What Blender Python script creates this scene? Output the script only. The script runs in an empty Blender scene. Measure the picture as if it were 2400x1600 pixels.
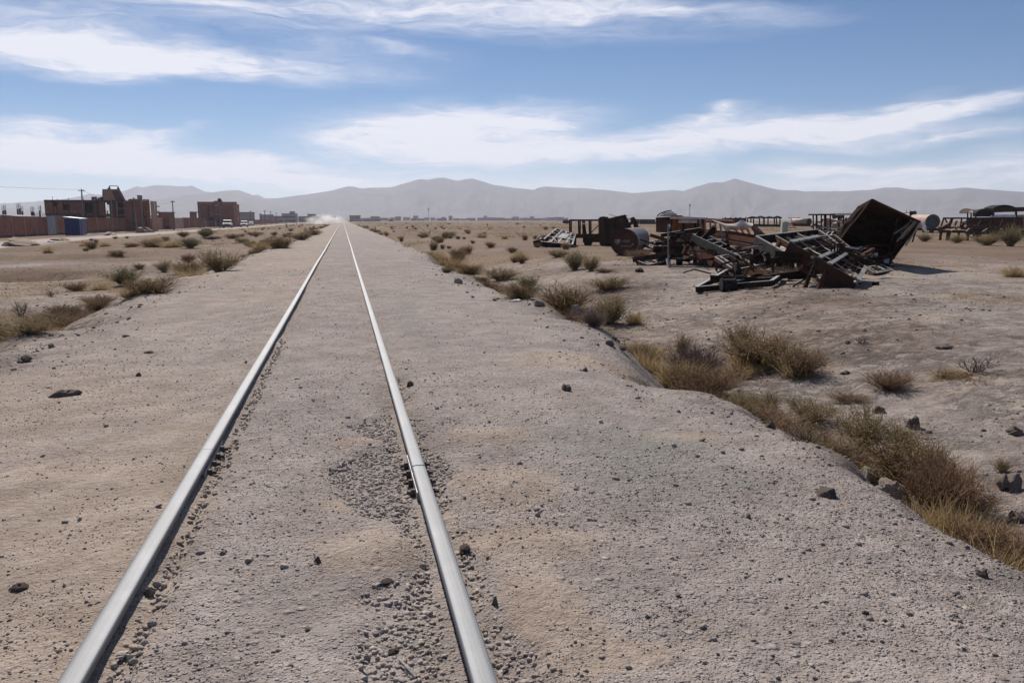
import bpy, math, random
import numpy as np
from mathutils import Vector, Matrix

# ------------------------------------------------------------------ camera, sky, sun, exposure
SC = bpy.context.scene
COL = SC.collection
rad = math.radians
F = 2400 * 28 / 36.0                       # focal length in photograph pixels (28 mm)
PITCH = math.atan(285 / F)
YAW = math.atan(397 / F * math.cos(PITCH))
H = 1.191                                  # eye height above the rail heads (z = 0)
SUN_EL, SUN_AZ = rad(44), rad(-7)          # azimuth from +y (along the track) towards +x

cam_d = bpy.data.cameras.new('camera'); cam = bpy.data.objects.new('camera', cam_d); COL.objects.link(cam)
cam_d.lens = 28; cam_d.sensor_width = 36; cam_d.sensor_fit = 'HORIZONTAL'
cam_d.clip_start = 0.05; cam_d.clip_end = 40000
cam.location = (0, 0, H); cam.rotation_euler = (math.pi / 2 - PITCH, 0, -YAW)
SC.camera = cam
SC.view_settings.view_transform = 'Standard'; SC.view_settings.look = 'None'
SC.view_settings.exposure = 0.22; SC.view_settings.gamma = 1.0
SC.cycles.max_bounces = 6; SC.cycles.volume_bounces = 1; SC.cycles.transparent_max_bounces = 12
SC.cycles.use_denoising = True

cR = np.array([math.cos(YAW), -math.sin(YAW), 0])
cF = np.array([math.sin(YAW) * math.cos(PITCH), math.cos(YAW) * math.cos(PITCH), -math.sin(PITCH)])
cU = np.array([math.sin(YAW) * math.sin(PITCH), math.cos(YAW) * math.sin(PITCH), math.cos(PITCH)])
EYE = np.array([0, 0, H])
hF = np.array([math.sin(YAW), math.cos(YAW), 0])
def ray(u, v): return cF + (u - 1200) / F * cR + (800 - v) / F * cU
def W(u, v, d):                            # point at distance d (metres, level, along the view)
    r = ray(u, v); return EYE + r * (d / r.dot(hF))
def PY(u, v, Y):                           # point on the plane y = Y
    r = ray(u, v); return EYE + r * (Y / r[1])
def PX(u, v, X):
    r = ray(u, v); return EYE + r * (X / r[0])
def GZ(u, v, z):
    r = ray(u, v); return EYE + r * ((z - H) / r[2])

class NT:                                  # tiny node-tree helper
    def __init__(s, tree): s.t = tree; s.n = tree.nodes; s.l = tree.links
    def add(s, typ, **kw):
        n = s.n.new(typ)
        for k, v in kw.items():
            if k.startswith('i_'):
                key = k[2:]; key = int(key) if key.isdigit() else key
                n.inputs[key].default_value = v
            else: setattr(n, k, v)
        return n
    def link(s, a, b): s.l.new(a, b)
    def math(s, op, a, b=None, c=None, clamp=False):
        n = s.n.new('ShaderNodeMath'); n.operation = op; n.use_clamp = clamp
        for i, x in enumerate((a, b, c)):
            if x is None: continue
            if isinstance(x, (int, float)): n.inputs[i].default_value = x
            else: s.l.new(x, n.inputs[i])
        return n.outputs[0]
    def mix(s, fac, a, b, blend='MIX'):
        n = s.n.new('ShaderNodeMix'); n.data_type = 'RGBA'; n.blend_type = blend
        for inp, x in ((n.inputs[0], fac), (n.inputs[6], a), (n.inputs[7], b)):
            if isinstance(x, (int, float)): inp.default_value = x
            elif isinstance(x, (tuple, list)): inp.default_value = (*x[:3], 1)
            else: s.l.new(x, inp)
        return n.outputs[2]
    def ramp(s, fac, lo, hi, a=0.0, b=1.0):
        n = s.n.new('ShaderNodeMapRange'); n.interpolation_type = 'SMOOTHSTEP'
        s.l.new(fac, n.inputs[0])
        for i, x in enumerate((lo, hi, a, b)): n.inputs[i + 1].default_value = x
        return n.outputs[0]
    def noise(s, vec, scale, detail=4, rough=0.55, dist=0.0):
        n = s.n.new('ShaderNodeTexNoise'); n.inputs['Scale'].default_value = scale
        n.inputs['Detail'].default_value = detail; n.inputs['Roughness'].default_value = rough
        n.inputs['Distortion'].default_value = dist
        if vec is not None: s.l.new(vec, n.inputs['Vector'])
        return n.outputs['Fac']

def build_world():
    w = bpy.data.worlds.new('World'); SC.world = w; w.use_nodes = True
    t = NT(w.node_tree); t.n.clear()
    out = t.add('ShaderNodeOutputWorld'); bg = t.add('ShaderNodeBackground')
    sky = t.add('ShaderNodeTexSky'); sky.sky_type = 'NISHITA'; sky.sun_disc = False
    sky.sun_elevation = SUN_EL; sky.sun_rotation = SUN_AZ
    sky.altitude = 3000; sky.air_density = 1.0; sky.dust_density = 0.3; sky.ozone_density = 2.5
    tc = t.add('ShaderNodeTexCoord')
    sep = t.add('ShaderNodeSeparateXYZ'); t.link(tc.outputs['Generated'], sep.inputs[0])
    az = t.math('ARCTAN2', sep.outputs[0], sep.outputs[1]); el = t.math('ARCSINE', sep.outputs[2])
    def comb(a, b, c=0.0):
        n = t.add('ShaderNodeCombineXYZ')
        for i, x in enumerate((a, b, c)):
            if isinstance(x, (int, float)): n.inputs[i].default_value = x
            else: t.link(x, n.inputs[i])
        return n.outputs[0]
    # fine streaky texture: stretched along the horizon, slightly tilted
    pa = comb(t.math('MULTIPLY', az, 1.0), t.math('MULTIPLY', el, 4.2))
    warp = t.noise(pa, 3.0, 4, 0.6)
    warp2 = t.noise(comb(t.math('ADD', az, 5.3), t.math('MULTIPLY', el, 4.2)), 3.0, 4, 0.6)
    az2 = t.math('ADD', az, t.math('MULTIPLY', t.math('SUBTRACT', warp, 0.5), 0.22))
    el2 = t.math('ADD', el, t.math('MULTIPLY', t.math('SUBTRACT', warp2, 0.5), 0.075))
    pv = comb(az2, el2)
    blobs = [  # photograph px: centre, half width, half height, tilt (deg), weight
        (1130, 25, 620, 80, -1, 1.15), (1620, 18, 520, 36, -3, 0.75), (450, 15, 760, 62, 0, .85), (1600, 72, 520, 34, 2, .30),
        (130, 95, 560, 85, -3, 1.25), (400, 158, 780, 54, 0, 1.2), (760, 110, 430, 62, -4, .5), (935, 122, 120, 16, -10, .35),
        (1060, 305, 450, 80, 2, 1.2), (830, 335, 340, 44, 6, .8), (1170, 272, 290, 48, 4, .8), (1260, 358, 560, 56, 2, 1.2),
        (1730, 312, 520, 58, 4, 1.3), (2050, 285, 440, 40, 4, 1.1), (2330, 258, 330, 40, 7, 1.0), (2200, 322, 480, 22, 2, .9),
        (1675, 252, 120, 22, 2, 1.0), (2200, 235, 110, 34, 8, .45), (1600, 285, 130, 24, 6, .7),
        (110, 345, 480, 66, -2, 1.25), (350, 335, 190, 26, 9, .85), (330, 392, 600, 56, -3, 1.15), (90, 302, 480, 20, 0, .45),
        (720, 420, 560, 52, -2, 1.2), (1900, 398, 290, 42, 1, 1.15), (2130, 402, 210, 34, 2, .95), (2350, 385, 170, 50, 8, 1.0),
        (2150, 436, 640, 28, 0, 1.0), (1320, 432, 420, 34, 0, .9), (1615, 396, 44, 28, 20, .55), (520, 200, 120, 12, 4, .3)]
    acc = None
    for (u, v, hw, hh, tl, a) in blobs:
        r = ray(u, v); r = r / np.linalg.norm(r)
        k = abs(r.dot(cF)) ** 2
        m = t.add('ShaderNodeMapping'); m.vector_type = 'TEXTURE'
        m.inputs['Location'].default_value = (math.atan2(r[0], r[1]), math.asin(r[2]), 0)
        m.inputs['Rotation'].default_value = (0, 0, rad(tl))
        m.inputs['Scale'].default_value = (hw / F * k * 1.0, hh / F * k ** .5 * 1.05, 1)
        t.link(pv, m.inputs['Vector'])
        g = t.add('ShaderNodeTexGradient'); g.gradient_type = 'SPHERICAL'; t.link(m.outputs[0], g.inputs[0])
        x = t.math('MULTIPLY', g.outputs['Fac'], a)
        acc = x if acc is None else t.math('ADD', acc, x)
    # the same kind of streaky cirrus goes on all round, outside the part described above
    away = t.math('ABSOLUTE', t.math('SUBTRACT', az, YAW))
    gate = t.math('MAXIMUM', t.ramp(away, 0.62, 0.95), t.ramp(el, 0.27, 0.42))
    wide = t.ramp(t.noise(comb(t.math('MULTIPLY', az, 1.0), t.math('MULTIPLY', el, 3.2), 3.0), 2.2, 5, .55), 0.46, 0.72, 0, .9)
    acc = t.math('ADD', acc, t.math('MULTIPLY', gate, wide))
    fine = t.noise(comb(az2, t.math('MULTIPLY', el2, 5.0), 1.7), 12.0, 9, 0.66, 0.8)
    fine2 = t.noise(comb(az2, t.math('MULTIPLY', el2, 9.0), 7.7), 26.0, 6, 0.6, 0.3)
    streak = t.noise(comb(t.math('ADD', az2, t.math('MULTIPLY', el, .5)), t.math('MULTIPLY', el2, 16.0), 4.1), 4.0, 6, 0.6, 0.4)
    tex = t.math('ADD', t.math('MULTIPLY', streak, .45), t.math('ADD', t.math('MULTIPLY', fine, .85), t.math('MULTIPLY', fine2, 0.45)))
    dens = t.math('MULTIPLY', acc, t.math('ADD', t.math('MULTIPLY', tex, 2.6), -1.05))
    cov = t.ramp(dens, -0.08, 1.6, 0.0, 0.95)
    thick = t.ramp(dens, 0.5, 1.5)
    ccol = t.mix(thick, (10.0, 10.5, 12.3), (12.0, 12.1, 13.1))
    hs = t.add('ShaderNodeHueSaturation'); hs.inputs['Saturation'].default_value = 1.28; t.link(sky.outputs[0], hs.inputs['Color'])
    col = t.mix(cov, hs.outputs[0], ccol)
    t.link(col, bg.inputs[0]); bg.inputs[1].default_value = 0.0625
    t.link(bg.outputs[0], out.inputs[0])
build_world()

sun_d = bpy.data.lights.new('sun', 'SUN'); sun = bpy.data.objects.new('sun', sun_d); COL.objects.link(sun)
sun_d.energy = 4.9; sun_d.angle = rad(0.53); sun_d.color = (1.0, 0.935, 0.85)
sdir = Vector((math.sin(SUN_AZ) * math.cos(SUN_EL), math.cos(SUN_AZ) * math.cos(SUN_EL), math.sin(SUN_EL)))
sun.rotation_euler = sdir.to_track_quat('Z', 'Y').to_euler()

# ------------------------------------------------------------------ helpers
rng = np.random.default_rng(7)
rnd = random.Random(11)

class MB:
    """collects simple solids; build() links them as one mesh object"""
    def __init__(s): s.v = []; s.f = []
    def add(s, vs, fs):
        o = len(s.v); s.v += [tuple(float(c) for c in p) for p in vs]; s.f += [tuple(i + o for i in f) for f in fs]; return s
    def hexa(s, p):                         # 8 corners: bottom ring 0-3, top ring 4-7
        return s.add(p, [(3, 2, 1, 0), (4, 5, 6, 7), (0, 1, 5, 4), (1, 2, 6, 5), (2, 3, 7, 6), (3, 0, 4, 7)])
    def box(s, a, b):
        (x0, y0, z0), (x1, y1, z1) = a, b
        x0, x1 = min(x0, x1), max(x0, x1); y0, y1 = min(y0, y1), max(y0, y1); z0, z1 = min(z0, z1), max(z0, z1)
        return s.hexa([(x0, y0, z0), (x1, y0, z0), (x1, y1, z0), (x0, y1, z0), (x0, y0, z1), (x1, y0, z1), (x1, y1, z1), (x0, y1, z1)])
    def beam(s, p, q, w, h, up=(0, 0, 1), shift=0.0):   # rectangular bar; shift moves it along 'up'
        p, q, up = Vector(p), Vector(q), Vector(up); d = (q - p).normalized()
        r = d.cross(up)
        if r.length < 1e-5: r = d.cross(Vector((1, 0, 0)))
        r.normalize(); n = r.cross(d).normalized(); r *= w / 2; o = n * shift; n = n * (h / 2)
        return s.hexa([p - r - n + o, p + r - n + o, q + r - n + o, q - r - n + o, p - r + n + o, p + r + n + o, q + r + n + o, q - r + n + o])
    def chan(s, p, q, w, h, up=(0, 0, 1), t=0.02, side=1, shift=0.0):  # C-section steel channel
        p, q, up = Vector(p), Vector(q), Vector(up); d = (q - p).normalized()
        r = d.cross(up); r = r.normalized() if r.length > 1e-5 else Vector((1, 0, 0)); n = r.cross(d).normalized()
        c = r * (side * w / 2); o = n * shift
        s.beam(p + o - c, q + o - c, t, h, up); s.beam(p + o + n * (h / 2 - t / 2), q + o + n * (h / 2 - t / 2), w, t, up)
        s.beam(p + o - n * (h / 2 - t / 2), q + o - n * (h / 2 - t / 2), w, t, up); return s
    def tube(s, pts, r, n=8, cap=True, r1=None):
        pts = [Vector(p) for p in pts]; K = len(pts); o = len(s.v); ref = None
        for i, p in enumerate(pts):
            d = (pts[min(i + 1, K - 1)] - pts[max(i - 1, 0)]).normalized()
            a = (ref - d * ref.dot(d)) if ref is not None else d.cross(Vector((0, 0, 1)) if abs(d.z) < .9 else Vector((1, 0, 0)))
            a.normalize(); b = d.cross(a); ref = a
            rr = r if r1 is None else r + (r1 - r) * i / max(1, K - 1)
            for k in range(n):
                t = 2 * math.pi * k / n; s.v.append(tuple(p + (a * math.cos(t) + b * math.sin(t)) * rr))
        for i in range(K - 1):
            for k in range(n):
                k2 = (k + 1) % n; s.f.append((o + i * n + k, o + i * n + k2, o + (i + 1) * n + k2, o + (i + 1) * n + k))
        if cap:
            s.f.append(tuple(o + k for k in reversed(range(n)))); s.f.append(tuple(o + (K - 1) * n + k for k in range(n)))
        return s
    def slab(s, pts, nrm, t):               # polygon given thickness t along nrm
        nrm = Vector(nrm).normalized() * t; n = len(pts); P = [Vector(p) for p in pts]
        fs = [tuple(reversed(range(n))), tuple(range(n, 2 * n))] + [(i, (i + 1) % n, n + (i + 1) % n, n + i) for i in range(n)]
        return s.add(P + [p + nrm for p in P], fs)
    def panel(s, a, b, c, d, t):            # quad a b c d with thickness t on its back
        n = (Vector(b) - Vector(a)).cross(Vector(d) - Vector(a)); return s.slab([a, b, c, d], n, t)
    def build(s, name, mat, parent=None, root=None, smooth=False):
        me = bpy.data.meshes.new(name)
        vs = s.v
        if root is not None:
            inv = root.matrix_basis.inverted(); vs = [tuple(inv @ Vector(p)) for p in vs]
        me.from_pydata(vs, [], s.f); me.update()
        if smooth: me.polygons.foreach_set('use_smooth', [True] * len(me.polygons))
        me.materials.append(mat)
        o = bpy.data.objects.new(name, me); COL.objects.link(o)
        if parent is not None: o.parent = parent
        return o

def tag(o, label, cat, group=None, kind='thing'):
    if label: o['label'] = label
    if cat: o['category'] = cat
    if group: o['group'] = group
    if kind: o['kind'] = kind
    return o
def thing(name, label, cat, loc=(0, 0, 0), rotz=0.0, group=None, scale=None):
    o = bpy.data.objects.new(name, None); COL.objects.link(o)
    o.location = tuple(float(c) for c in loc); o.rotation_euler = (0, 0, rotz); o.empty_display_size = .2
    if scale: o.scale = scale
    return tag(o, label, cat, group)
def copy_tree(o, parent=None):
    c = o.copy(); COL.objects.link(c); c.parent = parent
    for ch in o.children: copy_tree(ch, c)
    return c
def np_mesh(name, verts, faces, mat, smooth=False, attrs=None):
    """verts (N,3), faces (M,k) with k constant"""
    me = bpy.data.meshes.new(name); n, m, k = len(verts), len(faces), faces.shape[1]
    me.vertices.add(n); me.vertices.foreach_set('co', np.ascontiguousarray(verts, dtype=np.float32).ravel())
    me.loops.add(m * k); me.loops.foreach_set('vertex_index', np.ascontiguousarray(faces, dtype=np.int32).ravel())
    me.polygons.add(m); me.polygons.foreach_set('loop_start', np.arange(0, m * k, k, dtype=np.int32))
    if smooth: me.polygons.foreach_set('use_smooth', np.ones(m, dtype=bool))
    me.update(calc_edges=True)
    for an, av in (attrs or {}).items():
        a = me.attributes.new(an, 'FLOAT', 'POINT'); a.data.foreach_set('value', np.ascontiguousarray(av, dtype=np.float32))
    if mat: me.materials.append(mat)
    return me
def obj(name, me, parent=None):
    o = bpy.data.objects.new(name, me); COL.objects.link(o)
    if parent is not None: o.parent = parent
    return o

# ------------------------------------------------------------------ numpy noise
def _hash(ix, iy, seed):
    h = (ix.astype(np.int64) * 374761393 + iy.astype(np.int64) * 668265263 + seed * 1442695041) & 0xffffffff
    h = ((h ^ (h >> 13)) * 1274126177) & 0xffffffff
    h = ((h ^ (h >> 16)) * 2246822519) & 0xffffffff
    return ((h ^ (h >> 15)) & 0xffffff) / float(0xffffff)
def vn(x, y, seed=0):
    x, y = np.broadcast_arrays(np.asarray(x, float), np.asarray(y, float))
    ix, iy = np.floor(x), np.floor(y); fx, fy = x - ix, y - iy
    fx = fx ** 3 * (fx * (fx * 6 - 15) + 10); fy = fy ** 3 * (fy * (fy * 6 - 15) + 10)
    a, b = _hash(ix, iy, seed), _hash(ix + 1, iy, seed); c, d = _hash(ix, iy + 1, seed), _hash(ix + 1, iy + 1, seed)
    return (a + (b - a) * fx) + ((c + (d - c) * fx) - (a + (b - a) * fx)) * fy      # 0..1
def fbm(x, y, oct=4, seed=0, gain=.5):
    s, a, tot = 0, 1.0, 0
    for i in range(oct):
        c, sn = math.cos(.6 * i), math.sin(.6 * i)
        s = s + a * (vn((x * c - y * sn) * 2 ** i, (x * sn + y * c) * 2 ** i, seed + 17 * i) - .5); tot += a; a *= gain
    return s / tot                                                                  # -.5 .. .5
def sst(a, b, x):
    t = np.clip((x - a) / (b - a), 0, 1); return t * t * (3 - 2 * t)
def gauss(x, y, cx, cy, rx, ry): return np.exp(-(((x - cx) / rx) ** 2 + ((y - cy) / ry) ** 2))

# ------------------------------------------------------------------ materials
def pmat(name, stops, scale=3.0, rough=.85, metal=0.0, detail=6, bump=0.0, bscale=None, spec=0.4, mott=None, streak=None):
    """noise-mixed colours (2 or 3), optional bump and a second mottling colour"""
    m = bpy.data.materials.new(name); m.use_nodes = True; t = NT(m.node_tree)
    b = t.n['Principled BSDF']; tc = t.add('ShaderNodeTexCoord'); vec = tc.outputs['Object']
    oi = t.add('ShaderNodeObjectInfo'); va = t.add('ShaderNodeVectorMath', operation='ADD'); t.link(vec, va.inputs[0])
    sc = t.add('ShaderNodeVectorMath', operation='SCALE'); t.link(oi.outputs['Location'], sc.inputs[0]); sc.inputs['Scale'].default_value = 1.37
    t.link(sc.outputs[0], va.inputs[1]); vec = va.outputs[0]
    n = t.noise(vec, scale, detail, .6)
    col = t.mix(t.ramp(n, .35, .62), stops[0], stops[1])
    if len(stops) > 2: col = t.mix(t.ramp(t.noise(vec, scale * 2.7, detail, .65), .52, .68), col, stops[2])
    if mott: col = t.mix(t.ramp(t.noise(vec, scale * 9, 4, .7), .5, .75, 0, mott[3]), col, mott[:3])
    if streak:
        mp = t.add('ShaderNodeMapping'); mp.inputs['Scale'].default_value = streak[4]; t.link(vec, mp.inputs[0])
        col = t.mix(t.ramp(t.noise(mp.outputs[0], 6, 5, .7), .45, .7, 0, streak[3]), col, streak[:3])
    t.link(col, b.inputs['Base Color'])
    b.inputs['Roughness'].default_value = rough; b.inputs['Metallic'].default_value = metal
    b.inputs['Specular IOR Level'].default_value = spec
    if bump:
        bn = t.add('ShaderNodeBump'); bn.inputs['Strength'].default_value = 1.0; bn.inputs['Distance'].default_value = bump
        t.link(t.noise(vec, bscale or scale * 6, 5, .65), bn.inputs['Height']); t.link(bn.outputs[0], b.inputs['Normal'])
    return m

def ground_material():
    m = bpy.data.materials.new('ground'); m.use_nodes = True; t = NT(m.node_tree); b = t.n['Principled BSDF']
    tc = t.add('ShaderNodeTexCoord'); vec = tc.outputs['Object']
    def at(n): a = t.add('ShaderNodeAttribute'); a.attribute_name = n; return a.outputs['Fac']
    big = t.noise(vec, .35, 5, .6); mid = t.noise(vec, 3.2, 6, .62); fin = t.noise(vec, 26, 5, .65); grain = t.noise(vec, 130, 3, .6)
    grey = t.mix(t.ramp(mid, .35, .65), (.318, .268, .240), (.412, .355, .322))
    tan = t.mix(t.ramp(mid, .35, .68), (.345, .274, .220), (.440, .360, .298))
    f = t.math('ADD', at('sand'), t.math('MULTIPLY', t.math('SUBTRACT', t.noise(vec, 5.5, 5, .7), .5), 1.1))
    col = t.mix(t.ramp(f, .25, .75), grey, tan)
    f = t.math('ADD', at('green'), t.math('MULTIPLY', t.math('SUBTRACT', t.noise(vec, 11, 4, .7), .5), 1.4))
    col = t.mix(t.ramp(f, .35, .95, 0, .75), col, (.245, .243, .220))
    f = t.math('ADD', at('straw'), t.math('MULTIPLY', t.math('SUBTRACT', t.noise(vec, 2.1, 6, .7), .5), 1.3))
    col = t.mix(t.ramp(f, .35, .85, 0, .85), col, (.190, .125, .073))
    f = t.math('ADD', at('dirt'), t.math('MULTIPLY', t.math('SUBTRACT', t.noise(vec, 4.0, 6, .7), .5), 1.2))
    col = t.mix(t.ramp(f, .35, .85, 0, .8), col, (.165, .112, .083))
    # loose grains and little stones: dark and pale flecks
    gl = t.math('MULTIPLY', t.math('MAXIMUM', t.math('SUBTRACT', 1.15, at('sand'), clamp=True), .3), t.math('SUBTRACT', 1.0, t.math('MULTIPLY', at('straw'), .9, clamp=True), clamp=True))
    stone = None
    for sc_, hh, lo in ((105, .0065, .45), (52, .011, .62), (24, .016, .86)):
        vo = t.add('ShaderNodeTexVoronoi'); vo.inputs['Scale'].default_value = sc_; t.link(vec, vo.inputs['Vector'])
        vh = t.add('ShaderNodeSeparateXYZ'); t.link(vo.outputs['Color'], vh.inputs[0])
        st = t.math('MULTIPLY', t.ramp(vo.outputs['Distance'], .52, .12), t.math('MULTIPLY', t.ramp(vh.outputs[0], lo, lo + .1), gl))
        scol = t.mix(vh.outputs[1], (.23, .185, .16), (.50, .44, .395))
        col = t.mix(t.math('MULTIPLY', t.ramp(st, .1, .5), .7), col, scol)
        q = t.math('MULTIPLY', st, hh); stone = q if stone is None else t.math('MAXIMUM', stone, q)
    col = t.mix(t.ramp(big, .40, .62, 0, .30), col, t.mix(1.0, col, (.70, .70, .71), 'MULTIPLY'))
    col = t.mix(t.ramp(t.noise(vec, 1.3, 7, .72, .4), .48, .68, 0, .42), col, t.mix(1.0, col, (.66, .655, .66), 'MULTIPLY'))
    col = t.mix(t.ramp(fin, .3, .75, .0, .45), col, t.mix(1.0, col, (.62, .58, .57), 'MULTIPLY'))
    col = t.mix(t.ramp(grain, .35, .7, 0, .35), col, t.mix(1.0, col, (.6, .6, .6), 'MULTIPLY'))
    t.link(col, b.inputs['Base Color']); b.inputs['Roughness'].default_value = .95; b.inputs['Specular IOR Level'].default_value = .15
    hgt = t.math('ADD', t.math('MULTIPLY', fin, .018), t.math('MULTIPLY', grain, .006))
    hgt = t.math('ADD', hgt, stone)
    clod = t.math('MULTIPLY', t.ramp(t.noise(vec, 5.2, 9, .72, .6), .42, .74), t.ramp(t.noise(vec, .9, 4, .6), .38, .62, .25, 1))
    hgt = t.math('ADD', hgt, t.math('MULTIPLY', t.math('MULTIPLY', clod, at('rough')), .115))
    hgt = t.math('ADD', hgt, t.math('MULTIPLY', mid, .03))
    bp = t.add('ShaderNodeBump'); bp.inputs['Distance'].default_value = 1.0; bp.inputs['Strength'].default_value = 1.0
    t.link(hgt, bp.inputs['Height']); t.link(bp.outputs[0], b.inputs['Normal'])
    return m

def stone_material(name, cols, rough=.9, bump=.004):
    """colour differs from stone to stone"""
    m = bpy.data.materials.new(name); m.use_nodes = True; t = NT(m.node_tree); b = t.n['Principled BSDF']
    g = t.add('ShaderNodeNewGeometry'); tc = t.add('ShaderNodeTexCoord')
    cr = t.add('ShaderNodeValToRGB'); cr.color_ramp.interpolation = 'CONSTANT'
    el = cr.color_ramp.elements
    for i, c in enumerate(cols):
        e = el[i] if i < 2 else el.new(0); e.position = i / len(cols); e.color = (*c, 1)
    t.link(g.outputs['Random Per Island'], cr.inputs[0])
    n = t.noise(tc.outputs['Object'], 60, 4, .7)
    col = t.mix(t.ramp(n, .35, .7, 0, .5), cr.outputs[0], (.30, .25, .22))
    t.link(col, b.inputs['Base Color']); b.inputs['Roughness'].default_value = rough; b.inputs['Specular IOR Level'].default_value = .2
    bn = t.add('ShaderNodeBump'); bn.inputs['Distance'].default_value = bump; t.link(n, bn.inputs['Height']); t.link(bn.outputs[0], b.inputs['Normal'])
    return m

M = {}
M['ground'] = ground_material()
M['pebble'] = stone_material('pebble', [(.25, .22, .20), (.34, .30, .275), (.21, .18, .165), (.29, .265, .24), (.40, .36, .335), (.26, .22, .19)])
M['ballast'] = stone_material('ballast', [(.33, .285, .25), (.28, .245, .215), (.38, .32, .275), (.30, .27, .235), (.45, .40, .36), (.25, .22, .195)])
M['clod'] = pmat('dirt_clod', [(.17, .135, .115), (.24, .19, .16)], 9, .98, bump=.012, bscale=30, spec=.1)
M['rock'] = pmat('pale_rock', [(.40, .335, .285), (.52, .45, .39), (.58, .51, .45)], 7, .95, bump=.05, bscale=16, spec=.15)
M['darkrock'] = pmat('dark_rock', [(.150, .118, .100), (.215, .172, .148)], 9, .95, bump=.012, bscale=30, spec=.15)

def steel_material():
    m = bpy.data.materials.new('rail_head_steel'); m.use_nodes = True; t = NT(m.node_tree); b = t.n['Principled BSDF']
    tc = t.add('ShaderNodeTexCoord'); mp = t.add('ShaderNodeMapping'); mp.inputs['Scale'].default_value = (60, .35, 60); t.link(tc.outputs['Object'], mp.inputs[0])
    st = t.noise(mp.outputs[0], 2.0, 5, .7); pit = t.noise(tc.outputs['Object'], 70, 4, .7); blo = t.noise(tc.outputs['Object'], 2.2, 5, .6)
    col = t.mix(t.ramp(st, .3, .7), (.165, .17, .18), (.225, .23, .24))
    col = t.mix(t.ramp(pit, .62, .74, 0, .8), col, (.16, .15, .15))
    col = t.mix(t.ramp(blo, .5, .75, 0, .4), col, (.30, .29, .29))
    t.link(col, b.inputs['Base Color']); b.inputs['Metallic'].default_value = .85
    t.link(t.math('ADD', t.math('MULTIPLY', st, .16), t.math('ADD', t.math('MULTIPLY', blo, .14), .54)), b.inputs['Roughness'])
    bn = t.add('ShaderNodeBump'); bn.inputs['Distance'].default_value = .0006; t.link(pit, bn.inputs['Height']); t.link(bn.outputs[0], b.inputs['Normal'])
    return m
M['steel'] = steel_material()
M['railside'] = pmat('rail_side_rust', [(.07, .055, .048), (.11, .08, .065), (.16, .14, .13)], 14, .75, bump=.002, bscale=80)
M['plate'] = pmat('fishplate_steel', [(.22, .21, .21), (.34, .33, .33), (.16, .13, .12)], 12, .5, metal=.6)

# ------------------------------------------------------------------ terrain
XL, XR = -0.737, 0.328
ERY = [-60, 2.7, 3.4, 4.1, 4.7, 5.6, 6.3, 7.4, 9.2, 12.2, 15, 18.5, 23, 30, 57, 300]
ERX = [2.75, 2.77, 2.87, 2.95, 3.03, 3.08, 3.04, 3.17, 3.28, 3.28, 3.18, 3.1, 3.08, 3.3, 3.6, 3.6]
ELY = [-60, 9.3, 10.8, 13.4, 15.6, 18.1, 21.5, 28, 36, 60, 300]
ELX = [-3.5, -3.6, -3.7, -3.95, -4.0, -4.05, -3.85, -3.75, -3.7, -3.4, -3.4]
BLY = [1.2, 2.0, 2.25, 2.7, 2.95, 3.1, 3.3, 3.6, 3.9, 4.1, 4.35, 4.55, 4.9, 5.15, 5.5, 6.2, 7]
BLL = [.50, .42, .34, .22, .10, .10, .26, .36, .52, .36, .16, .26, .28, .14, .05, .03, .0]
BLR = [.35, .20, .10, .14, .10, .05, .06, .15, .20, .22, .06, .14, .12, .03, .08, .05, .0]
def ballast_mask(x, y):
    l = np.interp(y, BLY, BLL, left=.5, right=0); r = np.interp(y, BLY, BLR, left=.3, right=0)
    w = .26 * fbm(x * 5, y * 5, 4, 71)
    return sst(-.02, .05, np.minimum(x - (XR - l) + w, (XR + r) - x + w) + 0)
def road_dist(x, y):                        # dirt road running beside the left-hand walls
    c = np.interp(y, [40, 60, 80, 100, 130, 170, 230, 320, 600], [-26, -28, -29.5, -30, -30, -28.5, -27, -27, -27])
    return np.abs(x - c)
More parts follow.
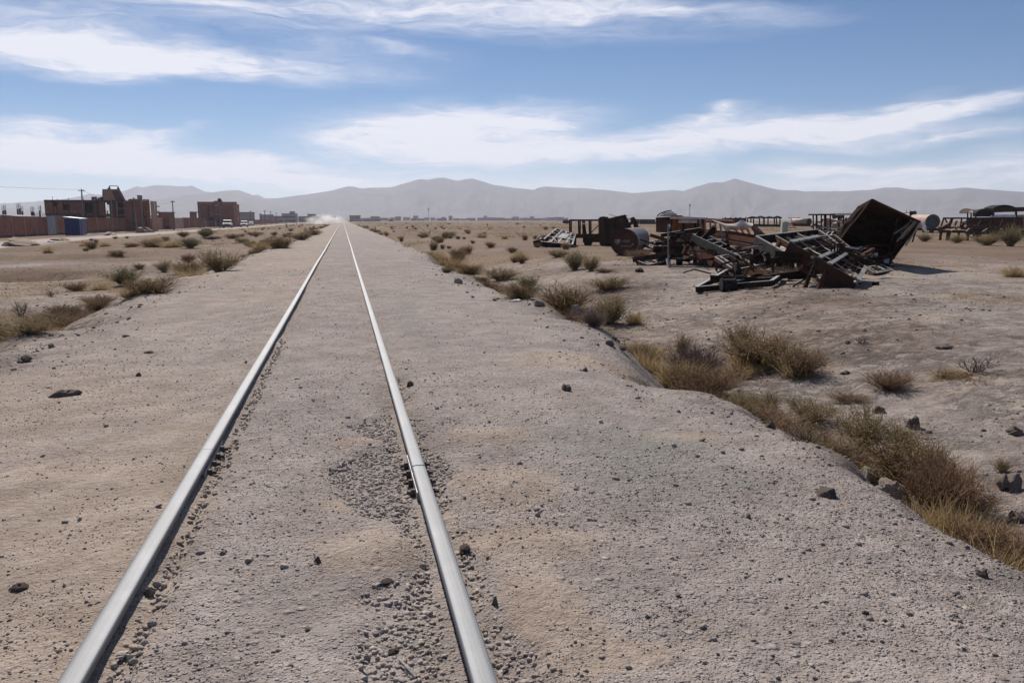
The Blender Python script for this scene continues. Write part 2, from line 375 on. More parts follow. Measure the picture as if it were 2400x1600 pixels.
def terrain(x, y):
    x, y = np.broadcast_arrays(np.asarray(x, float), np.asarray(y, float))
    d = np.hypot(x, y); near = 1 / (1 + (d / 24) ** 2)
    wob = .85 * fbm(y * .42, x * .1, 3, 5) * sst(3.5, 8, y) + .36 * fbm(y * 1.7, x * .3, 3, 6)
    er = np.interp(y, ERY, ERX) + wob * .8; el = np.interp(y, ELY, ELX) - wob
    zr = -.86 + .49 * sst(4.3, 9.5, x + 1.6 * fbm(x * .12, y * .12, 3, 9)) + .05 * fbm(x * .25, y * .25, 3, 10) * 2
    zr = zr - .14 * gauss(x, y, 6.0, 19, 3, 3.5) + .10 * gauss(x, y, 7.5, 24, 4, 1.6)
    zl = -.66 - .30 * sst(-8, -30, x) + .10 * fbm(x * .2, y * .2, 3, 12)
    # gullies cut by rain in the left-hand plain, steep on their far side
    for (yc, x0, x1, dep, wf) in ((30.5, -19, -6.2, .50, 2.6), (47.5, -34, -8.5, .46, 3.4), (63, -40, -14, .34, 4.0)):
        q = y - (yc + 2.0 * fbm(x * .18, 0 * y + yc, 3, 30 + int(yc)) * 2)
        env = sst(x0 - 4, x0 + 2, x) * (1 - sst(x1 - 4, x1, x))
        zl = zl - dep * env * np.where(q < 0, np.exp(-(q / wf) ** 2), np.exp(-(q / .6) ** 2))
    bed = -.046 - .012 * (np.clip(x, -4, 4) + .2) ** 2 * .5
    ramp_r = sst(er - .42, er + .62, x); ramp_l = 1 - sst(el - .85, el + .55, x)
    z = bed + (zr - bed) * ramp_r
    z = z + (zl - z) * ramp_l
    z = z - .30 * gauss(x, y, 2.85, 6.7, .55, .85) * (1 - ramp_r * .6) - .12 * gauss(x, y, 3.1, 10.6, .4, .5) - .12 * gauss(x, y, 3.0, 17, .5, 1.0) - .16 * gauss(x, y, -3.4, 12, .7, 1.3) - .12 * gauss(x, y, -3.5, 17, .6, 1.2) + .05 * gauss(x, y, 2.3, 8.6, .5, .6)
    z = z + .10 * gauss(x, y, 2.6, 33, .8, 6) - .08 * gauss(x, y, -2.9, 8.0, .5, 1.0)
    out = np.clip(ramp_r + ramp_l, 0, 1); slope = 4 * np.maximum(ramp_r * (1 - ramp_r), ramp_l * (1 - ramp_l))
    # uneven ground: large swells far off, lumps and crusts near by
    z = z + .05 * fbm(x * .5, y * .5, 3, 1) * (1.0 + out) * (.35 + .65 / (1 + d / 60))
    edge = sst(1.2, 2.3, x) * (1 - ramp_r) + sst(-1.6, -2.8, x) * (1 - ramp_l)
    z = z + .30 * edge * fbm(x * .8, y * .42, 3, 61) * sst(2, 6, y) / (1 + d / 70)
    lump = fbm(x * 2.6, y * 2.6, 4, 2)
    z = z + near * (.035 * lump * (.6 + 1.4 * slope + 1.1 * out))
    rug = np.abs(fbm(x * 6.0, y * 6.0, 3, 3))
    z = z + near * (.030 * rug * (.35 + 1.8 * slope + 1.7 * out) - .004)
    n4 = 1 / (1 + (d / 7) ** 2)
    z = z + n4 * (.010 * fbm(x * 17, y * 17, 3, 4) + .006 * np.clip(vn(x * 30, y * 30, 8) - .62, 0, 1) * 2.0)
    # the track bed: gravel pocket round the rail joint, sand banked against the rails
    bm = ballast_mask(x, y)
    z = z - .026 * bm
    for (cx, cy, rx, ry, a) in ((.78, 4.42, .26, .13, .030), (.72, 3.55, .16, .22, .028), (.06, 4.42, .16, .10, .026), (.06, 3.42, .15, .13, .024),
                                (.10, 2.90, .17, .14, .026), (.66, 2.85, .22, .12, .022), (.60, 2.35, .10, .25, .026), (.45, 3.12, .06, .10, .012), (-1.5, 4.0, .35, .15, .018)):
        z = z + a * gauss(x + .05 * fbm(x * 5, y * 5, 2, 44), y, cx, cy, rx, ry)
    al = x - XL; ar = x - XR
    on_bed = 1 - out
    z = z + .022 * np.exp(-((al + .16) / .16) ** 2) * on_bed * (1 - .0 * y)            # sand outside the left rail
    z = z - .030 * np.exp(-((al - .08) / .045) ** 2) * on_bed * (.75 + .9 * vn(y * 1.3, 0 * x, 51))
    z = z - .012 * np.exp(-((ar + .08) / .04) ** 2) * on_bed * (.6 + .8 * vn(y * 1.7, 0 * x, 52))
    z = z - .008 * np.exp(-((ar - .08) / .04) ** 2) * on_bed
    lim = np.where((np.abs(al) < .05) | (np.abs(ar) < .05), -.034, 9)
    z = np.minimum(z, lim)
    return z
GRID = []
def ground_z(x, y):                         # height of the ground sheet as built
    if not GRID: return terrain(x, y)
    xs, ys, Z = GRID; x, y = np.asarray(x, float), np.asarray(y, float)
    i = np.clip(np.searchsorted(xs, x) - 1, 0, len(xs) - 2); j = np.clip(np.searchsorted(ys, y) - 1, 0, len(ys) - 2)
    fx, fy = (x - xs[i]) / (xs[i + 1] - xs[i]), (y - ys[j]) / (ys[j + 1] - ys[j])
    return (Z[j, i] * (1 - fx) + Z[j, i + 1] * fx) * (1 - fy) + (Z[j + 1, i] * (1 - fx) + Z[j + 1, i + 1] * fx) * fy
def zt(x, y): return float(ground_z(x, y))
def on_ground(u, v, z0=-.5):                # where a photograph pixel meets the ground
    r = ray(u, v); t = 0.8 / -r[2] if r[2] < 0 else 400
    ts = np.geomspace(1.0, 900, 1200); P = EYE[None] + ts[:, None] * (r / r.dot(hF))[None]
    below = P[:, 2] < ground_z(P[:, 0], P[:, 1])
    i = int(np.argmax(below)) if below.any() else len(ts) - 1
    a, b = ts[max(i - 1, 0)], ts[i]
    for _ in range(14):
        c = (a + b) / 2; q = EYE + c * (r / r.dot(hF))
        if q[2] < zt(q[0], q[1]): b = c
        else: a = c
    return EYE + b * (r / r.dot(hF))

def axis(lo, hi, step, g, far_lo, far_hi):
    mid = list(np.arange(lo, hi, step)); up, s, c = [], step, hi
    while c < far_hi: up.append(c); s *= g; c += s
    dn, s, c = [], step, lo
    while c > far_lo: s *= g; c -= s; dn.append(max(c, far_lo))
    return np.array(sorted(set(dn)) + mid + up + [far_hi])
def build_ground():
    xs = axis(-4.6, 4.6, .034, 1.038, -8300, 8300); ys = axis(1.3, 8.0, .034, 1.028, -8300, 8300)
    ys = ys[(ys > -40) | (np.arange(len(ys)) % 4 == 0)]
    X, Y = np.meshgrid(xs, ys); Z = terrain(X, Y); nx, ny = len(xs), len(ys); GRID.extend([xs, ys, Z])
    d = np.hypot(X, Y)
    er = np.interp(Y, ERY, ERX); el = np.interp(Y, ELY, ELX)
    bed = (1 - sst(er - .7, er, X)) * sst(el, el + .7, X)
    sand = .40 + .6 * fbm(X * .35, Y * .35, 4, 20)
    sand = np.where(X < XL, sand + .42 * sst(5.5, 1.5, Y) * bed + .12, sand)
    sand = sand - .35 * bed * sst(-.65, -.5, X) * (1 - sst(.2, .3, X)) - .22 * bed * (X > .4)
    for (cx, cy, rx, ry) in ((.80, 4.42, .24, .13), (.72, 3.55, .2, .26), (.04, 4.42, .2, .11), (.06, 3.42, .17, .14), (.10, 2.90, .2, .17), (.68, 2.85, .26, .14),
                             (.60, 2.35, .12, .3), (.7, 2.05, .2, .08), (-1.5, 4.0, .4, .2), (1.9, 4.3, .3, .15), (2.2, 6.9, .8, .5)):
        sand = sand + 1.0 * gauss(X, Y, cx, cy, rx, ry)
    sand = sand - 1.2 * ballast_mask(X, Y) + .12 * (1 - bed) * sst(60, 20, d)
    green = .95 * gauss(X, Y, 1.55, 3.9, .7, 1.2) + .6 * gauss(X, Y, .75, 9.5, .35, 2.5) + .5 * gauss(X, Y, 1.1, 13, .5, 3) + .5 * gauss(X, Y, -.2, 2.6, .35, .5)
    off = 1 - bed
    straw = off * (.34 + 1.5 * fbm(X * .16, Y * .16, 4, 23) + .75 * sst(22, 55, d))
    straw = straw + 1.0 * off * sst(3.4, 3.9, X) * gauss(X, Y, 4.0, 3.2, .9, .9) + .8 * off * gauss(X, Y, -7, 14, 4, 4) * .6
    dirt = off * (.54 + .15 * sst(25, 60, d) + 1.5 * sst(30, 70, d) * fbm(X * .035, Y * .012, 4, 97) + 1.2 * fbm(X * .3, Y * .3, 4, 26)) + .55 * gauss(X, Y, 2.7, 6.7, .5, .8) + .3 * gauss(X, Y, -3.6, 11, .6, 2.5)
    rd = road_dist(X, Y); onroad = (1 - sst(1.8, 4.0, rd)) * sst(40, 55, Y)
    straw = straw - onroad; dirt = dirt - onroad; sand = sand - .2 * onroad
    rough = off * (.45 + 1.1 * np.clip(fbm(X * .3, Y * .3, 3, 55) + .15, 0, 1)) * sst(45, 18, d) - .4 * onroad
    shoulder = np.clip(np.exp(-((X - er) / .7) ** 2) + np.exp(-((X - el) / .9) ** 2), 0, 1); rough = np.maximum(rough, shoulder * (.25 + .9 * np.clip(fbm(X * .9, Y * .6, 3, 56) + .2, 0, 1)) * sst(40, 8, d))
    dirt = dirt + shoulder * (.15 + 1.2 * np.clip(fbm(X * .8, Y * .5, 3, 57), -.2, 1))
    plain = sst(8, 11, X) * (1 - sst(9, 16, np.abs(Y - 12))); straw = straw - .30 * plain; dirt = dirt - .28 * plain
    idx = np.arange(nx * ny).reshape(ny, nx)
    q = np.stack([idx[:-1, :-1], idx[:-1, 1:], idx[1:, 1:], idx[1:, :-1]], -1).reshape(-1, 4)
    me = np_mesh('ground', np.stack([X.ravel(), Y.ravel(), Z.ravel()], 1), q, M['ground'], True,
                 dict(rough=np.clip(rough, 0, 1).ravel(), sand=sand.ravel(), green=green.ravel(), straw=straw.ravel(), dirt=dirt.ravel()))
    o = obj('ground', me); o['kind'] = 'structure'; print('ground', nx, ny, len(q))
build_ground()

# dirt road beside the walls
def build_road():
    M['road'] = pmat('road_dust', [(.33, .275, .245), (.40, .34, .305)], .8, .97, bump=.01, spec=.1)
    ys = np.concatenate([np.arange(44, 120, 2.0), np.arange(120, 420, 6.0)]); vs, fs = [], []
    for i, y in enumerate(ys):
        c = float(np.interp(y, [40, 60, 80, 100, 130, 170, 230, 320, 600], [-26, -28, -29.5, -30, -30, -28.5, -27, -27, -27])) + .6 * math.sin(y * .13)
        hw = 2.6 + .7 * math.sin(y * .21) + .4 * math.sin(y * .57)
        for k in range(5):
            x = c + (k / 4 - .5) * 2 * hw; vs.append((x, y, zt(x, y) + (.035 if 0 < k < 4 else -.02)))
        if i: fs += [((i - 1) * 5 + k, (i - 1) * 5 + k + 1, i * 5 + k + 1, i * 5 + k) for k in range(4)]
    o = obj('dirt_road', np_mesh('dirt_road', np.array(vs), np.array(fs), M['road'], True)); o['kind'] = 'structure'
build_road()

# ------------------------------------------------------------------ mountains and haze
def build_mountains():
    M['mountain'] = pmat('mountain', [(.085, .075, .070), (.135, .118, .108), (.10, .095, .085)], .004, .97, spec=.05)
    def ridge(name, pts, R, front, back, seed, rough):
        us = np.array([p[0] for p in pts]) * 1.0204; vs = np.array([p[1] for p in pts]) * 1.0204
        az, el = [], []
        for u, v in zip(us, vs):
            r = ray(u, v); az.append(math.atan2(r[0], r[1])); el.append(r[2] / math.hypot(r[0], r[1]))
        az, el = np.array(az), np.array(el)
        A = np.linspace(az[0], az[-1], 900); E = np.interp(A, az, el)
        k = np.array([.25, .5, .25]); E = np.convolve(np.pad(E, 1, mode='edge'), k, 'valid')
        E = E + rough * fbm(A * 60, A * 0, 4, seed) * .004
        Rr = R * (1 + .05 * fbm(A * 7, A * 0 + 3, 3, seed + 1) * 2)
        rows = np.concatenate([np.linspace(0, 1, 34), 1 + np.linspace(.1, 1, 8)])
        P = []
        for s in rows:
            if s <= 1:
                r = Rr - front * (1 - s)
                spur = fbm(A * 45 + 0 * s, A * 0 + s * 2.2, 5, seed + 4)
                prof = s ** 1.5
                z = (E * Rr + H) * np.clip(prof + .42 * spur * np.sin(math.pi * min(s, 1)) , -.02, 1.0)
            else:
                r = Rr + back * (s - 1); z = (E * Rr + H) * (1 - (s - 1)) - (1.0 if s > 1.9 else 0)
            z = z - 3 * (s < .02)
            P.append(np.stack([np.sin(A) * r, np.cos(A) * r, z], 1))
        P = np.array(P); n = len(A); idx = np.arange(len(rows) * n).reshape(len(rows), n)
        q = np.stack([idx[:-1, :-1], idx[:-1, 1:], idx[1:, 1:], idx[1:, :-1]], -1).reshape(-1, 4)
        o = obj(name, np_mesh(name, P.reshape(-1, 3), q, M['mountain'], True)); o['kind'] = 'structure'
    main = [(-700, 490), (-400, 474), (-150, 476), (0, 480), (150, 474), (300, 466), (400, 452), (470, 444), (505, 439), (530, 437), (550, 437), (575, 446), (600, 455), (640, 455), (700, 447), (760, 438), (800, 428), (812, 428), (830, 433), (860, 431), (900, 430), (930, 421), (965, 411), (985, 413), (1005, 409), (1020, 408), (1050, 415), (1070, 412), (1085, 410), (1100, 414), (1130, 424), (1180, 432), (1225, 436), (1240, 430), (1255, 428), (1285, 431), (1330, 432), (1400, 437), (1450, 444), (1490, 441), (1545, 436), (1570, 440), (1600, 428), (1630, 420), (1660, 419), (1688, 410), (1710, 417), (1760, 430), (1790, 436), (1830, 437), (1850, 440), (1890, 439), (2000, 437), (2030, 431), (2060, 430), (2100, 436), (2160, 435), (2220, 432), (2270, 435), (2352, 440), (2500, 432), (2700, 445), (3000, 452), (3300, 480)]
    ridge('mountains', main, 4600, 1100, 900, 60, .35)
    far = [(-700, 480), (-300, 470), (0, 467), (60, 463), (100, 462), (160, 455), (190, 448), (205, 445), (240, 447), (270, 441), (290, 438), (315, 428), (325, 430), (355, 427), (375, 427), (410, 428), (425, 428), (440, 425), (446, 427), (470, 440), (520, 450), (570, 453), (580, 447), (592, 446), (606, 455), (700, 475), (800, 490)]
    ridge('far_mountains', far, 5800, 700, 500, 90, .8)
build_mountains()

def build_haze():
    b = MB(); b.box((-8800, -8800, -8), (8800, 8800, 285))
    m = bpy.data.materials.new('haze'); m.use_nodes = True; t = NT(m.node_tree); t.n.clear()
    out = t.add('ShaderNodeOutputMaterial'); pv = t.add('ShaderNodeVolumePrincipled')
    pv.inputs['Color'].default_value = (.81, .86, .99, 1); pv.inputs['Density'].default_value = 1.55e-4; pv.inputs['Anisotropy'].default_value = .25
    t.link(pv.outputs[0], out.inputs['Volume'])
    o = b.build('haze', m); tag(o, 'pale dusty haze hanging over the whole plain', 'haze', kind='stuff')
build_haze()

# ------------------------------------------------------------------ rails
def rail_profile():
    h = .075                               # sits low in the sand
    top = [(-.0335, -.024), (-.0335, -.009), (-.0315, -.004), (-.027, -.0014), (-.012, 0), (.012, 0), (.027, -.0014), (.0315, -.004), (.0335, -.009), (.0335, -.024)]
    head = top + [(.029, -.030), (-.029, -.030)]
    web = [(-.008, -.0285), (.008, -.0285), (.009, -.108), (-.009, -.108)]
    foot = [(-.010, -.104), (.010, -.104), (.055, -.118), (.055, -.126), (-.055, -.126), (-.055, -.118)]
    return head, web, foot
def extrude_y(prof, xc, ys, dx=None, dz=None):
    n, vs, fs = len(prof), [], []
    for i, y in enumerate(ys):
        ox = dx(y) if dx else 0; oz = dz(y) if dz else 0
        vs += [(xc + px + ox, y, pz + oz) for px, pz in prof]
        if i: fs += [((i - 1) * n + k, (i - 1) * n + (k + 1) % n, i * n + (k + 1) % n, i * n + k) for k in range(n)]
    fs.append(tuple(range(n))); fs.append(tuple(reversed([(len(ys) - 1) * n + k for k in range(n)])))
    b = MB(); b.v = vs; b.f = fs; return b
def build_rails():
    head, web, foot = rail_profile()
    def run(lab, xc, y0, y1, dx=None, dz=None):
        n = max(8, int(min(160, (y1 - y0) / .5))); ys = np.unique(np.concatenate([np.linspace(y0, min(y1, y0 + 60), n), np.geomspace(max(y0 + 61, 62), y1, 60) if y1 > y0 + 62 else []]))
        r = thing('rail', lab, 'rail', (xc, y0, -.126))
        for nm, pr, mt, sm in (('rail_head', head, M['steel'], True), ('rail_web', web, M['railside'], False), ('rail_foot', foot, M['railside'], False)):
            o = extrude_y(pr, xc, ys, dx, dz).build(nm, mt, r, r)
            if sm:
                o.data.polygons.foreach_set('use_smooth', [len(p.vertices) == 4 for p in o.data.polygons]); o.data.set_sharp_from_angle(angle=rad(50))
        return r
    sway = lambda y: .006 * math.sin(y * .21) * min(1, max(0, (y - 5) / 20)); hz = lambda y: .006 * math.sin(y * .33 + 1) * min(1, max(0, (y - 5) / 20))
    for side, xc, yj, gap in (('left', XL, 4.30, .002), ('right', XR, 3.79, .007)):
        near = run(f'near length of the {side} rail, bright worn steel running out of the picture bottom', xc, -6, yj - gap, None, None)
        far = run(f'far length of the {side} rail beyond the joint, running straight to the horizon', xc, yj + gap, 520, sway, hz)
        inn = 1 if side == 'left' else -1
        for sgn in (1, -1):
            b = MB(); x = xc + sgn * .026
            b.hexa([(x - .009, yj - .30, -.098), (x + .009, yj - .30, -.098), (x + .009, yj + .30, -.098), (x - .009, yj + .30, -.098),
                    (x - .006 + sgn * .004, yj - .30, -.034), (x + .006 + sgn * .004, yj - .30, -.034), (x + .006 + sgn * .004, yj + .30, -.034), (x - .006 + sgn * .004, yj + .30, -.034)])
            pl = b.build('fishplate', M['plate'], near, near)
            for yo in (-.21, -.07, .07, .21):
                c = MB(); c.tube([(x + sgn * .008, yj + yo, -.064), (x + sgn * .030, yj + yo, -.064)], .019, 6); c.tube([(x + sgn * .030, yj + yo, -.064), (x + sgn * .050, yj + yo, -.064)], .0095, 8)
                c.build('bolt', M['railside'], pl, near)
build_rails()

# ------------------------------------------------------------------ stones
def ico(sub):
    p = (1 + 5 ** .5) / 2
    v = [(-1, p, 0), (1, p, 0), (-1, -p, 0), (1, -p, 0), (0, -1, p), (0, 1, p), (0, -1, -p), (0, 1, -p), (p, 0, -1), (p, 0, 1), (-p, 0, -1), (-p, 0, 1)]
    f = [(0, 11, 5), (0, 5, 1), (0, 1, 7), (0, 7, 10), (0, 10, 11), (1, 5, 9), (5, 11, 4), (11, 10, 2), (10, 7, 6), (7, 1, 8), (3, 9, 4), (3, 4, 2), (3, 2, 6), (3, 6, 8), (3, 8, 9), (4, 9, 5), (2, 4, 11), (6, 2, 10), (8, 6, 7), (9, 8, 1)]
    v = [np.array(a) / np.linalg.norm(a) for a in v]
    for _ in range(sub):
        mid, nf = {}, []
        def m(a, b):
            k = (min(a, b), max(a, b))
            if k not in mid: w = v[a] + v[b]; v.append(w / np.linalg.norm(w)); mid[k] = len(v) - 1
            return mid[k]
        for a, b, c in f:
            ab, bc, ca = m(a, b), m(b, c), m(c, a); nf += [(a, ab, ca), (b, bc, ab), (c, ca, bc), (ab, bc, ca)]
        f = nf
    return np.array(v), np.array(f)
OCT = (np.array([(1, 0, 0), (0, 1, 0), (-1, 0, 0), (0, -1, 0), (0, 0, 1), (0, 0, -.6)], float), np.array([(0, 1, 4), (1, 2, 4), (2, 3, 4), (3, 0, 4), (1, 0, 5), (2, 1, 5), (3, 2, 5), (0, 3, 5)]))
ICO = [ico(0), ico(1), ico(2), ico(3), OCT]
def scatter_mesh(name, P, size, sub, mat, flat=(.55, .9), smooth=False, sink=.25, seed=1):
    """many irregular stones as one mesh"""
    g = np.random.default_rng(seed); V, Fc = ICO[sub]; n, k = len(P), len(V)
    lib = []
    for j in range(24):
        q = V * (1 + g.uniform(-.22, .22, (k, 1))) * g.uniform(.75, 1.3, 3)
        for _ in range(9):                 # chipped faces
            nn = g.normal(size=3); nn /= np.linalg.norm(nn); dd = q @ nn; q = q - np.clip(dd - .60, 0, None)[:, None] * nn
        lib.append(q)
    lib = np.array(lib); pick = g.integers(0, 24, n); Q = lib[pick]
    a = g.uniform(0, 2 * math.pi, n); ca, sa = np.cos(a), np.sin(a); b = g.normal(0, .25, n); cb, sb = np.cos(b), np.sin(b)
    Q = Q * np.stack([size * g.uniform(.8, 1.25, n), size * g.uniform(.7, 1.1, n), size * g.uniform(*flat, n)], 1)[:, None, :]
    x = Q[..., 0] * ca[:, None] - Q[..., 1] * sa[:, None]; y = Q[..., 0] * sa[:, None] + Q[..., 1] * ca[:, None]; z = Q[..., 2]
    x, z = x * cb[:, None] - z * sb[:, None], x * sb[:, None] + z * cb[:, None]
    R = np.stack([x, y, z + (size * (1 - 2 * sink) * .5)[:, None]], -1) + P[:, None, :]
    fc = (Fc[None] + (np.arange(n) * k)[:, None, None]).reshape(-1, 3)
    return obj(name, np_mesh(name, R.reshape(-1, 3), fc, mat, smooth))
def build_gravel():
    g = np.random.default_rng(3)
    # ballast laid bare in the pocket round the rail joint
    pts = []
    n = 26000; x = g.uniform(-.35, .85, n); y = g.uniform(1.6, 7.0, n)
    keep = (ballast_mask(x, y) > g.uniform(.15, .9, n)) & (np.abs(x - XR) > .055)
    keep &= g.uniform(size=n) < np.interp(y, [1.6, 3.2, 4.2, 5.2, 7], [.42, .6, .75, .40, .2])
    x, y = x[keep], y[keep]; s = g.uniform(.005, .0135, len(x)) * np.where(g.uniform(size=len(x)) < .07, 1.35, 1)
    P = np.stack([x, y, ground_z(x, y)], 1)
    o = scatter_mesh('ballast_gravel', P, s, 1, M['ballast'], smooth=False, sink=.38, seed=5)
    tag(o, 'loose grey ballast gravel lying in the hollow around the right rail joint', 'gravel', kind='stuff'); print('ballast', len(x))
    # pebbles over the bed, shoulders and plain: thinner with distance
    def pebbles(n, lo, hi, base, spread, top, sub, name, label, seed, amount):
        r = lo * np.exp(g.uniform(0, math.log(hi / lo), n)); a = YAW + g.uniform(-.66, .66, n); x, y = r * np.sin(a), r * np.cos(a)
        patch = fbm(x * .9, y * .9, 3, 80) + .5 * fbm(x * 4, y * 4, 2, 81) - .12 * (x < XL - .1) * (y < 6)
        keep = (patch > g.uniform(-.30, .36, n)) & (g.uniform(size=n) < amount) & (np.abs(x - XR) > .07) & (np.abs(x - XL) > .07)
        x, y, r = x[keep], y[keep], r[keep]
        s = np.clip(base * np.exp(g.exponential(spread, len(x))) * (1 + r / 16), 0, top)
        o = scatter_mesh(name, np.stack([x, y, ground_z(x, y)], 1), s, sub, M['pebble'], sink=.3, seed=seed)
        tag(o, label, 'pebbles', kind='stuff'); print(name, len(x))
    pebbles(150000, 1.6, 28, .0025, .30, .012, -1, 'grit', 'fine grit and gravel covering the whole railway embankment', 6, .9)
    pebbles(26000, 1.6, 40, .0044, .34, .020, 0, 'pebbles', 'small loose pebbles strewn over the embankment and the plain', 8, .26)
    # stones tumbled along the inner edge of the left rail
    n = 420; y = 1.7 + 7 * g.uniform(size=n) ** 1.4; x = XL + .06 + .07 * g.uniform(size=n) ** 1.5
    o = scatter_mesh('rail_side_gravel', np.stack([x, y, ground_z(x, y)], 1), g.uniform(.006, .017, n), 1, M['ballast'], sink=.2, seed=9)
    tag(o, 'small stones tumbled along the inner side of the left rail', 'gravel', kind='stuff')
    # dirt clods on the shoulders
    n = 17000; r = 2.5 * np.exp(g.uniform(0, math.log(40 / 2.5), n)); a = YAW + g.uniform(-.68, .68, n); x, y = r * np.sin(a), r * np.cos(a)
    er = np.interp(y, ERY, ERX); el = np.interp(y, ELY, ELX)
    w = np.exp(-((x - er) / 1.1) ** 2) + np.exp(-((x - el) / 1.2) ** 2) + .75 * (x > er) * (fbm(x * .5, y * .5, 3, 83) > -.03) + .4 * (x < el)
    keep = w > g.uniform(.25, 1.0, n); x, y, r = x[keep], y[keep], r[keep]
    s = np.clip(.007 * np.exp(g.exponential(.5, len(x))) * (1 + r / 26), 0, .045) * np.clip(r / 9, .38, 1)
    o = scatter_mesh('dirt_clods', np.stack([x, y, ground_z(x, y)], 1), s, 0, M['clod'], sink=.35, seed=12)
    tag(o, 'brown crumbled dirt clods scattered along both shoulders of the embankment', 'dirt', kind='stuff'); print('clods', len(x))
build_gravel()

def rock_mesh(seed, sub=3, rough=.5):
    g = np.random.default_rng(seed); V, Fc = ICO[sub]; q = V.copy()
    o1, o2 = g.uniform(0, 50, 2)
    for f_, a in ((1.4, rough), (3.2, rough * .5), (7, rough * .22)):
        nz = vn(q[:, 0] * f_ + o1 + q[:, 2] * f_ * .7, q[:, 1] * f_ + o2 - q[:, 2] * f_ * .6, seed) - .5
        q = q * (1 + a * nz[:, None] * 2)
    for _ in range(7):
        nn = g.normal(size=3); nn[2] = abs(nn[2]) * .6; nn /= np.linalg.norm(nn); dd = q @ nn; q = q - np.clip(dd - .7, 0, None)[:, None] * nn * .85
    q[:, 2] = np.where(q[:, 2] < -.35, -.35, q[:, 2]) + .25
    return q, Fc
def rock(u, v, w, h, mat, label, seed, group=None, name='rock', depth=None):
    p = on_ground(u, v); d = (p - EYE).dot(hF); sx = 1.2 * w * d / F / 2; sz = h * d / F / 1.4
    q, fc = rock_mesh(seed, 3 if w > 22 else 2); me = np_mesh(name, q, fc, mat, False); o = obj(name, me)
    o.location = p + hF * sx * (.1 if 2.3 < p[0] < 4.2 else .6); o.location.z = zt(o.location.x, o.location.y) - .02 * sz
    o.scale = (sx, sx * .85, sz); o.rotation_euler = (0, 0, seed * 1.3)
    return tag(o, label, 'rock', group)
ROCKS = [(2040, 1128, 66, 48, 'rock', 'large pale crusty rock on the right shoulder in front of the leafy shrub'), (2106, 1172, 58, 44, 'rock', 'pale rock with a shadowed front, just right of the large crusty rock'),
         (1942, 1164, 48, 21, 'darkrock', 'dark flat clod lying alone on the right shoulder below the two pale rocks'), (2148, 1006, 30, 30, 'clod', 'upright brown stone on the plain behind the leafy shrub'),
         (2062, 968, 28, 18, 'clod', 'rounded brown stone on the plain beside the reddish dry growth'), (2368, 1150, 66, 44, 'clod', 'dark heap of broken earth at the right edge of the picture'),
         (2395, 1225, 44, 26, 'clod', 'dark earth lump at the right edge, below the big dark heap'), (1262, 716, 28, 17, 'rock', 'pale grey rock on the right shoulder beside the white crumbs'),
         (1348, 738, 26, 20, 'rock', 'grey rock on the shoulder at the foot of the straw-coloured bush'), (1372, 750, 18, 14, 'rock', 'small grey rock on the shoulder beside the brown twiggy bush'),
         (1430, 808, 26, 14, 'darkrock', 'largest of the dark stones on the crest of the right shoulder'), (1456, 820, 22, 11, 'darkrock', 'dark stone just right of the largest crest stone'),
         (1440, 795, 16, 9, 'clod', 'small brown stone above the dark crest stones'), (1072, 664, 18, 14, 'rock', 'grey rock on the right shoulder far down the track'),
         (1805, 1000, 28, 15, 'darkrock', 'dark stone at the foot of the low olive shrubs'), (1325, 915, 22, 13, 'clod', 'brown clod in the eroded hollow of the right shoulder'),
         (1370, 870, 14, 9, 'clod', 'small clod at the upper edge of the eroded hollow'), (48, 850, 34, 18, 'darkrock', 'dark earth lump on the left shoulder at the picture edge'),
         (322, 882, 14, 9, 'clod', 'brown clod on the bed left of the left rail, beyond the flat one'), (138, 930, 50, 16, 'clod', 'long flat clod on the left shoulder'), (345, 828, 20, 7, 'clod', 'thin clod on the left bed near the far clods'),
         (45, 1385, 32, 15, 'clod', 'brown clod in the tan sand at the lower left'), (344, 1396, 28, 20, 'rock', 'grey stone beside the inner side of the left rail at the bottom'),
         (742, 1320, 20, 15, 'darkrock', 'dark round stone between the rails in the foreground'), (520, 1300, 20, 10, 'rock', 'pale stone between the rails near the left rail'),
         (1090, 1296, 30, 18, 'clod', 'brown stone lying against the outer side of the right rail'), (900, 1372, 28, 9, 'darkrock', 'flat dark stone between the rails at the edge of the tan sand'),
         (720, 1477, 18, 10, 'rock', 'pale round stone between the rails at the bottom of the picture'), (920, 1533, 28, 12, 'clod', 'flat brown stone between the rails just above the wood splinter'),
         (1160, 1417, 14, 20, 'rock', 'pale upright pebble outside the right rail'), (1755, 1215, 14, 11, 'rock', 'small pale stone on the open gravel of the right shoulder'), (1590, 1400, 15, 11, 'rock', 'pale stone alone on the open gravel of the right foreground'),
         (2310, 1355, 24, 15, 'clod', 'brown stone near the lower right shoulder edge'), (2030, 1440, 16, 10, 'darkrock', 'dark stone on the gravel at the lower right'), (1990, 806, 16, 9, 'clod', 'small clod on the plain below the little twig tuft'),
         (2224, 818, 38, 12, 'darkrock', 'dark crumbled clod on the open right plain'), (1985, 877, 20, 11, 'clod', 'brown stone on the plain right of the olive twiggy bush'), (2390, 1020, 34, 18, 'clod', 'brown stone at the right edge of the ploughed plain'),
         (1660, 902, 18, 14, 'rock', 'grey stone at the foot of the purple-brown bush'), (960, 905, 16, 16, 'clod', 'brown stone outside the right rail well beyond the joint')]
for i, (u, v, w, h, mt, lab) in enumerate(ROCKS): rock(u, v, w, h, M[mt], lab, 100 + i)
